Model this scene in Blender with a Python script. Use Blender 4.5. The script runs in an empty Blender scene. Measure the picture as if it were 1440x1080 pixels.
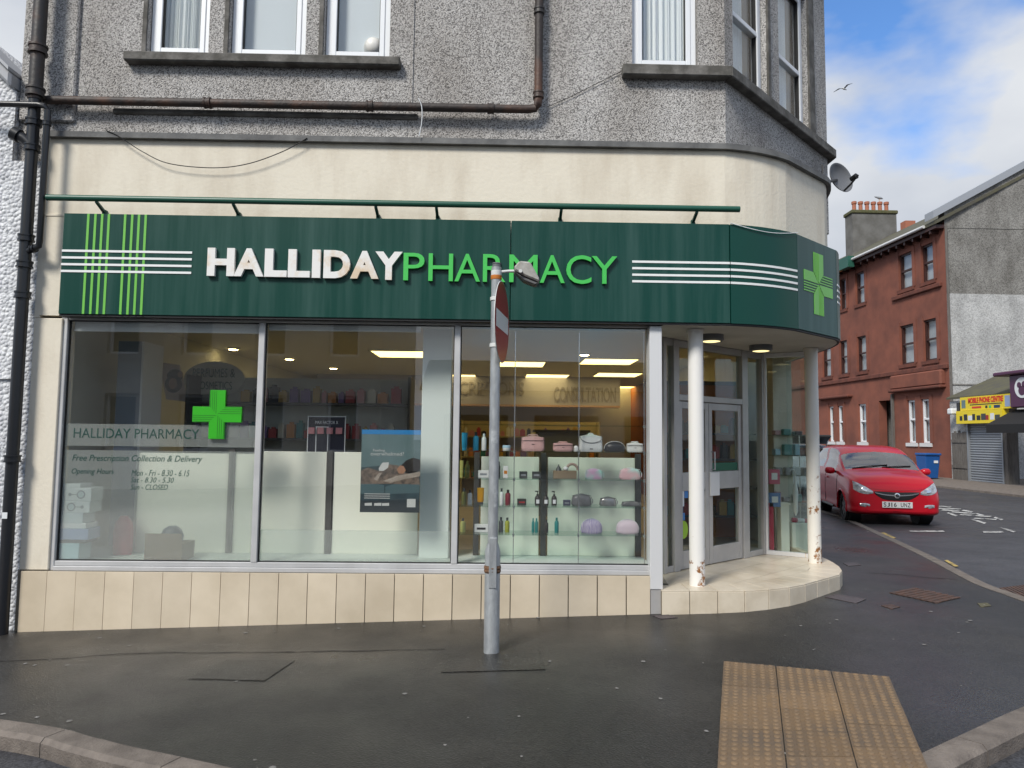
import bpy, bmesh, math, random
from mathutils import Vector, Matrix
from mathutils.bvhtree import BVHTree
random.seed(11)
R = math.radians
V = Vector
SC = bpy.context.scene
COL = SC.collection

# ------------------------------------------------------------------ camera
CAM = V((0, 0, 1.55))
FPX = 1000.0
YAW, PITCH, ROLL = R(1.0), R(4.2), 0.0114
_f = V((math.sin(YAW) * math.cos(PITCH), math.cos(YAW) * math.cos(PITCH), math.sin(PITCH)))
_r0 = V((math.cos(YAW), -math.sin(YAW), 0))
_u0 = _r0.cross(_f)
_r = _r0 * math.cos(ROLL) + _u0 * math.sin(ROLL)
_u = _u0 * math.cos(ROLL) - _r0 * math.sin(ROLL)
cam_data = bpy.data.cameras.new('camera')
cam_data.sensor_width = 36.0
cam_data.lens = 36.0 * FPX / 1440.0
cam_data.clip_start = 0.05
cam_data.clip_end = 2000
cam = bpy.data.objects.new('camera', cam_data)
COL.objects.link(cam)
mw = Matrix((( _r.x, _u.x, -_f.x, CAM.x), (_r.y, _u.y, -_f.y, CAM.y), (_r.z, _u.z, -_f.z, CAM.z), (0, 0, 0, 1)))
cam.matrix_world = mw
SC.camera = cam

# ------------------------------------------------------------------ sky and sun
SUN = V((-0.42, -0.61, 0.69)).normalized()
world = bpy.data.worlds.new('World')
SC.world = world
world.use_nodes = True
nt = world.node_tree
for n in list(nt.nodes):
    nt.nodes.remove(n)
def wn(t, **k):
    n = nt.nodes.new(t)
    for a, b in k.items():
        setattr(n, a, b)
    return n
sky = wn('ShaderNodeTexSky', sky_type='NISHITA', sun_disc=False)
sky.sun_elevation = math.asin(SUN.z)
sky.sun_rotation = math.atan2(SUN.x, SUN.y)
sky.air_density = 1.0
sky.dust_density = 0.2
sky.ozone_density = 2.5
tc = wn('ShaderNodeTexCoord')
mp = wn('ShaderNodeMapping')
mp.inputs['Location'].default_value = (9.2, 1.4, 0.6)
mp.inputs['Scale'].default_value = (1.0, 1.0, 1.9)
nz = wn('ShaderNodeTexNoise')
nz.inputs['Scale'].default_value = 2.3
nz.inputs['Detail'].default_value = 6.0
nz.inputs['Roughness'].default_value = 0.52
cr = wn('ShaderNodeValToRGB')
cr.color_ramp.elements[0].position = 0.36
cr.color_ramp.elements[1].position = 0.50
nz2 = wn('ShaderNodeTexNoise')
nz2.inputs['Scale'].default_value = 4.2
nz2.inputs['Detail'].default_value = 5.0
cr2 = wn('ShaderNodeValToRGB')
cr2.color_ramp.elements[0].position = 0.30
cr2.color_ramp.elements[0].color = (4.5, 4.8, 5.35, 1)
cr2.color_ramp.elements[1].position = 0.68
cr2.color_ramp.elements[1].color = (5.9, 6.1, 6.4, 1)
mx = wn('ShaderNodeMixRGB')
bg = wn('ShaderNodeBackground')
bg.inputs['Strength'].default_value = 0.055
out = wn('ShaderNodeOutputWorld')
L = nt.links.new
L(tc.outputs['Generated'], mp.inputs['Vector'])
L(mp.outputs['Vector'], nz.inputs['Vector'])
L(mp.outputs['Vector'], nz2.inputs['Vector'])
L(nz.outputs['Fac'], cr.inputs['Fac'])
L(nz2.outputs['Fac'], cr2.inputs['Fac'])
L(cr.outputs['Color'], mx.inputs['Fac'])
tint = wn('ShaderNodeVectorMath', operation='MULTIPLY')
tint.inputs[1].default_value = (0.95, 1.3, 1.65)
L(sky.outputs['Color'], tint.inputs[0])
cap = wn('ShaderNodeVectorMath', operation='MINIMUM')
cap.inputs[1].default_value = (5.5, 7.0, 9.5)
L(tint.outputs['Vector'], cap.inputs[0])
L(cap.outputs['Vector'], mx.inputs['Color1'])
L(cr2.outputs['Color'], mx.inputs['Color2'])
L(mx.outputs['Color'], bg.inputs['Color'])
L(bg.outputs['Background'], out.inputs['Surface'])

sd = bpy.data.lights.new('sun', 'SUN')
sd.energy = 1.5
sd.angle = R(15)
sd.color = (1.0, 0.96, 0.89)
sun = bpy.data.objects.new('sun', sd)
COL.objects.link(sun)
sun.rotation_euler = SUN.to_track_quat('Z', 'Y').to_euler()
sun.location = (-10, -15, 20)

SC.view_settings.view_transform = 'Standard'
SC.view_settings.look = 'None'
SC.view_settings.exposure = 1.27
SC.view_settings.gamma = 1.0
SC.view_settings.use_curve_mapping = False
SC.render.engine = 'CYCLES'
SC.cycles.use_denoising = True
SC.cycles.max_bounces = 8
SC.cycles.transparent_max_bounces = 24
SC.cycles.caustics_reflective = False
SC.cycles.caustics_refractive = True
SC.cycles.sample_clamp_indirect = 6.0

# ------------------------------------------------------------------ pixels to places
def ray(px, py):
    d = _f + _r * ((px - 720) / FPX) - _u * ((py - 540) / FPX)
    return d
def W(px, py, Y):                       # on the plane y = Y
    d = ray(px, py); t = (Y - CAM.y) / d.y
    return CAM + d * t
def Zp(px, py, z):                      # on the plane z
    d = ray(px, py); t = (z - CAM.z) / d.z
    return CAM + d * t
def sm(t):
    t = max(0.0, min(1.0, t)); return t * t * (3 - 2 * t)
def H(x, y):                            # height of the pavement
    xx = x
    if xx > 2.2: xx = 2.2 + 1.4 * math.tanh((xx - 2.2) / 1.4)
    if xx < -9: xx = -9 + 3 * math.tanh((xx + 9) / 3)
    return 0.0345 * (xx + 1.1) - 0.18 * sm((y - 7.2) / 7.0)
def G(px, py):                          # on the pavement
    d = ray(px, py); t = 5.0
    for i in range(30):
        p = CAM + d * t
        t = (H(p.x, p.y) - CAM.z) / d.z
    return CAM + d * t
class Frame:                            # a vertical plane: origin, direction along it; n points out of the wall
    def __init__(s, o, u):
        s.o = V((o[0], o[1], 0)); s.u = V((u[0], u[1], 0)).normalized(); s.n = V((s.u.y, -s.u.x, 0))
    def at(s, u, z, d=0.0):
        return s.o + s.u * u + V((0, 0, z)) + s.n * d
    def px(s, px, py, d=0.0):
        r = ray(px, py); o = s.o + s.n * d
        t = (o - CAM).dot(s.n) / r.dot(s.n)
        p = CAM + r * t
        return (p - s.o).dot(s.u), p.z

# ------------------------------------------------------------------ materials
MATS = {}
def nodes(name):
    m = bpy.data.materials.new(name); m.use_nodes = True
    t = m.node_tree; b = t.nodes['Principled BSDF']
    MATS[name] = m
    return m, t, b
def setc(sock, c):
    sock.default_value = (c[0], c[1], c[2], 1)
def M(name, col, rough=0.6, metal=0.0, col2=None, vs=6.0, lo=0.35, hi=0.65, bump=0.0, bs=60.0, spec=0.5, stretch=None, rand=0.0, coat=0.0, emit=None, es=0.0):
    m, t, b = nodes(name)
    setc(b.inputs['Base Color'], col)
    b.inputs['Roughness'].default_value = rough
    b.inputs['Metallic'].default_value = metal
    b.inputs['Specular IOR Level'].default_value = spec
    b.inputs['Coat Weight'].default_value = coat
    if emit:
        setc(b.inputs['Emission Color'], emit); b.inputs['Emission Strength'].default_value = es
    g = t.nodes.new('ShaderNodeNewGeometry')
    src = g.outputs['Position']
    if stretch:
        mpn = t.nodes.new('ShaderNodeMapping'); mpn.inputs['Scale'].default_value = stretch
        t.links.new(src, mpn.inputs['Vector']); svec = mpn.outputs['Vector']
    else:
        svec = src
    last = None
    if col2:
        n = t.nodes.new('ShaderNodeTexNoise'); n.inputs['Scale'].default_value = vs; n.inputs['Detail'].default_value = 6
        n.inputs['Roughness'].default_value = 0.6
        t.links.new(svec, n.inputs['Vector'])
        r = t.nodes.new('ShaderNodeMapRange'); r.inputs['From Min'].default_value = lo; r.inputs['From Max'].default_value = hi
        t.links.new(n.outputs['Fac'], r.inputs['Value'])
        x = t.nodes.new('ShaderNodeMixRGB'); setc(x.inputs['Color1'], col); setc(x.inputs['Color2'], col2)
        t.links.new(r.outputs['Result'], x.inputs['Fac'])
        last = x.outputs['Color']
    if rand:
        oi = t.nodes.new('ShaderNodeObjectInfo')
        mr = t.nodes.new('ShaderNodeMapRange'); mr.inputs['To Min'].default_value = 1 - rand; mr.inputs['To Max'].default_value = 1 + rand * 0.5
        t.links.new(oi.outputs['Random'], mr.inputs['Value'])
        mm = t.nodes.new('ShaderNodeVectorMath'); mm.operation = 'SCALE'
        if last: t.links.new(last, mm.inputs[0])
        else: mm.inputs[0].default_value = col[:3]
        t.links.new(mr.outputs['Result'], mm.inputs['Scale'])
        last = mm.outputs['Vector']
    if last:
        t.links.new(last, b.inputs['Base Color'])
    if bump:
        n = t.nodes.new('ShaderNodeTexNoise'); n.inputs['Scale'].default_value = bs; n.inputs['Detail'].default_value = 5
        t.links.new(src, n.inputs['Vector'])
        bp = t.nodes.new('ShaderNodeBump'); bp.inputs['Strength'].default_value = min(1, bump); bp.inputs['Distance'].default_value = 0.01 * max(1, bump)
        t.links.new(n.outputs['Fac'], bp.inputs['Height'])
        t.links.new(bp.outputs['Normal'], b.inputs['Normal'])
    return m
def speckle(name, dark, mid, light, scale, bump=0.6, stain=None, rough=0.95, dist=0.012):
    """roughcast / chippings: voronoi stones of mixed greys"""
    m, t, b = nodes(name)
    b.inputs['Roughness'].default_value = rough
    b.inputs['Specular IOR Level'].default_value = 0.2
    g = t.nodes.new('ShaderNodeNewGeometry')
    v = t.nodes.new('ShaderNodeTexVoronoi'); v.inputs['Scale'].default_value = scale
    t.links.new(g.outputs['Position'], v.inputs['Vector'])
    sep = t.nodes.new('ShaderNodeSeparateColor'); t.links.new(v.outputs['Color'], sep.inputs['Color'])
    c = t.nodes.new('ShaderNodeValToRGB')
    e = c.color_ramp.elements
    e[0].position = 0.12; e[0].color = (*dark, 1)
    e[1].position = 0.85; e[1].color = (*light, 1)
    k = e.new(0.45); k.color = (*mid, 1)
    t.links.new(sep.outputs['Red'], c.inputs['Fac'])
    col = c.outputs['Color']
    if stain:
        n = t.nodes.new('ShaderNodeTexNoise'); n.inputs['Scale'].default_value = 1.1; n.inputs['Detail'].default_value = 5
        mpn = t.nodes.new('ShaderNodeMapping'); mpn.inputs['Scale'].default_value = (1.6, 1.6, 0.7)
        t.links.new(g.outputs['Position'], mpn.inputs['Vector']); t.links.new(mpn.outputs['Vector'], n.inputs['Vector'])
        r = t.nodes.new('ShaderNodeMapRange'); r.inputs['From Min'].default_value = 0.35; r.inputs['From Max'].default_value = 0.7
        t.links.new(n.outputs['Fac'], r.inputs['Value'])
        x = t.nodes.new('ShaderNodeMixRGB'); x.blend_type = 'MULTIPLY'; setc(x.inputs['Color2'], stain)
        t.links.new(r.outputs['Result'], x.inputs['Fac']); t.links.new(col, x.inputs['Color1'])
        col = x.outputs['Color']
    t.links.new(col, b.inputs['Base Color'])
    bp = t.nodes.new('ShaderNodeBump'); bp.inputs['Strength'].default_value = bump; bp.inputs['Distance'].default_value = dist
    bp.invert = True
    t.links.new(v.outputs['Distance'], bp.inputs['Height']); t.links.new(bp.outputs['Normal'], b.inputs['Normal'])
    return m
def glass(name, tint=(0.93, 0.97, 0.95), gain=1.0, rough=0.0):
    m, t, b = nodes(name)
    t.nodes.remove(b)
    o = t.nodes['Material Output']
    lw = t.nodes.new('ShaderNodeLayerWeight'); lw.inputs['Blend'].default_value = 0.5
    pw = t.nodes.new('ShaderNodeMath'); pw.operation = 'POWER'; pw.inputs[1].default_value = 5.0
    t.links.new(lw.outputs['Facing'], pw.inputs[0])
    ma = t.nodes.new('ShaderNodeMath'); ma.operation = 'MULTIPLY_ADD'; ma.inputs[1].default_value = 0.9; ma.inputs[2].default_value = 0.045 * gain
    ma.use_clamp = True
    t.links.new(pw.outputs[0], ma.inputs[0])
    tr = t.nodes.new('ShaderNodeBsdfTransparent'); setc(tr.inputs['Color'], tint)
    gl = t.nodes.new('ShaderNodeBsdfGlossy'); gl.inputs['Roughness'].default_value = rough
    mix = t.nodes.new('ShaderNodeMixShader')
    t.links.new(ma.outputs[0], mix.inputs['Fac']); t.links.new(tr.outputs[0], mix.inputs[1]); t.links.new(gl.outputs[0], mix.inputs[2])
    t.links.new(mix.outputs[0], o.inputs['Surface'])
    return m
def frosted(name, col, clear=0.45, milk=0.5):
    m, t, b = nodes(name)
    t.nodes.remove(b)
    o = t.nodes['Material Output']
    rf = t.nodes.new('ShaderNodeBsdfRefraction'); rf.inputs['Roughness'].default_value = 0.34; rf.inputs['IOR'].default_value = 1.10
    setc(rf.inputs['Color'], (0.95, 0.98, 0.965))
    tp = t.nodes.new('ShaderNodeBsdfTransparent'); setc(tp.inputs['Color'], (0.96, 0.985, 0.97))
    m0 = t.nodes.new('ShaderNodeMixShader'); m0.inputs['Fac'].default_value = 0.12
    t.links.new(tp.outputs[0], m0.inputs[1]); t.links.new(rf.outputs[0], m0.inputs[2])
    df = t.nodes.new('ShaderNodeBsdfDiffuse'); setc(df.inputs['Color'], col)
    tl = t.nodes.new('ShaderNodeBsdfTranslucent'); setc(tl.inputs['Color'], col)
    m1 = t.nodes.new('ShaderNodeMixShader'); m1.inputs['Fac'].default_value = milk
    t.links.new(tl.outputs[0], m1.inputs[1]); t.links.new(df.outputs[0], m1.inputs[2])
    m2 = t.nodes.new('ShaderNodeMixShader'); m2.inputs['Fac'].default_value = clear
    t.links.new(m1.outputs[0], m2.inputs[1]); t.links.new(m0.outputs[0], m2.inputs[2])
    gl = t.nodes.new('ShaderNodeBsdfGlossy'); gl.inputs['Roughness'].default_value = 0.03
    m3 = t.nodes.new('ShaderNodeMixShader'); m3.inputs['Fac'].default_value = 0.05
    t.links.new(m2.outputs[0], m3.inputs[1]); t.links.new(gl.outputs[0], m3.inputs[2])
    t.links.new(m3.outputs[0], o.inputs['Surface'])
    return m
def emission(name, col, s):
    m, t, b = nodes(name)
    setc(b.inputs['Base Color'], (0.8, 0.8, 0.75)); setc(b.inputs['Emission Color'], col); b.inputs['Emission Strength'].default_value = s
    return m
def worn_paint(name, paint, rust, z0, z1, rough=0.5, thr=(0.62, 0.35), ns=9.0):
    """white paint flaking to rust: patches of noise, more of them lower down"""
    m, t, b = nodes(name)
    b.inputs['Roughness'].default_value = rough
    g = t.nodes.new('ShaderNodeNewGeometry')
    sp = t.nodes.new('ShaderNodeSeparateXYZ'); t.links.new(g.outputs['Position'], sp.inputs[0])
    n = t.nodes.new('ShaderNodeTexNoise'); n.inputs['Scale'].default_value = ns; n.inputs['Detail'].default_value = 7; n.inputs['Roughness'].default_value = 0.7
    t.links.new(g.outputs['Position'], n.inputs['Vector'])
    r = t.nodes.new('ShaderNodeMapRange'); r.inputs['From Min'].default_value = z0; r.inputs['From Max'].default_value = z1
    r.inputs['To Min'].default_value = thr[1]; r.inputs['To Max'].default_value = thr[0]
    t.links.new(sp.outputs['Z'], r.inputs['Value'])
    d = t.nodes.new('ShaderNodeMath'); d.operation = 'SUBTRACT'
    t.links.new(n.outputs['Fac'], d.inputs[0]); t.links.new(r.outputs['Result'], d.inputs[1])
    s = t.nodes.new('ShaderNodeMapRange'); s.inputs['From Min'].default_value = 0.0; s.inputs['From Max'].default_value = 0.05
    t.links.new(d.outputs[0], s.inputs['Value'])
    n2 = t.nodes.new('ShaderNodeTexNoise'); n2.inputs['Scale'].default_value = 40; t.links.new(g.outputs['Position'], n2.inputs['Vector'])
    rc = t.nodes.new('ShaderNodeMixRGB'); setc(rc.inputs['Color1'], rust); setc(rc.inputs['Color2'], tuple(c * 0.35 for c in rust))
    t.links.new(n2.outputs['Fac'], rc.inputs['Fac'])
    x = t.nodes.new('ShaderNodeMixRGB'); setc(x.inputs['Color1'], paint)
    t.links.new(s.outputs['Result'], x.inputs['Fac']); t.links.new(rc.outputs['Color'], x.inputs['Color2'])
    t.links.new(x.outputs['Color'], b.inputs['Base Color'])
    bp = t.nodes.new('ShaderNodeBump'); bp.inputs['Strength'].default_value = 0.4; bp.inputs['Distance'].default_value = 0.004; bp.invert = True
    t.links.new(s.outputs['Result'], bp.inputs['Height']); t.links.new(bp.outputs['Normal'], b.inputs['Normal'])
    return m
def asphalt(name, c1, c2, rough=(0.35, 0.6), stone=0.12):
    m, t, b = nodes(name)
    b.inputs['Specular IOR Level'].default_value = 0.5
    g = t.nodes.new('ShaderNodeNewGeometry')
    n = t.nodes.new('ShaderNodeTexNoise'); n.inputs['Scale'].default_value = 0.55; n.inputs['Detail'].default_value = 7; n.inputs['Roughness'].default_value = 0.62
    t.links.new(g.outputs['Position'], n.inputs['Vector'])
    mr = t.nodes.new('ShaderNodeMapRange'); mr.inputs['From Min'].default_value = 0.32; mr.inputs['From Max'].default_value = 0.68
    t.links.new(n.outputs['Fac'], mr.inputs['Value'])
    x = t.nodes.new('ShaderNodeMixRGB'); setc(x.inputs['Color1'], c1); setc(x.inputs['Color2'], c2)
    t.links.new(mr.outputs['Result'], x.inputs['Fac'])
    dn = t.nodes.new('ShaderNodeTexNoise'); dn.inputs['Scale'].default_value = 2.6; dn.inputs['Detail'].default_value = 8; dn.inputs['Roughness'].default_value = 0.7
    t.links.new(g.outputs['Position'], dn.inputs['Vector'])
    dr_ = t.nodes.new('ShaderNodeMapRange'); dr_.inputs['From Min'].default_value = 0.3; dr_.inputs['From Max'].default_value = 0.7; dr_.inputs['To Min'].default_value = 0.72; dr_.inputs['To Max'].default_value = 1.22
    t.links.new(dn.outputs['Fac'], dr_.inputs['Value'])
    v = t.nodes.new('ShaderNodeTexVoronoi'); v.inputs['Scale'].default_value = 95
    t.links.new(g.outputs['Position'], v.inputs['Vector'])
    sp = t.nodes.new('ShaderNodeSeparateColor'); t.links.new(v.outputs['Color'], sp.inputs['Color'])
    vr = t.nodes.new('ShaderNodeMapRange'); vr.inputs['To Min'].default_value = 1 - stone * 2.5; vr.inputs['To Max'].default_value = 1 + stone * 2.5
    t.links.new(sp.outputs['Red'], vr.inputs['Value'])
    pm = t.nodes.new('ShaderNodeMath'); pm.operation = 'MULTIPLY'
    t.links.new(vr.outputs['Result'], pm.inputs[0]); t.links.new(dr_.outputs['Result'], pm.inputs[1])
    sc_ = t.nodes.new('ShaderNodeVectorMath'); sc_.operation = 'SCALE'
    t.links.new(x.outputs['Color'], sc_.inputs[0]); t.links.new(pm.outputs[0], sc_.inputs['Scale'])
    t.links.new(sc_.outputs['Vector'], b.inputs['Base Color'])
    rr = t.nodes.new('ShaderNodeMapRange'); rr.inputs['From Min'].default_value = 0.3; rr.inputs['From Max'].default_value = 0.7
    rr.inputs['To Min'].default_value = rough[0]; rr.inputs['To Max'].default_value = rough[1]
    n3 = t.nodes.new('ShaderNodeTexNoise'); n3.inputs['Scale'].default_value = 0.9; n3.inputs['Detail'].default_value = 4
    t.links.new(g.outputs['Position'], n3.inputs['Vector'])
    t.links.new(n3.outputs['Fac'], rr.inputs['Value']); t.links.new(rr.outputs['Result'], b.inputs['Roughness'])
    bp = t.nodes.new('ShaderNodeBump'); bp.inputs['Strength'].default_value = 0.35; bp.inputs['Distance'].default_value = 0.004
    t.links.new(v.outputs['Distance'], bp.inputs['Height']); t.links.new(bp.outputs['Normal'], b.inputs['Normal'])
    return m

speckle('harling', (0.16, 0.155, 0.148), (0.43, 0.415, 0.40), (0.63, 0.61, 0.585), 125, bump=0.5, stain=(0.72, 0.70, 0.68))
speckle('white_roughcast', (0.55, 0.56, 0.58), (0.66, 0.67, 0.69), (0.76, 0.77, 0.78), 34, bump=0.8, stain=(0.86, 0.86, 0.87), dist=0.02)
speckle('gable_upper_render', (0.15, 0.146, 0.135), (0.24, 0.233, 0.215), (0.31, 0.30, 0.28), 34, bump=0.3, stain=(0.62, 0.61, 0.6))
speckle('gable_lower_render', (0.36, 0.36, 0.35), (0.46, 0.46, 0.45), (0.55, 0.55, 0.54), 26, bump=0.4, stain=(0.72, 0.72, 0.72))
M('cream_render', (0.76, 0.70, 0.58), 0.85, col2=(0.62, 0.55, 0.44), vs=2.2, lo=0.45, hi=0.78, stretch=(2.2, 2.2, 0.55), bump=0.25, bs=35, spec=0.25)
M('lead_flashing', (0.085, 0.085, 0.085), 0.7, col2=(0.17, 0.17, 0.165), vs=5, bump=0.5, bs=18)
M('sandstone_sill', (0.085, 0.08, 0.07), 0.9, col2=(0.20, 0.19, 0.175), vs=7, lo=0.42, hi=0.72, bump=0.6, bs=25)
M('upvc_white', (0.80, 0.82, 0.84), 0.35)
M('black_rubber', (0.015, 0.015, 0.016), 0.6)
M('blind_white', (0.88, 0.90, 0.88), 0.8)
M('curtain_white', (0.88, 0.89, 0.86), 0.9, col2=(0.80, 0.82, 0.80), vs=3, stretch=(16, 16, 0.05))
M('curtain_tan', (0.24, 0.18, 0.10), 0.9)
M('room_dark', (0.05, 0.05, 0.05), 0.9)
M('iron_dark', (0.028, 0.024, 0.022), 0.5, col2=(0.075, 0.04, 0.025), vs=5, lo=0.5, hi=0.7, bump=0.3, bs=30)
M('iron_rusty', (0.032, 0.024, 0.021), 0.6, col2=(0.13, 0.058, 0.032), vs=2.5, lo=0.48, hi=0.72, bump=0.5, bs=30)
M('pipe_black', (0.014, 0.015, 0.018), 0.33)
M('sign_green', (0.003, 0.048, 0.036), 0.34, col2=(0.030, 0.084, 0.070), vs=1.6, stretch=(6, 6, 0.3), lo=0.42, hi=0.75, spec=0.3)
M('sign_green_plain', (0.002, 0.052, 0.038), 0.3, spec=0.3)
M('rail_green', (0.012, 0.085, 0.055), 0.4)
M('letter_white', (0.80, 0.79, 0.76), 0.4, col2=(0.70, 0.56, 0.40), vs=4.0, lo=0.52, hi=0.66)
M('stripe_white', (0.82, 0.83, 0.82), 0.4)
M('letter_green', (0.060, 0.52, 0.090), 0.4)
M('cross_green', (0.16, 0.50, 0.075), 0.4)
M('vivid_green', (0.030, 0.40, 0.012), 0.4)
M('vinyl_green', (0.004, 0.070, 0.052), 0.5)
M('aluminium', (0.60, 0.60, 0.60), 0.4, metal=0.2, col2=(0.50, 0.50, 0.50), vs=3)
M('aluminium_light', (0.70, 0.70, 0.70), 0.4, metal=0.15)
M('aluminium_grey', (0.46, 0.45, 0.44), 0.42, metal=0.2, col2=(0.38, 0.37, 0.365), vs=3)
M('plinth_tile', (0.71, 0.61, 0.465), 0.5, col2=(0.58, 0.49, 0.36), vs=1.6, rand=0.10, bump=0.05, bs=12)
M('grout', (0.22, 0.19, 0.145), 0.95)
M('step_tile', (0.68, 0.60, 0.475), 0.32, col2=(0.53, 0.45, 0.335), vs=3.0, lo=0.42, hi=0.7, rand=0.10, bump=0.05, bs=10)
worn_paint('column_paint', (0.80, 0.785, 0.75), (0.42, 0.17, 0.04), 0.3, 1.5, thr=(0.72, 0.545), ns=9)
worn_paint('column_paint_rusty', (0.76, 0.735, 0.67), (0.42, 0.18, 0.045), 0.3, 1.7, thr=(0.70, 0.50), ns=10)
M('soffit_white', (0.62, 0.59, 0.54), 0.7, col2=(0.5, 0.47, 0.42), vs=2)
glass('shop_glass', (0.98, 0.985, 0.98), gain=1.8)
glass('clear_glass', (0.92, 0.96, 0.94), gain=0.8)
glass('upper_glass', (0.97, 0.98, 0.985), gain=1.1)
glass('shelf_glass', (0.88, 0.96, 0.93), gain=0.8)
glass('car_glass', (0.42, 0.47, 0.48), gain=6.5)
frosted('frosted_film', (0.87, 0.90, 0.87), clear=0.83, milk=0.9)
M('interior_wall', (0.52, 0.52, 0.49), 0.85)
M('interior_ceiling', (0.72, 0.72, 0.70), 0.9)
M('interior_floor', (0.42, 0.37, 0.29), 0.45, col2=(0.34, 0.30, 0.23), vs=3)
M('interior_yellow', (0.40, 0.34, 0.20), 0.8)
M('interior_orange', (0.48, 0.16, 0.04), 0.8)
M('interior_dark', (0.06, 0.056, 0.053), 0.6)
M('interior_bluegrey', (0.27, 0.31, 0.37), 0.6)
M('interior_greygreen', (0.58, 0.60, 0.55), 0.8)
M('bulkhead_lavender', (0.40, 0.39, 0.50), 0.7)
M('bulkhead_letter', (0.27, 0.25, 0.30), 0.6)
M('board_cream', (0.87, 0.87, 0.76), 0.6)
M('pillar_white', (0.80, 0.87, 0.83), 0.6)
emission('panel_light', (1.0, 0.76, 0.26), 1.7)
emission('downlight_lens', (1.0, 0.74, 0.30), 12.0)
emission('soffit_lens', (1.0, 0.80, 0.36), 0.65)
asphalt('pavement_asphalt', (0.019, 0.0185, 0.0175), (0.036, 0.033, 0.029), rough=(0.24, 0.58), stone=0.15)
asphalt('patch_asphalt', (0.017, 0.0168, 0.016), (0.031, 0.029, 0.026), rough=(0.28, 0.58), stone=0.2)
asphalt('road_asphalt', (0.036, 0.037, 0.042), (0.060, 0.060, 0.066), rough=(0.42, 0.65), stone=0.2)
M('kerb_stone', (0.125, 0.105, 0.09), 0.8, col2=(0.20, 0.17, 0.145), vs=9, bump=0.6, bs=90, rand=0.12)
M('tactile_buff', (0.200, 0.128, 0.066), 0.75, col2=(0.125, 0.092, 0.064), vs=3, rand=0.16, bump=0.3, bs=140)
M('tactile_stud', (0.215, 0.142, 0.077), 0.72, col2=(0.155, 0.108, 0.068), vs=5, rand=0.12)
M('gum', (0.20, 0.195, 0.185), 0.8)
M('iron_cover', (0.05, 0.034, 0.028), 0.6, col2=(0.11, 0.055, 0.035), vs=12, bump=0.5, bs=60)
M('paint_white', (0.52, 0.52, 0.50), 0.7, col2=(0.07, 0.07, 0.075), vs=7, lo=0.46, hi=0.60)
M('paint_yellow', (0.50, 0.36, 0.10), 0.7, col2=(0.10, 0.09, 0.07), vs=12, lo=0.45, hi=0.62)
M('galvanised', (0.30, 0.315, 0.325), 0.48, metal=0.35, col2=(0.42, 0.44, 0.45), vs=22, lo=0.4, hi=0.66, stretch=(1, 1, 0.35), bump=0.1, bs=40)
M('galvanised_light', (0.62, 0.63, 0.62), 0.5)
M('rust_tape', (0.20, 0.10, 0.05), 0.85, col2=(0.07, 0.045, 0.03), vs=30, bump=0.8, bs=90)
M('orange_mark', (0.55, 0.17, 0.02), 0.6)
M('sign_red', (0.30, 0.012, 0.018), 0.35)
M('sign_white', (0.70, 0.71, 0.70), 0.35)
M('lamp_grey', (0.42, 0.41, 0.38), 0.6, col2=(0.26, 0.25, 0.22), vs=14)
M('lamp_under', (0.13, 0.13, 0.13), 0.4)
M('dish_grey', (0.135, 0.14, 0.15), 0.45)
M('red_sandstone', (0.235, 0.080, 0.050), 0.85, col2=(0.145, 0.052, 0.036), vs=0.9, lo=0.38, hi=0.68, bump=0.25, bs=9)
M('red_sandstone_dark', (0.17, 0.055, 0.035), 0.9, col2=(0.10, 0.036, 0.026), vs=2.5)
M('window_brown', (0.045, 0.016, 0.012), 0.5)
M('slate', (0.075, 0.07, 0.055), 0.8, col2=(0.10, 0.095, 0.05), vs=2.5, bump=0.4, bs=10)
M('lead_skew', (0.30, 0.32, 0.35), 0.6)
M('chimney_render', (0.17, 0.165, 0.155), 0.9, col2=(0.11, 0.105, 0.095), vs=1.5)
M('moss', (0.07, 0.075, 0.025), 0.95, col2=(0.12, 0.11, 0.06), vs=9, bump=1.0, bs=12)
M('chimney_pot', (0.36, 0.13, 0.075), 0.8)
M('gutter_white', (0.62, 0.62, 0.62), 0.6)
M('tan_board', (0.55, 0.36, 0.14), 0.6)
M('yellow_sign', (0.78, 0.60, 0.02), 0.45)
M('red_letter', (0.60, 0.035, 0.02), 0.5)
M('shutter_grey', (0.30, 0.32, 0.345), 0.45, metal=0.4)
M('purple_fascia', (0.075, 0.016, 0.055), 0.4)
M('awning_black', (0.012, 0.012, 0.013), 0.8)
M('timber_grey', (0.10, 0.09, 0.08), 0.9, col2=(0.16, 0.145, 0.13), vs=6, stretch=(4, 4, 0.6))
M('bin_blue', (0.012, 0.085, 0.30), 0.42)
M('car_red', (0.52, 0.006, 0.018), 0.3, coat=0.3, spec=0.3)
M('car_silverblue', (0.40, 0.46, 0.52), 0.25, coat=0.6)
M('car_black', (0.010, 0.010, 0.011), 0.5)
M('tyre', (0.014, 0.014, 0.015), 0.85)
M('rim_grey', (0.10, 0.10, 0.105), 0.4, metal=0.6)
M('chrome', (0.75, 0.75, 0.76), 0.15, metal=1.0)
M('lamp_glass', (0.62, 0.64, 0.66), 0.12, metal=0.3, col2=(0.25, 0.26, 0.28), vs=14, coat=1.0)
M('plate_white', (0.76, 0.76, 0.74), 0.4)
M('plate_black', (0.01, 0.01, 0.01), 0.5)
M('cardboard', (0.26, 0.20, 0.13), 0.85)
M('paper_white', (0.72, 0.74, 0.75), 0.7)
M('gull_grey', (0.30, 0.32, 0.34), 0.8)
M('gull_white', (0.72, 0.72, 0.70), 0.8)
M('leaf', (0.05, 0.09, 0.025), 0.7)
M('opposite_stone', (0.66, 0.63, 0.56), 0.85, col2=(0.52, 0.49, 0.43), vs=1.2)
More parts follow.
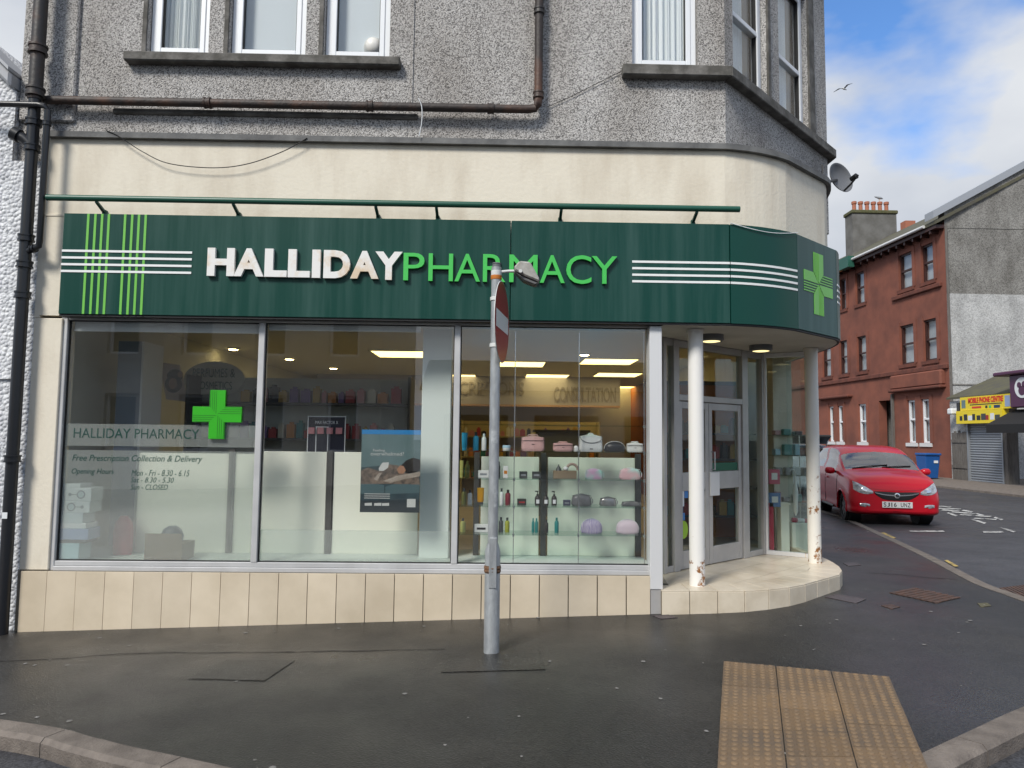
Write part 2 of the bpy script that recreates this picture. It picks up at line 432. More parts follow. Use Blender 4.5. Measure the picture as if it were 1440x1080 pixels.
M('opposite_pale', (0.58, 0.56, 0.52), 0.85)
def C(name, col, rough=0.45, **k):      # plain product colours
    if name not in MATS: M(name, col, rough, **k)
    return name
# ------------------------------------------------------------------ mesh helpers
class MB:
    def __init__(s):
        s.v = []; s.f = []; s.m = []; s.cur = 0
    def add(s, vs, fs):
        o = len(s.v); s.v += [tuple(p) for p in vs]
        for f in fs:
            s.f.append(tuple(i + o for i in f)); s.m.append(s.cur)
        return s
    def box(s, a, b):
        x0, y0, z0 = (min(a[i], b[i]) for i in range(3)); x1, y1, z1 = (max(a[i], b[i]) for i in range(3))
        return s.add([(x0, y0, z0), (x1, y0, z0), (x1, y1, z0), (x0, y1, z0), (x0, y0, z1), (x1, y0, z1), (x1, y1, z1), (x0, y1, z1)],
                     [(3, 2, 1, 0), (4, 5, 6, 7), (0, 1, 5, 4), (1, 2, 6, 5), (2, 3, 7, 6), (3, 0, 4, 7)])
    def fbox(s, fr, u0, u1, z0, z1, d0, d1):        # box on a wall frame, d outwards
        p = [fr.at(u, z, d) for z in (z0, z1) for (u, d) in ((u0, d1), (u1, d1), (u1, d0), (u0, d0))]
        return s.add(p, [(3, 2, 1, 0), (4, 5, 6, 7), (0, 1, 5, 4), (1, 2, 6, 5), (2, 3, 7, 6), (3, 0, 4, 7)])
    def prism(s, pts, ext):                          # polygon (3d points) swept along ext
        n = len(pts); e = V(ext)
        a = [V(p) for p in pts]; b = [p + e for p in a]
        nrm = V((0, 0, 0))
        for i in range(n):
            nrm += (a[i] - a[0]).cross(a[(i + 1) % n] - a[0])
        fl = nrm.dot(e) > 0
        fs = [tuple(range(n)), tuple(range(2 * n - 1, n - 1, -1))] if not fl else [tuple(range(n - 1, -1, -1)), tuple(range(n, 2 * n))]
        for i in range(n):
            j = (i + 1) % n
            fs.append((i, j, n + j, n + i) if fl else (j, i, n + i, n + j))
        return s.add(a + b, fs)
    def cyl(s, p0, p1, r0, r1=None, seg=16, caps=True):
        r1 = r0 if r1 is None else r1
        p0 = V(p0); p1 = V(p1); ax = (p1 - p0).normalized()
        t = V((1, 0, 0)) if abs(ax.x) < 0.8 else V((0, 1, 0))
        a = ax.cross(t).normalized(); b = ax.cross(a)
        vs = []
        for p, r in ((p0, r0), (p1, r1)):
            for i in range(seg):
                w = 2 * math.pi * i / seg
                vs.append(p + a * (r * math.cos(w)) + b * (r * math.sin(w)))
        fs = [(i, (i + 1) % seg, seg + (i + 1) % seg, seg + i) for i in range(seg)]
        if caps:
            fs += [tuple(range(seg - 1, -1, -1)), tuple(range(seg, 2 * seg))]
        return s.add(vs, fs)
    def lathe(s, c, prof, seg=20, ax=(0, 0, 1), squash=1.0):    # prof: (r, h) from bottom to top
        c = V(c); ax = V(ax).normalized()
        t = V((1, 0, 0)) if abs(ax.x) < 0.8 else V((0, 1, 0))
        b = ax.cross(t).normalized(); a = b.cross(ax)
        vs = []; fs = []
        for r, h in prof:
            for i in range(seg):
                w = 2 * math.pi * i / seg
                vs.append(c + ax * h + a * (r * math.cos(w)) + b * (r * squash * math.sin(w)))
        for k in range(len(prof) - 1):
            for i in range(seg):
                j = (i + 1) % seg
                fs.append((k * seg + i, k * seg + j, (k + 1) * seg + j, (k + 1) * seg + i))
        fs.append(tuple(range(seg - 1, -1, -1))); k = (len(prof) - 1) * seg
        fs.append(tuple(range(k, k + seg)))
        return s.add(vs, fs)
    def tube(s, path, r, seg=8):
        path = [V(p) for p in path]; vs = []; fs = []
        up = V((0, 0, 1))
        for i, p in enumerate(path):
            d = (path[min(i + 1, len(path) - 1)] - path[max(i - 1, 0)]).normalized()
            t = up if abs(d.z) < 0.9 else V((0, 1, 0))
            a = d.cross(t).normalized(); b = a.cross(d)
            for k in range(seg):
                w = 2 * math.pi * k / seg
                vs.append(p + a * (r * math.cos(w)) + b * (r * math.sin(w)))
        for i in range(len(path) - 1):
            for k in range(seg):
                j = (k + 1) % seg
                fs.append((i * seg + j, i * seg + k, (i + 1) * seg + k, (i + 1) * seg + j))
        fs.append(tuple(range(seg))); n = (len(path) - 1) * seg
        fs.append(tuple(range(n + seg - 1, n - 1, -1)))
        return s.add(vs, fs)
    def build(s, name, mats, parent=None, smooth=None, bevel=0.0, bseg=1, kind=None, local=True):
        me = bpy.data.meshes.new(name)
        me.from_pydata([tuple(p) for p in s.v], [], s.f)
        if isinstance(mats, str): mats = [mats]
        for k in mats: me.materials.append(MATS[k])
        if len(mats) > 1:
            for p, k in zip(me.polygons, s.m): p.material_index = k
        if bevel:
            b = bmesh.new(); b.from_mesh(me)
            ed = [e for e in b.edges if len(e.link_faces) == 2 and e.calc_face_angle(0) > 0.6]
            bmesh.ops.bevel(b, geom=ed, offset=bevel, segments=bseg, affect='EDGES', profile=0.5, clamp_overlap=True)
            b.to_mesh(me); b.free()
        if smooth:
            for p in me.polygons: p.use_smooth = True
            me.set_sharp_from_angle(angle=R(smooth))
        me.update()
        return place(name, me, parent, kind)
def wloc(o):
    return o.get('_base', None)
BASE = {}
def place(name, me, parent=None, kind=None, at=None):
    """mesh given in world coordinates; a child keeps it in its parent's space"""
    o = bpy.data.objects.new(name, me); COL.objects.link(o)
    if parent is not None:
        o.parent = parent
        if at is None:
            o.location = -BASE.get(parent.name, V((0, 0, 0)))
        else:
            o.location = V(at) - BASE.get(parent.name, V((0, 0, 0)))
        BASE[o.name] = V((0, 0, 0)) if at is None else V(at)
    else:
        if at is not None: o.location = at
        BASE[o.name] = V((0, 0, 0)) if at is None else V(at)
    if kind: o['kind'] = kind
    return o
def thing(name, label, cat, base=(0, 0, 0), group=None, kind=None):
    o = bpy.data.objects.new(name, None); COL.objects.link(o)
    o.empty_display_size = 0.1
    o.location = base; BASE[o.name] = V(base)
    o['label'] = label; o['category'] = cat
    if group: o['group'] = group
    if kind: o['kind'] = kind
    return o
def tag(o, label, cat, group=None, kind=None):
    o['label'] = label; o['category'] = cat
    if group: o['group'] = group
    if kind: o['kind'] = kind
    return o
def wall(fr, u0, u1, z0, z1, holes, th=0.25, mb=None):
    """wall sheet with real thickness and openings; front at d=0, back at d=-th"""
    mb = mb or MB()
    us = sorted({u0, u1, *[h[0] for h in holes], *[h[1] for h in holes]})
    zs = sorted({z0, z1, *[h[2] for h in holes], *[h[3] for h in holes]})
    us = [u for u in us if u0 <= u <= u1]; zs = [z for z in zs if z0 <= z <= z1]
    idx = {}
    def vid(i, j, k):
        key = (i, j, k)
        if key not in idx:
            idx[key] = len(mb.v); mb.v.append(tuple(fr.at(us[i], zs[j], 0 if k == 0 else -th)))
        return idx[key]
    nu, nz_ = len(us) - 1, len(zs) - 1
    def solid(i, j):
        if i < 0 or j < 0 or i >= nu or j >= nz_: return False
        cu, cz = (us[i] + us[i + 1]) / 2, (zs[j] + zs[j + 1]) / 2
        return not any(h[0] < cu < h[1] and h[2] < cz < h[3] for h in holes)
    def face(*q):
        mb.f.append(tuple(vid(*a) for a in q)); mb.m.append(mb.cur)
    for i in range(nu):
        for j in range(nz_):
            if not solid(i, j): continue
            face((i, j, 0), (i + 1, j, 0), (i + 1, j + 1, 0), (i, j + 1, 0))
            face((i, j + 1, 1), (i + 1, j + 1, 1), (i + 1, j, 1), (i, j, 1))
            if not solid(i - 1, j): face((i, j, 1), (i, j, 0), (i, j + 1, 0), (i, j + 1, 1))
            if not solid(i + 1, j): face((i + 1, j, 0), (i + 1, j, 1), (i + 1, j + 1, 1), (i + 1, j + 1, 0))
            if not solid(i, j - 1): face((i, j, 1), (i + 1, j, 1), (i + 1, j, 0), (i, j, 0))
            if not solid(i, j + 1): face((i, j + 1, 0), (i + 1, j + 1, 0), (i + 1, j + 1, 1), (i, j + 1, 1))
    return mb
def frame_ring(mb, fr, u0, u1, z0, z1, w, d0, d1):
    mb.fbox(fr, u0, u0 + w, z0, z1, d0, d1); mb.fbox(fr, u1 - w, u1, z0, z1, d0, d1)
    mb.fbox(fr, u0 + w, u1 - w, z0, z0 + w, d0, d1 - 0.001); mb.fbox(fr, u0 + w, u1 - w, z1 - w, z1, d0, d1 - 0.001)
    return mb
_txt = {}
def glyphs(body, weight=0.0, shear=0.0, res=4):
    """outline of a string as 2-d mesh (verts, faces), normalised to height of capital letters = 1"""
    key = (body, weight, shear, res)
    if key in _txt: return _txt[key]
    cu = bpy.data.curves.new('lettering', 'FONT'); cu.body = body; cu.size = 1.0; cu.offset = weight; cu.shear = shear; cu.resolution_u = res
    o = bpy.data.objects.new('lettering', cu); COL.objects.link(o)
    dg = bpy.context.evaluated_depsgraph_get()
    me = bpy.data.meshes.new_from_object(o.evaluated_get(dg))
    vs = [(v.co.x, v.co.y) for v in me.vertices]; fs = [tuple(p.vertices) for p in me.polygons]
    bpy.data.objects.remove(o); bpy.data.curves.remove(cu); bpy.data.meshes.remove(me)
    _txt[key] = (vs, fs)
    return vs, fs
def text_on(fr, body, u0, u1, z0, z1, d, depth, name, mat, parent, weight=0.0, shear=0.0, slope=0.0, bevel=0.0, side=None):
    """a word fitted into the rectangle u0..u1, z0..z1 of a wall frame, 'depth' thick"""
    vs, fs = glyphs(body, weight, shear)
    xs = [v[0] for v in vs]; ys = [v[1] for v in vs]
    x0, x1, y0, y1 = min(xs), max(xs), min(ys), max(ys)
    me = bpy.data.meshes.new(name); b = bmesh.new()
    bv = []
    for x, y in vs:
        a = (x - x0) / (x1 - x0); c = (y - y0) / (y1 - y0)
        u = u0 + (u1 - u0) * a
        bv.append(b.verts.new(fr.at(u, z0 + (z1 - z0) * c + slope * (u - u0), d)))
    for f in fs:
        try: b.faces.new([bv[i] for i in f])
        except ValueError: pass
    bmesh.ops.recalc_face_normals(b, faces=b.faces)
    b.normal_update()
    for f in b.faces:
        if f.normal.dot(fr.n) < 0: f.normal_flip()
    if depth > 0.0005:
        g = bmesh.ops.extrude_face_region(b, geom=list(b.faces))
        nv = [e for e in g['geom'] if isinstance(e, bmesh.types.BMVert)]
        bmesh.ops.translate(b, verts=nv, vec=fr.n * depth)
        bmesh.ops.recalc_face_normals(b, faces=b.faces)
    b.to_mesh(me); b.free()
    me.materials.append(MATS[mat])
    return place(name, me, parent)
def catmull(pts, n=8, closed=False):
    out_ = []; P = [V(p) for p in pts]; N = len(P)
    for i in range(N - 1):
        p0 = P[max(i - 1, 0)]; p1 = P[i]; p2 = P[i + 1]; p3 = P[min(i + 2, N - 1)]
        for k in range(n):
            t = k / n
            out_.append(0.5 * ((2 * p1) + (p2 - p0) * t + (2 * p0 - 5 * p1 + 4 * p2 - p3) * t * t + (3 * p1 - p0 - 3 * p2 + p3) * t ** 3))
    out_.append(P[-1])
    return out_
def offset_line(pts, d):                 # plan polyline moved sideways by d (positive = to the right of travel)
    P = [V((p[0], p[1])) for p in pts]; out_ = []
    for i, p in enumerate(P):
        a = (P[i] - P[i - 1]).normalized() if i > 0 else None
        b = (P[i + 1] - P[i]).normalized() if i < len(P) - 1 else None
        if a is None: a = b
        if b is None: b = a
        na = V((a.y, -a.x)); nb = V((b.y, -b.x)); m = (na + nb).normalized()
        out_.append(p + m * (d / max(0.3, m.dot(na))))
    return out_
def clip_poly(poly, conv):               # Sutherland-Hodgman, conv counter-clockwise
    res = list(poly)
    for i in range(len(conv)):
        a = conv[i]; b = conv[(i + 1) % len(conv)]
        def side(p): return (b[0] - a[0]) * (p[1] - a[1]) - (b[1] - a[1]) * (p[0] - a[0])
        cur = res; res = []
        for k in range(len(cur)):
            p = cur[k]; q = cur[(k + 1) % len(cur)]
            sp, sq = side(p), side(q)
            if sp >= 0: res.append(p)
            if (sp >= 0) != (sq >= 0):
                t = sp / (sp - sq); res.append((p[0] + (q[0] - p[0]) * t, p[1] + (q[1] - p[1]) * t))
        if len(res) < 3: return []
    return res
def sheet(name, outline, zf, mat, cuts=3, parent=None, kind='structure', maxlen=1.0):
    """flat outline (plan) as a ground sheet draped over zf(x, y)"""
    me = bpy.data.meshes.new(name); b = bmesh.new()
    f = b.faces.new([b.verts.new((p[0], p[1], 0)) for p in outline])
    if f.normal.z < 0: f.normal_flip()
    bmesh.ops.triangulate(b, faces=list(b.faces))
    for it in range(cuts):
        ed = [e for e in b.edges if e.calc_length() > maxlen]
        if not ed: break
        bmesh.ops.subdivide_edges(b, edges=ed, cuts=1)
        bmesh.ops.triangulate(b, faces=[f for f in b.faces if len(f.verts) > 3])
    for v in b.verts: v.co.z = zf(v.co.x, v.co.y)
    b.normal_update()
    for f in b.faces:
        if f.normal.z < 0: f.normal_flip()
    b.to_mesh(me); b.free()
    for p in me.polygons: p.use_smooth = True
    me.materials.append(MATS[mat])
    return place(name, me, parent, kind)
LOCAL = set()
_place0 = place
def place(name, me, parent=None, kind=None, at=None):
    if parent is not None and parent.name in LOCAL:
        o = bpy.data.objects.new(name, me); COL.objects.link(o); o.parent = parent
        if at is not None: o.location = at
        LOCAL.add(o.name)
        if kind: o['kind'] = kind
        return o
    return _place0(name, me, parent, kind, at)

# ------------------------------------------------------------------ levels of the shop
YW, YC, YP, YG, YF = 6.15, 6.07, 6.045, 6.125, 5.97
FU = Frame((0, YW), (1, 0)); FC = Frame((0, YC), (1, 0)); FP = Frame((0, YP), (1, 0)); FG = Frame((0, YG), (1, 0)); FF = Frame((0, YF), (1, 0))
z_f_top = FF.px(560, 307.5)[1]; z_f_bot = FF.px(560, 448)[1]
z_ledge = FC.px(560, 195)[1]
z_head = z_f_bot; z_sill = FG.px(500, 796)[1]
ZS = Zp(930, 829.6, 0).z
ZS = W(930, 829.6, 6.02).z                      # top of the entrance step
ZCE = 2.78
# plan of the fascia: straight front, then facets round the corner
def xx(px, py, Y): return W(px, py, Y).x
P = [V((xx(86, 370, YF), YF)), V((xx(1027, 385, YF), YF))]
for ang, pxe in ((20, 1121.5), (41, 1176.5)):
    fr = Frame(P[-1], (math.cos(R(ang)), math.sin(R(ang))))
    P.append(P[-1] + V((fr.u.x, fr.u.y)) * fr.px(pxe, 395)[0])
for ang, ln in ((67, 0.62), (85, 0.66)):
    P.append(P[-1] + V((math.cos(R(ang)), math.sin(R(ang)))) * ln)
P.append(V((P[-1].x + 0.02, 9.2)))
PLAN = P
def bez(a, b, ta, tb, n):
    da = V((math.cos(R(ta)), math.sin(R(ta)))); db = V((math.cos(R(tb)), math.sin(R(tb))))
    den = da.x * db.y - da.y * db.x; w = b - a
    k = (w.x * db.y - w.y * db.x) / den; c = a + da * k
    return [a * (1 - t) ** 2 + c * (2 * t * (1 - t)) + b * t * t for t in [i / n for i in range(n + 1)]]
ARC2 = bez(P[1], P[2], 7, 33, 7)
ARC4 = bez(P[3], P[5], 50, 89, 10)
FINE = [P[0]] + ARC2 + ARC4 + [P[6]]
CREAM = offset_line(FINE, -0.10)
CRC = offset_line(PLAN, -0.10)
def resample(pts, step_):
    o = [pts[0]]; 
    L_ = sum((pts[i + 1] - pts[i]).length for i in range(len(pts) - 1)); n = max(1, round(L_ / step_)); want = [L_ * i / n for i in range(1, n)]
    acc_ = 0.0
    for i in range(len(pts) - 1):
        l = (pts[i + 1] - pts[i]).length
        while want and want[0] <= acc_ + l: o.append(pts[i].lerp(pts[i + 1], (want.pop(0) - acc_) / l))
        acc_ += l
    return o + [pts[-1]]
CREAM[0] = V((xx(68, 240, YC), YC))
CREAM[-1] = V((CREAM[-2].x + 0.02, 20.0))
print('PLAN', [tuple(round(a, 2) for a in p) for p in PLAN], 'z', z_f_top, z_f_bot, z_ledge, z_head, z_sill, ZS)

# ------------------------------------------------------------------ ground
def kd(x, y): return 0.085 - 0.055 * sm((y - 4.5) / 3.0) if x > -20 else 0.085
kpts = [(-60, 5.3, 0), (-30, 5.25, 0), (-12, 5.2, 0), (-7, 4.98, 0), (-4.4, 4.5, 0)]
for a in ((0, 1031), (100, 1054), (200, 1078)):
    g = G(*a); kpts.append((g.x, g.y, 0))
kpts += [(0.1, 2.75, 0), (1.2, 2.72, 0)]
for a in ((1332, 1080), (1440, 1025)):
    g = G(*a); kpts.append((g.x, g.y, 0))
kpts += [(3.5, 4.15, 0), (4.2, 5.0, 0), (4.65, 5.8, 0)]
for a in ((1440, 839), (1378, 815.5), (1298, 775.5), (1209, 735.5)):
    g = G(*a); kpts.append((g.x, g.y, 0))
kpts += [(kpts[-1][0] + 0.35, kpts[-1][1] + 2.2, 0), (7.6, 22, 0), (8.2, 40, 0), (8.4, 70, 0)]
KERB = [V((p.x, p.y)) for p in catmull(kpts, 14)]
def Rz(x, y): return H(x, y) - kd(x, y)
KIN = offset_line(KERB, -0.13)
def no_dup(pts, eps=0.03):
    o = [pts[0]]
    for p in pts[1:]:
        if (p - o[-1]).length > eps: o.append(p)
    return o
pave = no_dup(KIN) + [V((3.6, 70)), V((3.55, 9.0)), V((2.4, 6.4)), V((1.4, 6.25)), V((-4.0, 6.25)), V((-12, 6.3)), V((-60, 6.3))]
o = sheet('pavement', pave, H, 'pavement_asphalt', cuts=6, maxlen=0.7)
tag(o, 'dark damp asphalt pavement in front of the pharmacy', 'pavement')
def road_z(x, y):
    return Rz(max(-30, min(30, x)), max(-20, min(40, y))) - 0.002
def ground_grid():
    xs = [-600, -200, -80, -40, -20] + [-14 + i * 1.0 for i in range(35)] + [24, 30, 60, 200, 600]
    ys = [-300, -100, -40, -20, -10, -5, -2, 0] + [1 + i * 0.75 for i in range(24)] + [20, 22, 25, 28, 32, 36, 42, 50, 80, 200, 700]
    me = bpy.data.meshes.new('road'); vs = []; fs = []
    for y in ys:
        for x in xs: vs.append((x, y, road_z(x, y) - (0.5 if (-4.2 < x < 3.2 and 6.9 < y < 60) else 0)))
    n = len(xs)
    for j in range(len(ys) - 1):
        for i in range(n - 1):
            fs.append((j * n + i, j * n + i + 1, (j + 1) * n + i + 1, (j + 1) * n + i))
    me.from_pydata(vs, [], fs)
    for p in me.polygons: p.use_smooth = True
    me.materials.append(MATS['road_asphalt'])
    return place('road', me, None, 'structure')
tag(ground_grid(), 'worn dark asphalt road round the corner', 'road')
# kerb stones, one object each
kerb = thing('kerb', 'weathered granite kerb curving round the pavement edge', 'kerb', (0, 3, 0), kind='structure')
acc = 0.0; start = 0; line = no_dup(KERB, 0.01)
inn = offset_line(line, -0.135)
def stone(i0, i1):
    mb = MB(); vs = []; fs = []
    for i in range(i0, i1 + 1):
        p = line[i]; q = inn[i]
        if i == i0: p = p + (line[i0 + 1] - p).normalized() * 0.006; q = q + (inn[i0 + 1] - q).normalized() * 0.006
        zt = H(p.x, p.y) + 0.006; zr = Rz(p.x, p.y) - 0.12
        dp = (q - p).normalized()
        b0 = p + dp * 0.022
        vs += [(p.x, p.y, zr), (p.x, p.y, zt - 0.022), (b0.x, b0.y, zt), (q.x, q.y, H(q.x, q.y) + 0.004), (q.x, q.y, zr)]
    n = i1 - i0
    for k in range(n):
        for j in range(4):
            fs.append((k * 5 + j, (k + 1) * 5 + j, (k + 1) * 5 + j + 1, k * 5 + j + 1))
    fs.append((0, 1, 2, 3, 4)); fs.append(tuple(n * 5 + j for j in (4, 3, 2, 1, 0)))
    mb.add(vs, fs); o = mb.build('kerb_stone', 'kerb_stone', kerb)
    b = bmesh.new(); b.from_mesh(o.data); bmesh.ops.recalc_face_normals(b, faces=b.faces); b.to_mesh(o.data); b.free()
for i in range(1, len(line)):
    acc += (line[i] - line[i - 1]).length
    if acc >= 0.82 and -12 < line[i].x < 12 and line[i].y < 30:
        stone(start, i); start = i; acc = 0.0
    elif acc > 12:
        stone(start, i); start = i; acc = 0.0
# tactile paving by the crossing
c00, c10, c11, c01 = G(1017, 931), G(1251, 953), G(1306, 1082), G(1008, 1082)
tact = thing('tactile_paving', 'buff blister paving slabs set in the pavement by the kerb', 'tactile paving', (c00.x, c00.y, H(c00.x, c00.y)), kind='structure')
ex = V((c10.x - c00.x, c10.y - c00.y)); nx = 3
ey = V((c01.x - c00.x, c01.y - c00.y))
ux = ex.normalized(); sl = ex.length / 3.0
o0 = V((c00.x, c00.y))
C2 = [V((p.x, p.y)) for p in (c00, c10, c11, c01)]
def BL(a, t): return C2[0].lerp(C2[1], a).lerp(C2[3].lerp(C2[2], a), t)
def slab(a0, a1, t0, t1, n):
    mb = MB(); q = [BL(a0, t0), BL(a1, t0), BL(a1, t1), BL(a0, t1)]
    cc = (q[0] + q[1] + q[2] + q[3]) / 4
    q = [p + (cc - p).normalized() * 0.004 for p in q]
    lift = random.uniform(0.006, 0.009)
    mb.prism([(p.x, p.y, H(p.x, p.y) + lift) for p in q], (0, 0, -0.05))
    for i in range(6):
        for j in range(n):
            c = q[0].lerp(q[1], (i + 0.5) / 6).lerp(q[3].lerp(q[2], (i + 0.5) / 6), (j + 0.5) / n)
            z = H(c.x, c.y) + lift - 0.0005; m = 8; vs = []; fs = []
            wr = random.uniform(0.6, 1.0)
            for r, h in ((0.0175, 0.0), (0.0155, 0.0050 * wr), (0.0100, 0.0078 * wr)):
                for k in range(m):
                    w = 2 * math.pi * k / m; vs.append((c.x + r * math.cos(w), c.y + r * math.sin(w), z + h))
            for u in range(2):
                for k in range(m): fs.append((u * m + k, u * m + (k + 1) % m, (u + 1) * m + (k + 1) % m, (u + 1) * m + k))
            fs.append(tuple(2 * m + k for k in range(m))); mb.cur = 1; mb.add(vs, fs); mb.cur = 0
    return mb.build('slab', ['tactile_buff', 'tactile_stud'], tact, smooth=35)
LE = (C2[3] - C2[0]).length
for i in range(3):
    t = -0.0; first = 0.42 if i < 2 else 1.0
    while t < 1.06:
        h_ = sl * first / LE; t2 = min(1.1, t + h_)
        slab(i / 3, (i + 1) / 3, t, t2, max(2, round(6 * (t2 - t) * LE / sl))); t = t2; first = 1.0
# chewing gum and small litter specks on the pavement
mb = MB()
random.seed(5)
def spot(x, y, r):
    z = H(x, y) + 0.0035; n = 7; k0 = random.random() * 6
    mb.add([(x + r * (0.7 + 0.5 * random.random()) * math.cos(k0 + 6.283 * i / n), y + r * (0.7 + 0.5 * random.random()) * math.sin(k0 + 6.283 * i / n), z) for i in range(n)] + [(x, y, z + 0.002)], [(i, (i + 1) % n, n) for i in range(n)])
for i in range(170):
    x = random.uniform(-4.4, 4.6); y = random.uniform(3.2, 7.5)
    if o0.x - 0.1 < x < o0.x + 1.2 and y < o0.y + 0.1: continue
    spot(x, y, random.choice((0.004, 0.006, 0.008, 0.010, 0.014, 0.017)))
for i in range(170):
    x = random.uniform(-4.2, 1.4); spot(x, 5.98 - abs(random.gauss(0, 0.12)), random.uniform(0.002, 0.006))
for c, n in ((G(690, 932), 70), (G(335, 943), 70)):
    for i in range(n): spot(c.x + random.gauss(0, 0.22), c.y + random.gauss(0, 0.09), random.uniform(0.002, 0.006))
tag(mb.build('gum_spots', 'gum', None, kind='stuff'), 'pale specks of trodden gum and grit on the pavement', 'gum')
# repairs, covers
def quad_on_ground(name, px4, mat, label, cat, lift=0.004, thick=0.0):
    pts = [G(*p) for p in px4]
    o = sheet(name, [(p.x, p.y) for p in pts], lambda x, y: H(x, y) + lift, mat, cuts=3, maxlen=0.3, kind=None)
    return o
tag(quad_on_ground('asphalt_patch', [(632, 922), (760, 919), (768, 942), (620, 946)], 'patch_asphalt', '', ''), 'dark square asphalt patch round the foot of the lamp post', 'patch', kind='structure')
tag(quad_on_ground('asphalt_patch', [(318, 929), (415, 929), (372, 958), (262, 955)], 'patch_asphalt', '', ''), 'slanted dark asphalt patch below the pharmacy opening hours window', 'patch', kind='structure')
def crack(pts, w=0.006):
    g = [G(*p) for p in pts]; path = catmull([(p.x, p.y, 0) for p in g], 10); vs = []; fs = []
    random.seed(len(pts) + int(pts[0][0]))
    for p in path:
        ww = w * (0.5 + random.random()); j = random.gauss(0, 0.004)
        vs += [(p.x, p.y - ww + j, H(p.x, p.y) + 0.003), (p.x, p.y + ww + j, H(p.x, p.y) + 0.003)]
    for i in range(len(path) - 1): fs.append((2 * i, 2 * i + 2, 2 * i + 3, 2 * i + 1))
    return MB().add(vs, fs)
tag(crack([(0, 930), (90, 926), (190, 919), (330, 918), (480, 916), (625, 913)]).build('pavement_joint', C('tar', (0.016, 0.015, 0.015), 0.6), None, kind='structure'), 'thin tar joint running along the pavement before the tiled plinth', 'joint')
tag(crack([(1222, 806), (1262, 808), (1300, 812), (1345, 815)], 0.01).build('pavement_joint', C('tar', (0.016, 0.015, 0.015), 0.6), None, kind='structure'), 'short dark seam in the pavement beside the side street', 'joint')

def cover(name, px4, mat, label, ribs=0, recess=True):
    pts = [G(*p) for p in px4]; c = sum(pts, V((0, 0, 0))) / 4
    t = thing(name, label, 'cover', (c.x, c.y, H(c.x, c.y)))
    mb = MB(); mb.prism([(p.x, p.y, H(p.x, p.y) + 0.0035) for p in pts], (0, 0, -0.04)); mb.build('lid', mat, t)
    e = (pts[1] - pts[0]); f = (pts[3] - pts[0])
    fr_ = MB()
    for a, b in ((0, 1), (1, 2), (2, 3), (3, 0)):
        p = pts[a]; q = pts[b]; d = (q - p).normalized(); s = V((d.y, -d.x, 0)) * 0.018
        fr_.prism([V((k.x, k.y, H(k.x, k.y) + 0.005)) for k in (p, q, q + s, p + s)], (0, 0, -0.03))
    fr_.build('cover_frame', mat, t)
    if ribs:
        rb = MB()
        for i in range(ribs):
            for j in range(ribs // 2):
                p = pts[0] + e * ((i + 0.5) / ribs) + f * ((j + 0.5) / (ribs // 2))
                rb.box((p.x - 0.016, p.y - 0.016, H(p.x, p.y) + 0.004), (p.x + 0.016, p.y + 0.016, H(p.x, p.y) + 0.008))
        rb.build('tread', mat, t, kind='stuff')
    return t
C('slate_lid', (0.075, 0.062, 0.065), 0.6)
cover('manhole_cover', [(1250, 834), (1285, 827), (1343, 840), (1318, 849)], 'iron_cover', 'rusty studded iron manhole cover in the pavement before the parked car', ribs=16)
cover('service_cover', [(1160, 840), (1176, 836), (1218, 843), (1204, 849)], 'slate_lid', 'small grey service cover beside the round tiled step')
cover('service_cover', [(1239, 852), (1252, 850.5), (1266, 854), (1254, 857)], 'iron_cover', 'tiny rust brown stopcock lid in the pavement')
cover('service_cover', [(1185, 792), (1203, 791), (1211, 795), (1193, 796.5)], 'slate_lid', 'narrow grey service cover past the rusty entrance column')
C('yellow_lid', (0.10, 0.09, 0.045), 0.6)
cover('service_cover', [(1374, 849), (1388, 848.5), (1394, 852.5), (1380, 854)], 'yellow_lid', 'small yellowish water cover near the side street kerb')
cover('service_cover', [(917, 866), (940, 865), (953, 869), (929, 871)], 'slate_lid', 'small dark cover at the foot of the step and plinth corner')
# gully grating in the road
def road_pt(px, py):
    d = ray(px, py); t = 6.0
    for i in range(30):
        p = CAM + d * t; t = (Rz(p.x, p.y) - CAM.z) / d.z
    return CAM + d * t
gq = [road_pt(*p) for p in ((1408, 828), (1440, 824), (1475, 838), (1442, 846))]
t = thing('gully_grating', 'iron drain grating in the gutter of the side street', 'grating', tuple(gq[0]))
mb = MB()
for k in range(8):
    a = gq[0].lerp(gq[1], k / 7); b = gq[3].lerp(gq[2], k / 7); d = (b - a).normalized(); s = V((d.y, -d.x, 0)) * 0.014
    mb = MB(); mb.prism([V((q.x, q.y, Rz(q.x, q.y) + 0.012)) for q in (a - s, b - s, b + s, a + s)], (0, 0, -0.03)); mb.build('bar', 'iron_cover', t)
mb = MB(); mb.prism([V((q.x, q.y, Rz(q.x, q.y) + 0.001)) for q in gq], (0, 0, -0.02)); mb.build('pit', 'car_black', t)
# road paint
def paint(px4, mat, label, name='road_marking'):
    pts = [road_pt(*p) for p in px4]
    o = sheet(name, [(p.x, p.y) for p in pts], lambda x, y: road_z(x, y) + 0.009, mat, cuts=2, maxlen=0.5, kind=None)
    tag(o, label, 'marking', group='worn road markings'); o['kind'] = 'structure'
paint([(1278, 746.5), (1326, 746.5), (1329, 748.5), (1280, 748.5)], 'paint_white', 'short white bay line on the road before the red car')
paint([(1382, 747.5), (1410, 747.5), (1412, 749.5), (1383, 749.5)], 'paint_white', 'white dash of the bay corner on the road')
paint([(1405, 742.5), (1409, 742), (1430, 748), (1425, 749)], 'paint_white', 'slanted white stroke of the bay corner on the road')
paint([(1238, 750), (1243, 749), (1260, 757), (1254, 758.5)], 'paint_yellow', 'worn yellow line stub along the side street kerb')
paint([(1328, 789), (1332, 788), (1348, 797), (1343, 798)], 'paint_yellow', 'faded yellow line stub nearer the drain grating')
k = 0
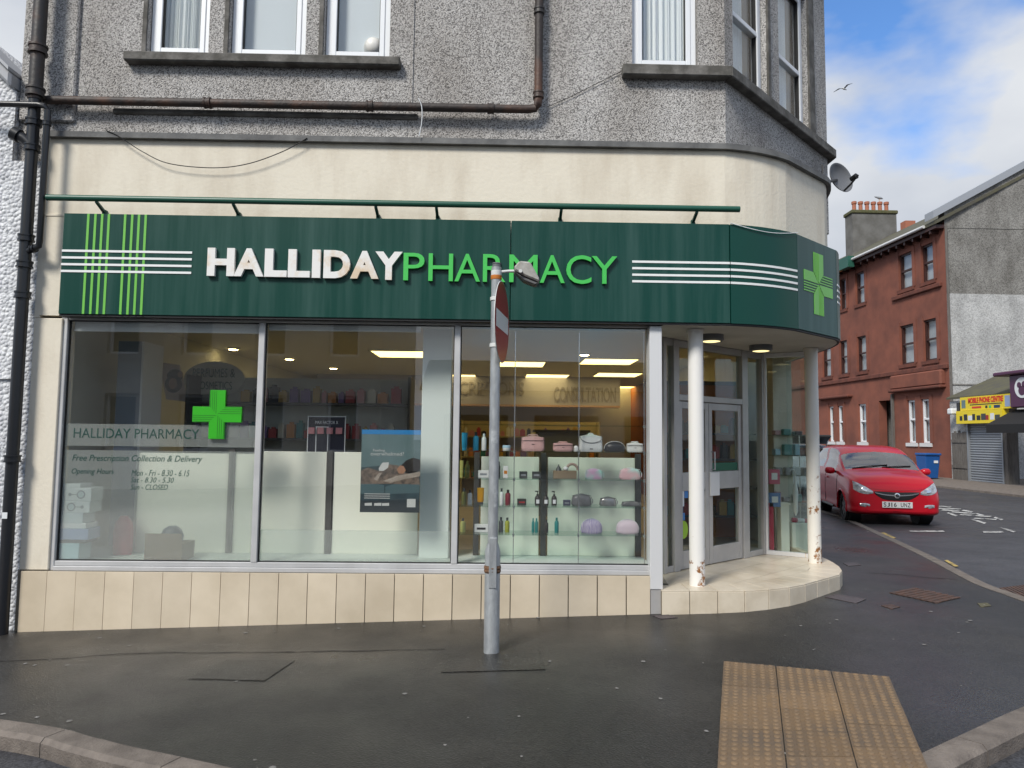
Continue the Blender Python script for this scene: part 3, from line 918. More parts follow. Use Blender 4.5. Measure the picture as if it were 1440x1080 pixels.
for (a, b, c, d) in ((1316, 712.5, 1336, 714), (1318, 716, 1349, 717), (1323, 718, 1347, 720), (1352, 718.5, 1366, 721), (1331, 722, 1344, 726.5), (1336, 721, 1371, 723.5), (1349, 724.5, 1392, 727.5), (1370, 723, 1381, 726), (1365, 731, 1384, 737), (1368, 730, 1400, 731.5), (1397, 728.5, 1408, 732)):
    th = 1.3
    paint([(a, b), (a + 3, b - th), (c + 3, d - th), (c, d)], 'paint_white', 'stroke of the worn white lettering painted across the side street'); k += 1
# far pavement by the red tenement
fp = [(15.3, 8), (15.3, 60), (30, 60), (30, 8)]
o = sheet('pavement', fp, lambda x, y: H(3.0, y) + 0.05, 'kerb_stone', cuts=6, maxlen=4); tag(o, 'grey pavement along the red tenement and shuttered shop', 'pavement')
mb = MB()
for y in range(8, 60, 2):
    mb.prism([(15.3, y, H(3, y) + 0.055), (15.3, y + 1.99, H(3, y + 2) + 0.055), (15.15, y + 1.99, H(3, y + 2) + 0.055), (15.15, y, H(3, y) + 0.055)], (0, 0, -0.3))
tag(mb.build('kerb', 'kerb_stone', None, kind='structure'), 'straight kerb along the far side of the side street', 'kerb')
# ------------------------------------------------------------------ pharmacy building
xl = FU.px(33, 100)[0]                         # left end of the grey upper wall
xr = FU.px(1019, 60)[0]
bld = thing('pharmacy_building', 'grey roughcast corner building with a cream shopfront and tiled plinth', 'building', (0, YW, 0))
Z_EAVE = 7.4
FCH = Frame((xr, YW), (1, 1))                  # chamfered corner
lch = FCH.px(1161, 110)[0]
pe = FCH.at(lch, 0)
FSD = Frame((pe.x, pe.y), (0.02, 1))
def opx(fr, a, b, yb, h=1.55):                 # window opening from the pixels of its frame foot
    u0, z0 = fr.px(a, yb); u1, z1 = fr.px(b, yb)
    return [u0, u1, (z0 + z1) / 2, (z0 + z1) / 2 + h]
w1 = opx(FU, 206, 292.5, 78.5); w2 = opx(FU, 321, 429, 82); w3 = opx(FU, 454.5, 547.5, 85.5)
zz = (w1[2] + w2[2] + w3[2]) / 3
for w in (w1, w2, w3): w[2] = zz; w[3] = zz + 1.6
w4 = opx(FU, 889, 982, 97); w4[3] = w4[2] + 1.6
a5 = FCH.px(1031, 105)[0]; b5 = FCH.px(1078, 105)[0]; a6 = FCH.px(1096, 130)[0]; b6 = FCH.px(1136, 130)[0]
zc = FCH.px(1060, 122)[1]
w5 = [a5, b5, w4[2], w4[2] + 1.6]; w6 = [a6, b6, w4[2], w4[2] + 1.6]
wall(FU, xl, xr, z_ledge - 0.25, Z_EAVE, [w1, w2, w3, w4]).build('upper_wall', 'harling', bld)
wall(FCH, 0.0, lch, z_ledge - 0.25, Z_EAVE, [w5, w6]).build('upper_wall', 'harling', bld)
wall(FSD, 0.0, 13.0, z_ledge - 0.25, Z_EAVE, []).build('upper_wall', 'harling', bld)
FLS = Frame((xl, 20), (0, -1))
wall(FLS, 0.0, 20 - YW - 0.26, -0.3, Z_EAVE, [], th=0.1).build('side_wall', 'harling', bld)
mb = MB(); rf = [(xl - 0.2, YW - 0.25), (xr + 0.1, YW - 0.25), (pe.x + 0.25, pe.y - 0.1), (pe.x + 0.5, 20), (xl - 0.2, 20)]
mb.prism([(p[0], p[1], Z_EAVE + 0.002) for p in rf], (0, 0, 0.12)); mb.build('eaves_course', 'sandstone_sill', bld)
mb = MB()
cx, cy = (xl + pe.x) / 2, 13.0
mb.add([(p[0], p[1], Z_EAVE + 0.125) for p in rf] + [(cx - 2, cy, Z_EAVE + 3.0), (cx + 1.5, cy, Z_EAVE + 3.0)], [(0, 1, 6, 5), (1, 2, 6), (2, 3, 6), (3, 4, 5, 6), (4, 0, 5)])
mb.build('roof', 'slate', bld)
MB().box((xl + 0.11, 19.7, -0.3), (pe.x + 0.2, 19.95, Z_EAVE - 0.002)).build('rear_wall', 'harling', bld)
# raised bands of harling seen on the left part of the wall
ub0, ub1 = FU.px(112, 60)[0], FU.px(119, 60)[0]
MB().fbox(FU, xl + 0.002, ub0, z_ledge + 0.12, Z_EAVE - 0.01, -0.02, 0.035).build('wall_margin', 'harling', bld, bevel=0.012)
ub2 = FU.px(580, 60)[0]
MB().fbox(FU, ub2, ub2 + 0.012, z_ledge + 0.3, Z_EAVE - 0.01, -0.02, 0.012).build('render_joint', 'harling', bld)

def upper_window(fr, w, kind, sill=True):
    u0, u1, z0, z1 = w
    f = MB(); frame_ring(f, fr, u0 + 0.004, u1 - 0.004, z0 + 0.004, z1 - 0.004, 0.06, -0.13, -0.055)
    win = f.build('window', 'upvc_white', bld, bevel=0.006)
    s = MB(); frame_ring(s, fr, u0 + 0.055, u1 - 0.055, z0 + 0.062, z1 - 0.055, 0.045, -0.115, -0.045)
    if kind == 'chamfer' : s.fbox(fr, u0 + 0.1, u1 - 0.1, z0 + 0.66, z0 + 0.71, -0.114, -0.05)
    s.build('sash', 'upvc_white', win, bevel=0.005)
    g = MB(); frame_ring(g, fr, u0 + 0.099, u1 - 0.099, z0 + 0.106, z1 - 0.099, 0.007, -0.10, -0.058); g.build('gasket', 'black_rubber', win)
    g = MB(); g.fbox(fr, u0 + 0.07, u1 - 0.07, z0 + 0.055, z0 + 0.066, -0.11, -0.049); g.build('drip_gap', 'black_rubber', win)
    MB().fbox(fr, u0 + 0.1, u1 - 0.1, z0 + 0.107, z1 - 0.1, -0.092, -0.084).build('pane', 'upper_glass', win)
    for k in (0.28, 0.75):
        uu = u0 + (u1 - u0) * k
        MB().fbox(fr, uu - 0.016, uu + 0.016, z0 + 0.026, z0 + 0.036, -0.06, -0.0515).build('vent_slot', 'aluminium_grey', win)
    # curtain with vertical folds
    c = MB(); n = 60; vs = []; fs = []
    c0, c1 = u0 + 0.06, u1 - 0.06
    if kind == 'half': c1 = u0 + (u1 - u0) * 0.74
    if kind == 'chamfer': c1 = u0 + (u1 - u0) * 0.66
    random.seed(int(u0 * 100))
    ph = random.random() * 6
    for i in range(n + 1):
        u = c0 + (c1 - c0) * i / n
        d = -0.155 + (0.015 * math.sin(i * 0.9 + ph) + 0.01 * math.sin(i * 2.3 + ph) if kind != 'plain' else 0)
        vs += [fr.at(u, z0 + 0.02, d), fr.at(u, z1, d)]
    for i in range(n): fs.append((2 * i, 2 * i + 2, 2 * i + 3, 2 * i + 1))
    c.add(vs, fs); c.build('curtain', 'curtain_white' if kind != 'plain' else C('net_grey', (0.72, 0.76, 0.77), 0.9), win, smooth=80)
    if kind == 'half':
        MB().fbox(fr, c1 - 0.02, u1 - 0.02, z0, z1, -0.20, -0.195).build('net', C('net_grey', (0.72, 0.76, 0.77), 0.9), win)
    if kind == 'chamfer':
        MB().fbox(fr, c1 - 0.01, u1 - 0.02, z0, z1, -0.150, -0.142).build('drape', 'curtain_tan', win)
    return win
upper_window(FU, w1, 'half'); upper_window(FU, w2, 'plain'); win3 = upper_window(FU, w3, 'plain')
upper_window(FU, w4, 'folds'); upper_window(FCH, w5, 'chamfer'); upper_window(FCH, w6, 'chamfer')
C('globe_white', (0.75, 0.73, 0.68), 0.4)
bc = FU.at(w3[1] - 0.17, w3[2] + 0.20, -0.155)
tag(MB().lathe(tuple(bc - V((0, 0, 0.09))), [(0.03, 0), (0.06, 0.012), (0.085, 0.05), (0.092, 0.09), (0.085, 0.13), (0.06, 0.165), (0.02, 0.182)], 24).build('globe_lamp', 'globe_white', None, smooth=60), 'round white globe standing inside the upstairs window', 'globe')
# sills
zs0 = zz - 0.085
u0, u1 = FU.px(180, 85)[0], FU.px(564, 95)[0]
MB().fbox(FU, u0, u1, zs0, zz - 0.001, -0.12, 0.09).build('sill', 'sandstone_sill', bld, bevel=0.01)
u0 = FU.px(874, 104)[0]; zt = w4[2]
sl_ = MB(); b1 = 0.09
pa, pb, pc = FU.at(u0, 0, b1), None, None
pts_o = offset_line([(u0, YW), (xr, YW), (pe.x, pe.y), (pe.x, pe.y + 1.0)], 0.09); pts_i = offset_line([(u0, YW), (xr, YW), (pe.x, pe.y), (pe.x, pe.y + 1.0)], -0.1)
for i in range(3):
    q = [pts_o[i], pts_o[i + 1], pts_i[i + 1], pts_i[i]]
    MB().prism([(k.x, k.y, zt - 0.10) for k in q], (0, 0, 0.099)).build('sill', 'sandstone_sill', bld, bevel=0.008)
# stone jamb strips beside the chamfer windows
MB().fbox(FCH, b5 + 0.004, b5 + 0.07, zt, Z_EAVE - 0.3, -0.02, 0.02).build('jamb', 'sandstone_sill', bld, bevel=0.005)
MB().fbox(FCH, b6 + 0.004, b6 + 0.16, zt, Z_EAVE - 0.3, -0.02, 0.02).build('jamb', 'sandstone_sill', bld, bevel=0.005)
for w in (w1, w2, w3):
    MB().fbox(FU, w[0] - 0.045, w[0] - 0.003, w[2], Z_EAVE - 0.5, -0.02, 0.012).build('jamb', 'sandstone_sill', bld, bevel=0.004)
# cream band, facet by facet, from the window head up to the ledge
zb_in = z_f_bot + 0.002
cz1 = z_ledge - 0.055
inn_c = offset_line(CREAM, -0.22)
for i in range(len(CREAM) - 1):
    z0 = zb_in
    if i == len(CREAM) - 2:
        a, b = CREAM[-2], CREAM[-1]; a2 = a.lerp(b, 0.03); ai = inn_c[-2].lerp(inn_c[-1], 0.03)
        MB().prism([(k.x, k.y, zb_in) for k in (a, a2, ai, inn_c[-2])], (0, 0, cz1 - zb_in)).build('cream_wall', 'cream_render', bld)
        q = [a2, b, inn_c[-1], ai]
        MB().prism([(k.x, k.y, -0.2) for k in q], (0, 0, cz1 + 0.2)).build('cream_wall', 'cream_render', bld)
    else:
        q = [CREAM[i], CREAM[i + 1], inn_c[i + 1], inn_c[i]]
        MB().prism([(k.x, k.y, z0) for k in q], (0, 0, cz1 - z0)).build('cream_wall', 'cream_render', bld)
# ledge: flashing along the whole band and a cap behind it
lo_ = offset_line(CREAM, 0.045); li_ = offset_line(CREAM, -0.2)
for i in range(len(CREAM) - 1):
    a, b, c, d = lo_[i], lo_[i + 1], li_[i + 1], li_[i]
    lm = MB()
    lm.prism([(k.x, k.y, cz1 + 0.001) for k in (a, b, c, d)], (0, 0, 0.05))
    lm.add([(a.x, a.y, cz1 + 0.0505), (b.x, b.y, cz1 + 0.0505), (c.x, c.y, cz1 + 0.13), (d.x, d.y, cz1 + 0.13)], [(0, 1, 2, 3)])
    lm.build('ledge', 'lead_flashing', bld)
capz = cz1 + 0.11
MB().prism([(p.x, p.y, capz - 0.09) for p in li_] + [(li_[0].x, 20, capz - 0.09)], (0, 0, 0.08)).build('ledge_cap', 'lead_flashing', bld)
# old course below the pipe
u0, u1 = FU.px(160, 158)[0], FU.px(588, 163)[0]; zq = FU.px(380, 162)[1]
MB().fbox(FU, u0, u1, zq - 0.02, zq + 0.03, -0.05, 0.03).build('string_course', 'sandstone_sill', bld, bevel=0.012)
# pilaster on the left
ua, ub = FC.px(36, 640)[0], FC.px(78, 620)[0]
ua2 = FC.px(66, 250)[0]
MB().fbox(FC, ua, ub, z_sill - 0.045, z_f_bot - 0.022, -0.2, -0.001).build('pilaster', 'cream_render', bld, bevel=0.006)
MB().fbox(FC, ua, CREAM[0].x - 0.001, z_f_bot - 0.02, cz1, -0.2, -0.002).build('pilaster', 'cream_render', bld)
# cream return below the fascia, hairline step
MB().fbox(FC, ua + 0.01, FC.px(1027, 310)[0], z_f_top + 0.004, z_f_top + 0.02, -0.01, 0.006).build('render_lip', 'cream_render', bld)
# plinth of upright tiles
pl = MB().fbox(FP, ua + 0.004, FP.px(914, 820)[0], -0.4, z_sill - 0.05, -0.2, -0.012).build('plinth', 'grout', bld)
px_j = [29, 66] + [66 + 40.75 * i for i in range(1, 22)]
tm = {}
for i in range(len(px_j) - 1):
    a = FP.px(px_j[i], 830)[0]; b = FP.px(px_j[i + 1], 830)[0]
    if i == len(px_j) - 2: b = FP.px(914, 830)[0]
    w = b - a
    key = round(w, 2) if i not in (0, len(px_j) - 2) else (i,)
    if key not in tm:
        m_ = MB().box((0.0011, -0.012, -0.55), (w - 0.0011, 0, 0))
        t_ = m_.build('tile', 'plinth_tile', pl, bevel=0.001); tm[key] = t_.data
        t_.location = V((a, YP + 0.0 + random.uniform(0, 0.0015), z_sill - 0.048)) - BASE[pl.name]
    else:
        t_ = place('tile', tm[key], pl, None, at=(a, YP + random.uniform(0, 0.0015), z_sill - 0.048))
# entrance step
STEP = offset_line(FINE, -0.03)
s0 = V((FP.px(929, 830)[0], 6.0))
stp = resample([s0] + STEP[1:-2] + [V((STEP[-2].x, STEP[-2].y - 0.1))], 0.235)
DA = Zp(931, 807, ZS); DB = Zp(1075, 779, ZS)   # feet of the slanted door screen
DA = V((DA.x, DA.y)); DB = V((DB.x, DB.y))
_cd = ray(1141, 785); CE = V((_cd.x / _cd.y * (DB.y - 0.24), DB.y - 0.24))         # outer end of the glass case
print('door', DA, DB, 'case', CE, 'step', [tuple(round(a, 2) for a in p) for p in stp])
back = [V((CE.x + 0.1, CE.y + 0.1)), V((DB.x + 0.05, DB.y + 0.1)), V((DA.x - 0.05, DA.y + 0.1)), V((s0.x, DA.y))]
core_o = offset_line(stp, -0.016)
core = core_o + back
step = MB().prism([(p.x, p.y, -0.3) for p in core], (0, 0, 0.3 + ZS - 0.014)).build('entrance_step', 'grout', bld)
# riser tiles
def along(pts, step_len):
    outp = []; 
    for i in range(len(pts) - 1):
        n = max(1, round((pts[i + 1] - pts[i]).length / step_len))
        for k in range(n): outp.append((pts[i].lerp(pts[i + 1], k / n), pts[i].lerp(pts[i + 1], (k + 1) / n)))
    return outp
for a, b in zip(stp[:-1], stp[1:]):
    d = (b - a).normalized(); n_ = V((-d.y, d.x)); g = d * 0.003
    q = [a + g, b - g, b - g + n_ * 0.014, a + g + n_ * 0.014]
    MB().prism([(k.x, k.y, -0.25) for k in q], (0, 0, ZS + 0.25 - 0.013)).build('riser_tile', 'step_tile', step, bevel=0.002)
inner = offset_line(stp, -0.29)
for i, (a, b) in enumerate(along(stp, 0.3)):
    pass
no_, ni_ = along(stp, 0.33), []
# border tiles between outer edge and inner line
for i in range(len(stp) - 1):
    n = 1
    for k in range(n):
        a, b = stp[i].lerp(stp[i + 1], k / n), stp[i].lerp(stp[i + 1], (k + 1) / n)
        c, d = inner[i].lerp(inner[i + 1], (k + 1) / n), inner[i].lerp(inner[i + 1], k / n)
        cc = (a + b + c + d) / 4
        q = [p + (cc - p).normalized() * 0.004 for p in (a, b, c, d)]
        MB().prism([(k_.x, k_.y, ZS - 0.012) for k_ in q], (0, 0, 0.012)).build('floor_tile', 'step_tile', step, bevel=0.0015)
conv = inner + [V((CE.x, CE.y + 0.05)), V((DB.x, DB.y + 0.02)), V((DA.x, DA.y + 0.02)), V((s0.x, DA.y - 0.1))]
def ccw(ps):
    return ps if sum(ps[i][0] * ps[(i + 1) % len(ps)][1] - ps[(i + 1) % len(ps)][0] * ps[i][1] for i in range(len(ps))) > 0 else ps[::-1]
convp = ccw([(p.x, p.y) for p in conv])
def hull(ps):
    ps = sorted(ps); h = []
    for seq in (ps, ps[::-1]):
        q = []
        for p in seq:
            while len(q) > 1 and (q[-1][0] - q[-2][0]) * (p[1] - q[-2][1]) - (q[-1][1] - q[-2][1]) * (p[0] - q[-2][0]) <= 0: q.pop()
            q.append(p)
        h += q[:-1]
    return h
convp = hull(convp)
th_ = R(42)
du, dv = V((math.cos(th_), math.sin(th_))), V((-math.sin(th_), math.cos(th_)))
for i in range(-2, 9):
    for j in range(-7, 4):
        o_ = DA + du * (i * 0.33) + dv * (j * 0.33)
        q = [o_ + du * 0.002 + dv * 0.002, o_ + du * 0.328 + dv * 0.002, o_ + du * 0.328 + dv * 0.328, o_ + du * 0.002 + dv * 0.328]
        r_ = clip_poly([(p.x, p.y) for p in q], convp)
        if len(r_) >= 3:
            ar = abs(sum(r_[k][0] * r_[(k + 1) % len(r_)][1] - r_[(k + 1) % len(r_)][0] * r_[k][1] for k in range(len(r_)))) / 2
            if ar > 0.002: MB().prism([(p[0], p[1], ZS - 0.0125) for p in r_], (0, 0, 0.012)).build('floor_tile', 'step_tile', step)
# soffit over the entrance
so = offset_line(FINE, -0.035)
sof = [V((FP.px(931, 460)[0] , YF + 0.03))] + so[1:-1] + [V((CE.x + 0.1, CE.y + 0.25)), DB + V((0.1, 0.2)), DA + V((-0.1, 0.15))]
MB().prism([(p.x, p.y, z_f_bot - 0.018) for p in sof], (0, 0, 0.02)).build('soffit', 'soffit_white', bld)
# round columns
col_pos = []
for (pxc, pyc, mt) in ((980.5, 823, 'column_paint'), (1146, 791, 'column_paint_rusty')):
    p = Zp(pxc, pyc, ZS); col_pos.append(p)
    mb = MB(); mb.lathe((p.x, p.y, ZS - 0.002), [(0.066, 0), (0.066, 0.6), (0.066, 1.2), (0.066, z_f_bot - ZS - 0.05), (0.074, z_f_bot - ZS - 0.05), (0.074, z_f_bot - ZS - 0.02)], 32)
    mb.build('column', mt, bld, smooth=40)
print('cols', col_pos, 'fascia plan', PLAN)
# shop window: aluminium frame with three panes
m1, m2 = FG.px(364.5, 620)[0], FG.px(641.5, 620)[0]
uL = FG.px(80, 620)[0]; uR = FG.px(915, 620)[0]
f = MB()
f.fbox(FG, uL, uL + 0.055, z_sill - 0.05, z_head - 0.001, -0.06, 0.035)
f.fbox(FG, uL + 0.055, uR, z_head - 0.03, z_head - 0.001, -0.06, 0.03)
f.fbox(FG, uL + 0.055, uR, z_sill - 0.05, z_sill - 0.012, -0.06, 0.05)
f.fbox(FG, uL + 0.055, uR, z_sill - 0.0115, z_sill + 0.028, -0.06, 0.03)
for m_ in (m1, m2): f.fbox(FG, m_ - 0.026, m_ + 0.026, z_sill + 0.0285, z_head - 0.0305, -0.06, 0.034)
sw = f.build('shop_window', 'aluminium', bld, bevel=0.004)
ug = [(uL + 0.058, m1 - 0.028), (m1 + 0.028, m2 - 0.028), (m2 + 0.028, uR - 0.004)]
for a, b in ug:
    MB().fbox(FG, a, b, z_sill + 0.03, z_head - 0.032, -0.007, 0.0).build('pane', 'shop_glass', sw)
    g = MB(); frame_ring(g, FG, a - 0.002, b + 0.002, z_sill + 0.0287, z_head - 0.0307, 0.008, -0.012, 0.006); g.build('gasket', 'black_rubber', sw)
za, zb2, zc2 = FG.px(220, 597)[1], FG.px(220, 628)[1], FG.px(220, 634)[1]
zd = FG.px(500, 746)[1]
for (a, b), z0, z1 in ((ug[0], zb2, za), (ug[0], z_sill + 0.032, zc2), (ug[1], z_sill + 0.032, zd)):
    MB().fbox(FG, a + 0.006, b - 0.006, z0, z1, -0.0125, -0.0095).build('frosted_film', 'frosted_film', sw)
# wide end post in front of the step
uq0, uq1 = FP.px(913.5, 640)[0], FP.px(931, 640)[0]
MB().fbox(FP, uq0, uq1, ZS - 0.0, z_f_bot - 0.02, -0.14, 0.012).build('end_post', 'aluminium_light', bld, bevel=0.004)
MB().fbox(FP, uq0 + 0.004, uq1 - 0.004, -0.3, ZS - 0.001, -0.10, 0.004).build('end_post_foot', 'aluminium_grey', bld)

# ------------------------------------------------------------------ door screen
FD = Frame(DA, DB - DA); LD = (DB - DA).length
def du_(px, py=690): return FD.px(px, py)[0]
zdh = FD.px(1010, 567)[1]; ztop = z_f_bot - 0.02
dsc = MB()
posts = [(du_(945), du_(953)), (du_(1042.5), du_(1050.5)), (LD - 0.05, LD)]
dsc.fbox(FD, 0.0, 0.05, ZS, ztop, -0.05, 0.03)
for a, b in posts: dsc.fbox(FD, a, b, ZS, ztop, -0.05, 0.03)
dsc.fbox(FD, posts[0][1], posts[1][0], zdh, zdh + 0.06, -0.05, 0.028)
dsc.fbox(FD, 0.05, LD - 0.05, ztop - 0.07, ztop - 0.001, -0.048, 0.02)
dsc.fbox(FD, 0.05, posts[0][0], ZS + 0.001, ZS + 0.06, -0.048, 0.02)
dsc.fbox(FD, posts[1][1], LD - 0.05, ZS + 0.001, ZS + 0.06, -0.048, 0.02)
scr = dsc.build('door_screen', 'aluminium_grey', bld, bevel=0.004)
MB().fbox(FD, 0.05, posts[0][0], ZS + 0.06, ztop - 0.07, -0.012, -0.006).build('pane', 'clear_glass', scr)
MB().fbox(FD, posts[1][1], LD - 0.05, ZS + 0.06, ztop - 0.07, -0.012, -0.006).build('pane', 'clear_glass', scr)
MB().fbox(FD, posts[0][1], posts[1][0], zdh + 0.06, ztop - 0.07, -0.012, -0.006).build('pane', 'clear_glass', scr)
mid = du_(996)
def leaf(a, b, mid_w, label):
    d = MB(); z0, z1 = ZS + 0.008, zdh - 0.006
    d.fbox(FD, a, a + 0.06, z0, z1, -0.035, 0.012); d.fbox(FD, b - 0.06, b, z0, z1, -0.035, 0.012)
    d.fbox(FD, a + 0.06, b - 0.06, z0, z0 + 0.17, -0.034, 0.011); d.fbox(FD, a + 0.06, b - 0.06, z1 - 0.07, z1, -0.034, 0.011)
    zm = FD.px(1025, 662)[1]; zm2 = FD.px(1025, 686)[1]
    d.fbox(FD, a + 0.06, b - 0.06, zm2, zm, -0.034, 0.011)
    o = d.build('door', 'aluminium_grey', bld, bevel=0.003)
    MB().fbox(FD, a + 0.06, b - 0.06, z0 + 0.17, zm2, -0.014, -0.008).build('pane', 'clear_glass', o)
    MB().fbox(FD, a + 0.06, b - 0.06, zm, z1 - 0.07, -0.014, -0.008).build('pane', 'clear_glass', o)
    return o, zm, zm2
dl, zm, zm2 = leaf(posts[0][1] + 0.006, mid - 0.003, 0, '')
dr, zm, zm2 = leaf(mid + 0.003, posts[1][0] - 0.006, 0, '')
MB().fbox(FD, mid + 0.003, mid + 0.17, FD.px(1000, 697)[1], FD.px(1000, 664)[1], 0.0125, 0.026).build('push_plate', 'aluminium_light', dr, bevel=0.003)
hp = [FD.at(mid + 0.045, zm + 0.02, 0.012), FD.at(mid + 0.045, zm + 0.02, 0.05), FD.at(mid + 0.045, zm + 0.20, 0.05), FD.at(mid + 0.045, zm + 0.20, 0.012)]
MB().tube(hp, 0.009).build('handle', 'chrome', dr, smooth=50)
# stickers on the door glass
def sticker(fr, pxa, pya, pxb, pyb, d, mat, label, name='door_sticker', oval=False):
    u0, z1 = fr.px(pxa, pya, d); u1, z0 = fr.px(pxb, pyb, d)
    if oval:
        mb = MB(); n = 20
        mb.prism([fr.at((u0 + u1) / 2 + (u1 - u0) / 2 * math.cos(6.283 * i / n), (z0 + z1) / 2 + (z1 - z0) / 2 * math.sin(6.283 * i / n), d) for i in range(n)], fr.n * 0.001)
    else:
        mb = MB().fbox(fr, u0, u1, z0, z1, d, d + 0.001)
    return tag(mb.build(name, mat, None), label, 'sticker')
C('st_white', (0.72, 0.75, 0.78), 0.5); C('st_blue', (0.06, 0.22, 0.55), 0.5); C('st_navy', (0.015, 0.04, 0.12), 0.5); C('st_lime', (0.30, 0.52, 0.03), 0.5); C('st_yellowgreen', (0.42, 0.55, 0.05), 0.5); C('st_darkgreen', (0.006, 0.10, 0.05), 0.5); C('st_pink', (0.5, 0.05, 0.1), 0.5)
sticker(FD, 954.5, 688, 962, 712, -0.004, 'st_white', 'white notice sticker high on the left door pane')
sticker(FD, 962.3, 689, 967.5, 700, -0.004, 'st_blue', 'small bright blue sticker on the left door pane')
sticker(FD, 954.5, 713, 961, 721, -0.004, 'st_navy', 'navy sticker in the column on the left door pane')
sticker(FD, 954.5, 722, 963, 731.5, -0.004, 'st_blue', 'lowest blue and white sticker on the left door pane')
sticker(FD, 955, 733, 967.5, 757, -0.004, 'st_lime', 'round lime green sticker low on the left door pane', oval=True)
sticker(FD, 1000.5, 651, 1037, 661, -0.004, 'st_darkgreen', 'dark green notice strip across the right door pane')
# ------------------------------------------------------------------ glass display case right of the door
FCS = Frame(DB + V((0.0, 0.0)), CE - DB); LC = (CE - DB).length
cs = MB(); cs.fbox(FCS, 0.0, LC, ZS, ZS + 0.045, -0.04, 0.02); cs.fbox(FCS, 0.002, 0.045, ZS + 0.046, ztop, -0.04, 0.02); cs.fbox(FCS, 0.046, LC, ztop - 0.05, ztop - 0.002, -0.04, 0.019)
case = cs.build('side_window', 'aluminium_light', bld, bevel=0.003)
MB().fbox(FCS, 0.046, LC, ZS + 0.046, ztop - 0.051, -0.01, -0.004).build('pane', 'clear_glass', case)
_c2 = CREAM[-2].lerp(CREAM[-1], 0.03); CE2 = V((_c2.x - 0.05, _c2.y))
FC2 = Frame(CE, CE2 - CE); L2 = (CE2 - CE).length
MB().fbox(FC2, 0.004, L2, ZS + 0.046, ztop - 0.051, -0.01, -0.004).build('pane', 'clear_glass', case)
MB().fbox(FC2, 0.004, L2, ZS - 0.3, ZS + 0.045, -0.06, 0.02).build('side_sill', 'plinth_tile', case)
MB().fbox(FC2, 0.004, L2, ztop - 0.05, ztop - 0.002, -0.04, 0.019).build('side_head', 'aluminium_light', case)
# ------------------------------------------------------------------ fascia sign
sg = thing('fascia_sign', 'dark green pharmacy fascia with raised lettering and crosses wrapping the corner', 'shop sign', (P[0].x, YF, z_f_bot))
seam = FF.px(718, 380)[0]
facets = [(FF, P[0].x, seam - 0.003, 'sign_green'), (FF, seam + 0.003, P[1].x - 0.004, 'sign_green')]
frs = []
for i in range(1, 6):
    fr = Frame(P[i], P[i + 1] - P[i]); frs.append((fr, (P[i + 1] - P[i]).length))
for fr, a, b, mt in facets: MB().fbox(fr, a, b, z_f_bot, z_f_top, -0.06, 0).build('panel', mt, sg, bevel=0.003)
def bent(pts, z0, z1, d0, d1, name, mat):
    a = offset_line(pts, d1); b = offset_line(pts, d0); n = len(pts); vs = []; fs = []
    for p, q in zip(a, b): vs += [(p.x, p.y, z0), (p.x, p.y, z1), (q.x, q.y, z0), (q.x, q.y, z1)]
    for i in range(n - 1):
        o = 4 * i; fs += [(o, o + 4, o + 5, o + 1), (o + 2, o + 3, o + 7, o + 6), (o + 1, o + 5, o + 7, o + 3), (o, o + 2, o + 6, o + 4)]
    o = 4 * (n - 1); fs += [(0, 1, 3, 2), (o, o + 2, o + 3, o + 1)]
    return MB().add(vs, fs).build(name, mat, sg, smooth=30)
def trim(pts, e): return [pts[0].lerp(pts[1], e)] + pts[1:-1] + [pts[-1].lerp(pts[-2], e)]
bent(trim(ARC2, 0.03), z_f_bot, z_f_top, -0.06, 0, 'panel', 'sign_green_plain')
MB().fbox(frs[1][0], 0.003, frs[1][1] - 0.003, z_f_bot, z_f_top, -0.06, 0).build('panel', 'sign_green', sg, bevel=0.003)
bent(trim(ARC4, 0.03), z_f_bot, z_f_top, -0.06, 0, 'panel', 'sign_green')
fr, ln = frs[4]; MB().fbox(fr, 0.003, ln - 0.003, z_f_bot, z_f_top, -0.06, 0).build('panel', 'sign_green', sg)
# thin black trim below the fascia, its colour standing in for a shadow gap
ca = offset_line(FINE, -0.012); cb = offset_line(FINE, -0.095)
for z in (z_f_bot - 0.0165,):
    for i in range(len(FINE) - 1):
        q = [ca[i], ca[i + 1], cb[i + 1], cb[i]]
        MB().prism([(k.x, k.y, z) for k in q], (0, 0, 0.0155)).build('shadow_gap_trim', 'black_rubber', sg)
# stripes
def stripe(fr, pa, pb, w, d0, d1, mat, name='stripe'):
    (u0, z0), (u1, z1) = pa, pb
    if abs(u1 - u0) > abs(z1 - z0):
        z = (z0 + z1) / 2; return MB().fbox(fr, u0, u1, z - w / 2, z + w / 2, d0, d1).build(name, mat, sg)
    u = (u0 + u1) / 2; return MB().fbox(fr, u - w / 2, u + w / 2, z0, z1, d0, d1).build(name, mat, sg)
for pxv in (121, 131, 140.5, 150, 173, 183, 192.5, 202):
    u = FF.px(pxv, 368)[0]; stripe(FF, (u, z_f_bot + 0.002), (u, z_f_top - 0.002), 0.02, 0.0005, 0.003, 'cross_green')
for k in range(4):
    z = FF.px(180, 354 + k * 9.5)[1]; stripe(FF, (P[0].x + 0.003, z), (FF.px(270, 366)[0], z), 0.019, 0.0035, 0.006, 'stripe_white')
    z = FF.px(958, 369 + k * 9.2)[1]; stripe(FF, (FF.px(889, 380)[0], z), (P[1].x - 0.004, z), 0.019, 0.0005, 0.004, 'stripe_white')
    bent(trim(ARC2, 0.03), z - 0.0095, z + 0.0095, 0.0005, 0.004, 'stripe', 'stripe_white'); bent(trim(ARC4, 0.1), z - 0.0095, z + 0.0095, 0.0005, 0.004, 'stripe', 'stripe_white')
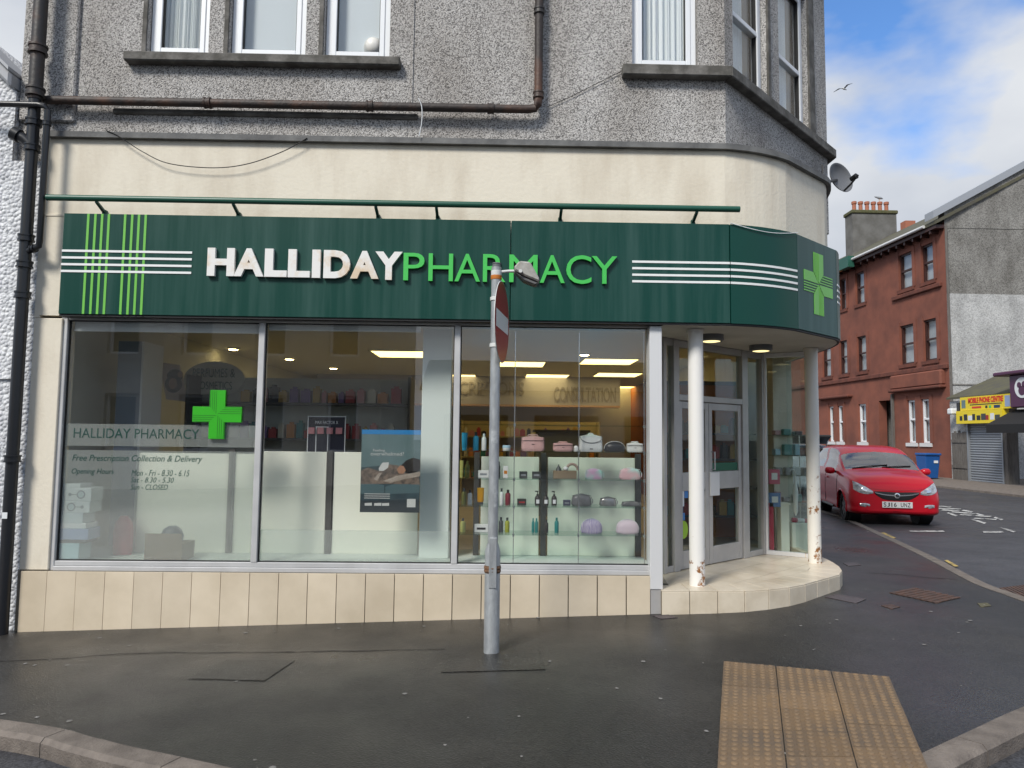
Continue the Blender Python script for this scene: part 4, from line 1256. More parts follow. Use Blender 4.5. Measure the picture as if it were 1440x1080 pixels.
# letters
for ch, a, b, t0, t1 in (('H', 294.6, 331, 349.8, 389.6), ('A', 332, 372, 350.4, 390.2), ('L', 374.8, 404.4, 351, 390.8), ('L', 407.5, 436.7, 351.8, 391.5), ('I', 441, 451.3, 352.5, 392), ('D', 457, 493, 353, 392.8), ('A', 494.6, 533, 354, 393.4), ('Y', 529, 566, 355, 395)):
    u0, z1 = FF.px(a, t0); u1, z0 = FF.px(b, t1)
    text_on(FF, ch, u0, u1, z0, z1, 0.006, 0.03, 'letter', 'letter_white', sg, weight=0.045)
for ch, a, b, t0, t1 in (('P', 568.5, 597, 356.8, 395.6), ('H', 603.5, 637, 357.6, 396.6), ('A', 640, 675, 358, 397.2), ('R', 679.5, 710.5, 358.6, 397.8), ('M', 716.3, 755.4, 359.3, 398.4), ('A', 759, 793.6, 360, 399.2), ('C', 796, 831, 360, 400.6), ('Y', 831.5, 867, 361.4, 400.4)):
    u0, z1 = FF.px(a, t0); u1, z0 = FF.px(b, t1)
    text_on(FF, ch, u0, u1, z0, z1, 0.006, 0.028, 'letter', 'letter_green', sg)
def cross_logo(fr, uc, zc, a, b, d, depth, parent, mat, stripes=4, name='cross'):
    mb = MB()
    for q in range(4):
        def rot(x, y):
            for i in range(q): x, y = y, -x
            return fr.at(uc + x, zc + y, d)
        g = a * 0.06
        mb.prism([rot(g * 0.5, g), rot(a, a + g), rot(a, b), rot(g * 0.5, b)], fr.n * depth)
        for s in range(stripes):
            x0 = -a + a * (s + 0.12) / stripes; x1 = x0 + a * 0.46 / stripes
            mb.prism([rot(x0, -x0 + g), rot(x1, -x1 + g), rot(x1, b), rot(x0, b)], fr.n * depth)
    return mb.build(name, mat, parent)
fr3, ln3 = frs[1]
uc, zc_ = fr3.px(1151, 400)
hh_ = (fr3.px(1151, 357)[1] - fr3.px(1151, 443)[1]) / 2
cross_logo(fr3, uc, zc_, 0.098, hh_, 0.0005, 0.004, sg, 'cross_green')
# ------------------------------------------------------------------ green rail above the sign
YR = 5.92
za_ = W(550, 286, YR).z; x0, x1 = W(66, 278, YR).x, W(1040, 294, YR).x
rl = thing('sign_rail', 'long green metal rail on brackets above the fascia', 'rail', (x0, YR, za_))
MB().cyl((x0, YR, za_), (x1, YR, za_), 0.026, seg=20).build('tube', 'rail_green', rl, smooth=40)
for pxb in (131, 325, 527, 613, 790, 982):
    xb = W(pxb, 292, 5.88).x; b = MB()
    b.prism([(xb - 0.012, YR, za_ - 0.02), (xb - 0.012, 6.075, za_ - 0.075), (xb - 0.012, 6.075, za_ - 0.10), (xb - 0.012, YR, za_ - 0.036)], (0.024, 0, 0))
    b.box((xb - 0.016, 6.04, za_ - 0.13), (xb + 0.016, 6.076, za_ - 0.06)); b.build('bracket', 'vinyl_green', rl)
# ------------------------------------------------------------------ pipes
def pipe_run(name, label, parts, mat):
    t = thing(name, label, 'pipe', parts[0][0][0])
    for path, r in parts: MB().tube(path, r, 14).build('pipe', mat, t, smooth=50)
    return t
def collar(t, p, ax, r, w, mat):
    p = V(p); ax = V(ax).normalized()
    mb = MB(); mb.cyl(p - ax * w, p + ax * w, r * 1.22, seg=16); mb.cyl(p - ax * w * 1.3, p - ax * w * 0.7, r * 1.36, seg=16); mb.cyl(p + ax * w * 0.7, p + ax * w * 1.3, r * 1.36, seg=16)
    mb.build('collar', mat, t, smooth=40)
yp = 6.06
xa, xb = W(62, 145, yp).x, W(757, 145, yp).x; zp_ = W(400, 147, yp).z
el = [V((xb - 0.09, yp, zp_)), V((xb - 0.03, yp, zp_ + 0.012)), V((xb - 0.005, yp, zp_ + 0.045)), V((xb, yp, zp_ + 0.1))]
hp_ = pipe_run('soil_pipe', 'rusty iron pipe running along the wall and turning up by the window', [([V((xa, yp, zp_))] + [V((xa + (xb - 0.12 - xa) * k / 4, yp, zp_)) for k in range(1, 5)] + el + [V((xb, yp, zp_ + 1.0)), V((xb, yp, Z_EAVE - 0.02))], 0.037)], 'iron_rusty')
for pxk in (292, 520, 690): collar(hp_, (W(pxk, 147, yp).x, yp, zp_), (1, 0, 0), 0.036, 0.022, 'iron_rusty')
collar(hp_, (xb, yp, zp_ + 0.13), (0, 0, 1), 0.036, 0.022, 'iron_dark')
for z in (zp_ + 0.9,): collar(hp_, (xb, yp, z), (0, 0, 1), 0.036, 0.02, 'iron_dark')
yd = 5.98
xd = W(31, 430, yd).x
dp_ = thing('downpipe', 'heavy black cast iron downpipe between the white wall and the shopfront', 'pipe', (xd, yd, H(xd, yd)))
zt0 = W(46, 140, yd).z
MB().tube([(xd, yd, zt0), (xd, yd, zt0 + 1.2), (xd, yd, Z_EAVE)], 0.056, 16).build('pipe', 'iron_dark', dp_, smooth=50)
MB().tube([(xd, yd, H(xd, yd) - 0.02), (xd, yd, 1.5), (xd, yd, zt0)], 0.048, 16).build('pipe', 'pipe_black', dp_, smooth=50)
for py, r in ((70, 0.056), (130, 0.056)): collar(dp_, (xd, yd, W(48, py, yd).z), (0, 0, 1), r, 0.03, 'iron_dark')
for py in (172, 208, 335, 372, 415, 645): collar(dp_, (xd, yd, W(31, py, yd).z), (0, 0, 1), 0.048, 0.022, 'pipe_black')
zb_ = W(31, 196, yd).z
MB().tube([(xd, yd, zb_ - 0.06), (xd - 0.06, yd - 0.01, zb_ + 0.0), (xd - 0.13, yd - 0.02, zb_ + 0.035)], 0.046, 14).build('branch', 'pipe_black', dp_, smooth=50)
MB().cyl((xd - 0.10, yd - 0.016, zb_ + 0.02), (xd - 0.15, yd - 0.024, zb_ + 0.045), 0.06, seg=16).build('branch_cap', 'pipe_black', dp_, smooth=40)
sk = W(9, 725, yd - 0.05)
tag(MB().box((xd - 0.022, yd - 0.0515, sk.z - 0.025), (xd + 0.02, yd - 0.049, sk.z + 0.025)).build('pipe_sticker', 'paper_white', None), 'small white sticker on the black downpipe', 'sticker')
yo = 5.93
za2 = W(30, 147, yo).z; xo = W(62, 240, yo).x; zl2 = W(60, 348, yo).z
ov = thing('overflow_pipe', 'thin black waste pipe dropping beside the shopfront into the downpipe', 'pipe', (xo, yo, zl2))
MB().tube([(xo - 1.6, yo, za2 + 0.01), (xo - 0.08, yo, za2), (xo - 0.025, yo, za2 - 0.008), (xo, yo, za2 - 0.05), (xo, yo, zl2 + 0.06), (xo - 0.01, yo + 0.005, zl2 + 0.015), (xo - 0.05, yo + 0.02, zl2), (xd + 0.02, yd - 0.01, zl2 - 0.03)], 0.026, 12).build('pipe', 'pipe_black', ov, smooth=50)
collar(ov, (xo, yo, za2 - 0.16), (0, 0, 1), 0.026, 0.014, 'pipe_black')
collar(ov, (xo - 0.065, yo + 0.025, zl2 - 0.004), (1, -0.25, 0.1), 0.026, 0.014, 'pipe_black')
# cables on the wall
def cable(pxs, Y, r, mat, label):
    pts = catmull([tuple(W(a, b, Y)) for a, b in pxs], 10)
    return tag(MB().tube(pts, r, 6).build('cable', mat, None, smooth=60), label, 'cable')
cable([(150, 184), (166, 191), (200, 213), (238, 230), (300, 236), (350, 230), (400, 212), (432, 194)], 6.02, 0.004, 'black_rubber', 'thin dark cable sagging across the cream band')
cable([(588, 138), (593, 150), (593, 172), (589, 192)], 6.0, 0.004, 'paper_white', 'short white wire hanging from the rusty pipe')
_cp = offset_line(ARC2, 0.012)
tag(MB().tube(catmull([(p.x, p.y, z_f_top + 0.006 - 0.05 * math.sin(math.pi * k / (len(_cp) - 1))) for k, p in enumerate(_cp)], 3), 0.004, 6).build('cable', 'paper_white', None, smooth=60), 'white cable drooping over the top edge of the curved fascia panel', 'cable')
cable([(770, 150), (800, 137), (840, 117), (874, 100)], 6.135, 0.003, 'black_rubber', 'fine black wire slanting up to the corner window sill')
# satellite dish
pd = CRC[3] + (CRC[4] - CRC[3]) * 0.55
zd_ = W(1180, 252, 7.0).z
dc = None
d_r = ray(1182, 250); tt = 7.3 / d_r.y; dc = CAM + d_r * tt
sd_ = thing('satellite_dish', 'grey oval satellite dish on the corner of the cream band', 'satellite dish', tuple(dc))
ax = V((0.42, -0.88, 0.20)).normalized()
MB().lathe(tuple(dc), [(0.005, -0.05), (0.06, -0.045), (0.11, -0.028), (0.15, -0.002), (0.165, 0.012), (0.17, 0.012), (0.17, 0.006), (0.15, -0.012), (0.11, -0.038), (0.05, -0.058), (0.005, -0.06)][::-1], 36, ax=ax).build('dish', 'dish_grey', sd_, smooth=50)
side_ = ax.cross(V((0, 0, 1))).normalized(); low = side_.cross(ax)
e0 = dc - low * (-0.17) * -1; e1 = dc + ax * 0.20 - low * 0.08
MB().tube([dc - low * 0.16, dc - low * 0.13 + ax * 0.1, e1], 0.01, 8).build('arm', 'car_black', sd_)
MB().cyl(e1 - ax * 0.02, e1 - ax * 0.09, 0.03, 0.022, seg=12).build('receiver', 'car_black', sd_)
wp_ = V((pd.x, pd.y, dc.z - 0.12))
MB().tube([wp_, V((wp_.x + 0.06, wp_.y - 0.03, dc.z - 0.13)), dc - ax * 0.05], 0.014, 8).build('bracket', 'car_black', sd_)
pa_ = CRC[3].lerp(CRC[4], 0.35); pb_ = CRC[3].lerp(CRC[4], 0.75); dd_ = (pb_ - pa_).normalized(); nn_ = V((dd_.y, -dd_.x))
MB().prism([(k.x, k.y, dc.z - 0.26) for k in (pa_, pb_, pb_ + nn_ * 0.012, pa_ + nn_ * 0.012)], (0, 0, 0.28)).build('wall_plate', 'car_black', sd_)
# soffit lights
for i, (a, b) in enumerate(((1000, 476), (1070, 490))):
    c = Zp(a, b, z_f_bot - 0.05)
    t = thing('soffit_light', ('round lit soffit lamp beside the white column', 'round lit soffit lamp above the right hand door leaf')[i], 'ceiling light', (c.x, c.y, z_f_bot - 0.02), group='soffit lamps over the entrance')
    MB().lathe((c.x, c.y, z_f_bot - 0.078), [(0.10, 0), (0.115, 0.012), (0.115, 0.06)], 24).build('ring', 'dish_grey', t, smooth=40)
    MB().lathe((c.x, c.y, z_f_bot - 0.083), [(0.06, 0), (0.088, 0.006), (0.088, 0.02)], 24).build('lens', 'soffit_lens', t, smooth=40)
# neighbour on the left
nb = thing('neighbour_building', 'white roughcast neighbouring wall with a sloping coping', 'building', (-6, 6.1, 0))
zn0 = W(0, 105, 6.1).z; zn1 = W(38, 143, 6.1).z; xn0 = W(0, 105, 6.1).x; xn1 = W(38, 143, 6.1).x
sl2 = (zn1 - zn0) / (xn1 - xn0)
xe = xl - 0.008
pts = [(-12, 6.09, -0.5), (xe, 6.09, -0.5), (xe, 6.09, zn1 + sl2 * (xe - xn1)), (xn0 - 1.2, 6.09, zn0 - sl2 * 1.2), (-12, 6.09, zn0 - sl2 * 1.2)]
MB().prism(pts, (0, 8, 0)).build('wall', 'white_roughcast', nb)
MB().box((xe + 0.001, 6.09, -0.5), (ua - 0.003, 6.38, z_ledge - 0.252)).build('wall', 'white_roughcast', nb)
cpt = [V((xe, 6.0, pts[2][2] + 0.002)), V((xn0 - 1.2, 6.0, pts[3][2] + 0.002))]
MB().prism([cpt[0], cpt[1], cpt[1] + V((0, 0, 0.13)), cpt[0] + V((0, 0, 0.13))], (0, 0.4, 0)).build('coping', C('coping_grey', (0.42, 0.43, 0.45), 0.7), nb, bevel=0.02)
MB().prism([cpt[0] + V((0, -0.03, 0.132)), cpt[1] + V((0, -0.03, 0.132)), cpt[1] + V((0, -0.03, 0.165)), cpt[0] + V((0, -0.03, 0.165))], (0, 0.45, 0)).build('coping_cap', C('coping_grey', (0.42, 0.43, 0.45), 0.7), nb)
MB().box((-12, 5.99, cpt[1].z), (xn0 - 1.21, 6.4, cpt[1].z + 0.16)).build('coping', C('coping_grey', (0.42, 0.43, 0.45), 0.7), nb)
zq_ = W(10, 533, 6.08).z
MB().box((-12, 6.07, zq_), (xd - 0.06, 6.0885, zq_ + 0.012)).build('render_band', 'white_roughcast', nb)
# weeds and litter along the foot of the plinth
random.seed(3)
def weed(px, py, s, label):
    g = G(px, py); t = thing('weed', label, 'weed', (g.x, g.y, H(g.x, g.y)), group='weeds at the wall foot')
    st = MB()
    lf = MB()
    for k in range(11):
        a = random.random() * 6.28; l = s * (0.5 + random.random() * 0.7); e = V((math.cos(a) * l * 0.7, -abs(math.sin(a)) * l * 0.5, l * random.uniform(0.3, 0.9)))
        b = V((g.x, g.y, H(g.x, g.y) - 0.004))
        st.tube([b, b + e * 0.5 + V((0, 0, 0.006)), b + e], 0.0012, 4)
        c = b + e; w = V((-math.sin(a), math.cos(a), 0.3)) * s * 0.22; dd = e.normalized() * s * 0.4
        lf.add([c, c + dd * 0.5 + w, c + dd, c + dd * 0.5 - w], [(0, 1, 2, 3)])
    st.build('stems', 'leaf', t); lf.build('leaves', 'leaf', t)
weed(200, 874, 0.05, 'small weed sprouting from the joint under the plinth tiles'); weed(322, 871, 0.035, 'tiny weed under the plinth further along the tiles'); weed(12, 878, 0.09, 'dark weed tuft at the foot of the white wall behind the downpipe')
g = G(73, 879)
tag(MB().prism([(g.x - 0.05, g.y, H(g.x, g.y) + 0.004), (g.x + 0.05, g.y - 0.01, H(g.x, g.y) + 0.004), (g.x + 0.04, g.y + 0.03, H(g.x, g.y) + 0.012), (g.x - 0.03, g.y + 0.035, H(g.x, g.y) + 0.01)], (0, 0, 0.004)).build('litter', C('pink_paper', (0.6, 0.25, 0.27), 0.7), None), 'scrap of pink paper lying against the plinth', 'litter')
# ------------------------------------------------------------------ lamp post with sign
g = G(691, 917)
gz = H(g.x, g.y)
lp = thing('lamp_post', 'slim galvanised street post with a small lantern, standing on the pavement', 'lamp post', (g.x, g.y, gz))
def zy(py, px=694): return W(px, py, g.y).z
z1, z2, zt = zy(775), zy(764), zy(376)
mb = MB(); mb.lathe((g.x, g.y, gz - 0.05), [(0.058, 0), (0.055, 0.05), (0.055, z1 - gz + 0.05), (0.052, z1 - gz + 0.062), (0.038, z2 - gz + 0.05)], 28); mb.build('base', 'galvanised', lp, smooth=40)
mb = MB(); mb.lathe((g.x, g.y, z2 - 0.01), [(0.036, 0), (0.036, 0.4), (0.036, 0.9), (0.036, zt - z2 + 0.01)], 28); mb.build('pole', 'galvanised', lp, smooth=40)
mb = MB(); mb.lathe((g.x, g.y, zt), [(0.03, 0.0), (0.03, 0.025), (0.034, 0.026), (0.03, 0.032)], 24); mb.build('cap', 'dish_grey', lp, smooth=40)
mb = MB(); mb.lathe((g.x, g.y, zy(393)), [(0.0375, 0), (0.039, 0.004), (0.039, zy(381) - zy(393))], 24); mb.build('band', 'galvanised_light', lp, smooth=40)
mb = MB(); mb.lathe((g.x, g.y, zy(393) - 0.002), [(0.0385, 0), (0.0402, 0.004), (0.0402, 0.03)], 24); mb.build('orange_band', 'orange_mark', lp, smooth=40)
mb = MB(); mb.lathe((g.x, g.y, zy(805)), [(0.056, 0), (0.061, 0.012), (0.058, 0.024), (0.062, 0.036), (0.056, 0.052)], 20); mb.build('tape', 'rust_tape', lp, smooth=30)
mb = MB(); mb.box((g.x - 0.025, g.y - 0.060, gz + 0.45), (g.x + 0.03, g.y - 0.02, gz + 0.80)); mb.build('door', 'galvanised', lp, bevel=0.004)
C('sticker_remains', (0.42, 0.44, 0.45), 0.8, col2=(0.25, 0.27, 0.28), vs=30)
for (pya, pyb, w0, w1) in ((604, 624, -0.6, 0.9), (688, 712, 0.1, 1.3)):
    mb = MB(); n = 8; vs = []; fs = []
    za, zb = zy(pyb), zy(pya)
    for i in range(n + 1):
        a = w0 + (w1 - w0) * i / n; c, s = math.sin(a) * 0.0368, -math.cos(a) * 0.0368
        vs += [(g.x + c, g.y + s, za + random.uniform(-0.008, 0.008)), (g.x + c, g.y + s, zb + random.uniform(-0.008, 0.008))]
    for i in range(n): fs.append((2 * i, 2 * i + 2, 2 * i + 3, 2 * i + 1))
    mb.add(vs, fs); mb.build('sticker_remains', 'sticker_remains', lp)
# lantern on a short arm
za = zy(383)
arm0 = V((g.x, g.y, za)); lx = W(722, 381, g.y).x
MB().tube([arm0, V((lx - 0.04, g.y, za + 0.01)), V((lx + 0.03, g.y, za + 0.012))], 0.011, 10).build('arm', 'galvanised_light', lp, smooth=50)
def lpt(px, py, dy): 
    p = W(px, py, g.y); return V((p.x, g.y + dy, p.z))
prof = [(722, 379), (730, 370), (745, 371.5), (751, 382), (758, 395), (757.5, 399), (738, 391), (724, 383)]
mb = MB(); mb.prism([lpt(a, b, -0.075) for a, b in prof], (0, 0.15, 0)); mb.build('lantern', 'lamp_grey', lp, bevel=0.012)
und = [(724.5, 384.5), (738, 392.3), (757, 400), (752, 402.5), (736, 396)]
mb = MB(); mb.prism([lpt(a, b, -0.055) for a, b in und], (0, 0.11, 0)); mb.build('diffuser', 'lamp_under', lp, bevel=0.005)
MB().lathe(tuple(lpt(731.5, 385, -0.09)), [(0.012, 0), (0.014, 0.006), (0.012, 0.02)], 10, ax=(0, 1, 0)).build('bolt', 'galvanised_light', lp)
# no entry sign, almost edge on
lft = ray(695.5, 453); rgt = ray(715.5, 462)
a_ = CAM + lft * ((g.y - 0.33) / lft.y); b_ = CAM + rgt * ((g.y + 0.25) / rgt.y)
cz = (zy(397, 700) + zy(512, 708)) / 2
cs_ = V(((a_.x + b_.x) / 2, (a_.y + b_.y) / 2, cz))
hd = V((b_.x - a_.x, b_.y - a_.y, 0)).normalized(); sn = V((hd.y, -hd.x, 0))
rad = 0.295
sgn = thing('no_entry_sign', 'round red no entry sign with a white bar clamped to the lamp post', 'road sign', tuple(cs_))
mb = MB(); mb.lathe(tuple(cs_), [(rad, -0.004), (rad, 0.0)], 64, ax=tuple(sn)); mb.build('back_plate', 'galvanised_light', sgn, smooth=30)
mb = MB(); mb.lathe(tuple(cs_), [(rad - 0.006, 0.0006), (rad - 0.006, 0.0016)], 64, ax=tuple(sn)); mb.build('red_face', 'sign_red', sgn)
bw, bh = 0.247, 0.062
mb = MB(); mb.prism([cs_ + sn * 0.0018 + hd * u + V((0, 0, w)) for u, w in ((-bw, -bh), (bw, -bh), (bw, bh), (-bw, bh))], sn * 0.001); mb.build('white_bar', 'sign_white', sgn)
for z in (cs_.z - 0.18, cs_.z + 0.16):
    mb = MB(); mb.lathe((g.x, g.y, z), [(0.039, 0), (0.043, 0.003), (0.043, 0.027), (0.039, 0.03)], 20)
    c2 = V((g.x, g.y, z + 0.015)); q = cs_ - sn * 0.004; q = V((q.x, q.y, z + 0.015))
    mb.tube([c2, c2.lerp(q, 0.5), q], 0.01, 6); mb.build('clamp', 'galvanised_light', sgn, smooth=40)
# ------------------------------------------------------------------ window lettering
FL = Frame((0, YG + 0.0089), (1, 0))
wl = thing('window_lettering', 'green vinyl pharmacy name and opening hours on the frosted window', 'lettering', (FL.px(190, 640)[0], YG + 0.008, FL.px(190, 690)[1]))
def wtext(body, a, t0, b, t1, shear=0.0, weight=0.0, slope=0.0):
    u0, z1_ = FL.px(a, t0); u1, z0_ = FL.px(b, t1)
    text_on(FL, body, u0, u1, z0_, z1_, 0, 0.0006, 'line_of_text', 'vinyl_green', wl, shear=shear, weight=weight)
wtext('HALLIDAY PHARMACY', 104, 601.8, 279.5, 617.5)
wtext('Free Prescription Collection & Delivery', 102, 639, 284.5, 652.5, shear=0.25, weight=0.006)
wtext('Opening Hours', 101, 658.5, 160, 669, shear=0.25, weight=0.006)
wtext('Mon - Fri - 8.30 - 6.15', 185, 660.5, 266.5, 670, shear=0.25)
wtext('Sat - 8.30 - 5.30', 184, 671, 244.5, 679, shear=0.25)
wtext('Sun - CLOSED', 184, 681, 236, 689, shear=0.25)
FX = Frame((0, YG - 0.003), (1, 0))
uc, zc_ = FX.px(306.5, 583)
aw = (FX.px(318, 583)[0] - FX.px(296, 583)[0]) / 2; bw_ = (FX.px(341, 583)[0] - FX.px(272, 583)[0]) / 2
wc = thing('window_cross', 'bright green pharmacy cross fixed on the shop window', 'pharmacy cross', (uc, YG, zc_ - bw_))
mb = MB(); pts = []
for q in range(4):
    for (x, y) in ((-aw, bw_), (aw, bw_), (aw, aw)):
        for i in range(q): x, y = y, -x
        pts.append((x, y))
mb.prism([FX.at(uc + x, zc_ + y, 0) for x, y in pts], FX.n * 0.022); mb.build('body', 'vivid_green', wc, bevel=0.002)
mb = MB()
for q in range(4):
    def rot(x, y):
        for i in range(q): x, y = y, -x
        return FX.at(uc + x, zc_ + y, 0.0225)
    for s in range(4):
        x0 = -aw + aw * (s + 0.35) / 4; x1 = x0 + aw * 0.05
        mb.prism([rot(x0, -x0), rot(x1, -x1), rot(x1, bw_ * 0.98), rot(x0, bw_ * 0.98)], FX.n * 0.0008)
mb.build('engraved_lines', C('line_green', (0.008, 0.13, 0.008), 0.5), wc)
# ------------------------------------------------------------------ shop interior
XL, XR, YB = xl + 0.11, CREAM[-1].x - 0.23, 17.5
def struct(name, mb, mat, label):
    o = mb.build(name, mat, None, kind='structure'); return tag(o, label, name.split('_')[-1])
fl_ = [V((XL, 6.22)), V((DA.x - 0.06, 6.22)), V((DA.x, DA.y + 0.06)), V((DB.x, DB.y + 0.06)), V((CE.x - 0.02, CE.y + 0.04)), V((CE2.x - 0.02, CE2.y)), V((XR, CE2.y + 0.05)), V((XR, YB)), V((XL, YB))]
struct('interior_floor', MB().prism([(p.x, p.y, ZS - 0.05) for p in fl_], (0, 0, 0.05)), 'interior_floor', 'brown vinyl floor inside the pharmacy')
cl_ = [V((XL - 0.1, 6.1)), V((1.9, 6.1))] + inn_c[2:-1] + [V((XR + 0.1, 9.3)), V((XR + 0.1, YB + 0.1)), V((XL - 0.1, YB + 0.1))]
struct('interior_ceiling', MB().prism([(p.x, p.y, ZCE) for p in cl_], (0, 0, 0.05)), 'interior_ceiling', 'pale suspended ceiling inside the pharmacy')
MB().box((XL - 0.1, YC + 0.215, z_head - 0.03), (uR + 0.1, YC + 0.24, ZCE - 0.001)).build('window_bulkhead', 'interior_wall', bld)
struct('interior_back_wall', MB().box((XL - 0.1, YB, ZS - 0.05), (XR + 0.1, YB + 0.1, ZCE - 0.001)), 'interior_wall', 'dim beige back wall of the shop')
struct('interior_left_wall', MB().box((XL - 0.1, 6.2, ZS - 0.06), (XL, YB - 0.001, ZCE - 0.002)), 'interior_greygreen', 'grey green left wall inside the shop')
struct('interior_right_wall', MB().box((XR, CE2.y + 0.02, ZS - 0.06), (XR + 0.1, YB - 0.001, ZCE - 0.002)), 'interior_orange', 'orange wall inside the shop past the door')
# window bed
MB().box((XL, 6.19, z_sill - 0.02), (uR + 0.02, 6.95, z_sill + 0.018)).build('window_bed', C('bed_grey', (0.62, 0.68, 0.64), 0.5), bld)
MB().box((XL, 6.90, ZS), (uR + 0.02, 6.949, z_sill - 0.021)).build('window_bed_front', 'interior_dark', bld)
# roller blinds, rolled up
for (a, b), pya, pyb, lab in ((ug[0], 455, 469, 'rolled white blind at the head of the lettered window'), (ug[1], 456, 464, 'rolled white blind at the head of the poster window')):
    z0 = W(300, pyb, 6.2).z; z1 = z_head - 0.004
    b2 = b - 0.0 if lab.startswith('rolled white blind at the head of the l') else FG.px(594, 460)[0]
    t = thing('roller_blind', lab, 'blind', (a, 6.2, z0))
    MB().box((a + 0.01, 6.17, z0 + 0.02), (b2 - 0.02, 6.176, z1)).build('fabric', 'blind_white', t)
    MB().box((a + 0.01, 6.163, z0), (b2 - 0.02, 6.183, z0 + 0.019)).build('bottom_bar', 'blind_white', t)
# white pillar behind the second pane
p0, p1 = W(592, 620, 6.42).x, W(633, 620, 6.42).x
tag(MB().box((p0, 6.42, z_sill + 0.019), (p1, 6.62, ZCE - 0.001)).build('pillar', 'pillar_white', None, bevel=0.004, kind='structure'), 'greenish white square pillar just inside the window', 'pillar')
# tall grey blue panel and left hand fittings
q0, q1 = W(164, 540, 7.1).x, W(198, 540, 7.1).x
zq0 = ZS
t = thing('tall_cabinet', 'tall blue grey cabinet end at the left of the shop', 'cabinet', (q0, 7.1, ZS))
MB().box((q0, 7.1, ZS), (q1, 7.5, 2.45)).build('body', 'interior_bluegrey', t)
MB().box((q1 + 0.001, 7.09, ZS), (q1 + 0.02, 7.5, 2.45)).build('edge_strip', 'paper_white', t)
def shelf_unit(name, label, x0, x1, y0, y1, zs, mat, back=None):
    t = thing(name, label, 'shelving', ((x0 + x1) / 2, y0, ZS))
    MB().box((x0, y1 - 0.02, ZS), (x1, y1, zs[-1] + 0.3)).build('back_panel', back or mat, t)
    for x in (x0, x1 - 0.03): MB().box((x, y0, ZS), (x + 0.03, y1 - 0.021, zs[-1] + 0.3)).build('side_panel', mat, t)
    for z in zs: MB().box((x0 + 0.031, y0, z - 0.025), (x1 - 0.031, y1 - 0.021, z)).build('shelf', mat, t)
    return t
random.seed(21)
PC = ['c_red', 'c_gold', 'c_teal', 'c_rose', 'c_cream', 'c_black', 'c_orange', 'c_violet']
for n_, c_ in zip(PC, ((0.35, 0.02, 0.02), (0.45, 0.28, 0.05), (0.02, 0.20, 0.22), (0.5, 0.2, 0.22), (0.6, 0.57, 0.48), (0.02, 0.02, 0.022), (0.55, 0.20, 0.02), (0.18, 0.10, 0.30))): C(n_, c_)
cubes = {}
CN = dict(zip(PC, ('red', 'gold', 'teal', 'pink', 'cream', 'black', 'orange', 'violet')))
def stock(label, x0, x1, y, z, n, hmax=0.2, group='goods on the shop shelves', cols=PC):
    x = x0 + 0.02
    while x < x1 - 0.12:
        w = random.uniform(0.05, 0.11); h = random.uniform(0.09, hmax); c = random.choice(cols)
        k = (round(w, 2), round(h, 2), c)
        if k not in cubes:
            mb = MB().box((-k[0] / 2, 0, 0), (k[0] / 2, 0.1, k[1] * 0.86)); mb.box((-k[0] * 0.25, 0.03, k[1] * 0.86), (k[0] * 0.25, 0.07, k[1]))
            me = mb.build('tmp', c, None); cubes[k] = me.data; bpy.data.objects.remove(me)
        o = place('packaged_product', cubes[k], None, None, at=(x + k[0] / 2, y, z + 0.001))
        tag(o, label.replace('small ', 'small ' + CN[k[2]] + ' ').replace('boxed ', CN[k[2]] + ' boxed ') + (' on the lower shelf' if z < 1.0 else ' on the middle shelf' if z < 1.4 else ' on the upper shelf'), 'product', group=group)
        x += k[0] + random.uniform(0.01, 0.05)
zl = [0.75, 1.15, 1.55, 1.95]
su = shelf_unit('wall_shelving', 'dark shelving with cosmetics at the left back of the shop', q1 + 0.05, -1.0, 8.0, 8.4, [1.05, 1.5, 1.90], 'interior_dark', 'interior_greygreen')
for z in (1.05, 1.5, 1.9): stock('small cosmetics pack in the dark shelving behind the lettered window', q1 + (0.1 if z < 1.8 else 0.62), -1.05, 8.06, z, 0)
su = shelf_unit('wall_shelving', 'yellowish shelving of goods at the back of the shop', -0.75, 2.0, 14.0, 14.4, [0.75, 1.15, 1.55], 'interior_yellow', 'interior_yellow')
for z in (0.75, 1.15, 1.55): stock('small packet in the yellowish back shelving', -0.7, 1.95, 14.05, z, 0)
t = thing('counter', 'blue grey dispensary counter panel in the shop', 'counter', (1.2, 11.5, ZS))
MB().box((0.62, 11.5, ZS), (1.42, 12.1, 1.62)).build('body', 'interior_bluegrey', t); MB().box((0.57, 11.45, 1.621), (1.47, 12.1, 1.66)).build('top', 'interior_dark', t)
t = thing('orange_partition', 'warm orange partition wall beside the shop shelves', 'partition', (2.2, 9.3, ZS))
MB().box((2.0, 9.3, ZS), (3.3, 9.4, 2.25)).build('panel', 'interior_orange', t); MB().box((1.97, 9.28, 2.251), (3.3, 9.42, 2.30)).build('cap', 'interior_dark', t)
su = shelf_unit('wall_shelving', 'dark shelving of red and black boxes seen past the door', 2.02, 3.28, 8.85, 9.25, [0.6, 0.95, 1.3, 1.62], 'interior_dark', 'interior_orange')
for z in (0.6, 0.95, 1.3, 1.62): stock('boxed product in the dark shelving seen past the door', 2.06, 3.22, 8.88, z, 0, cols=['c_red', 'c_black', 'c_black', 'c_gold', 'c_teal'])
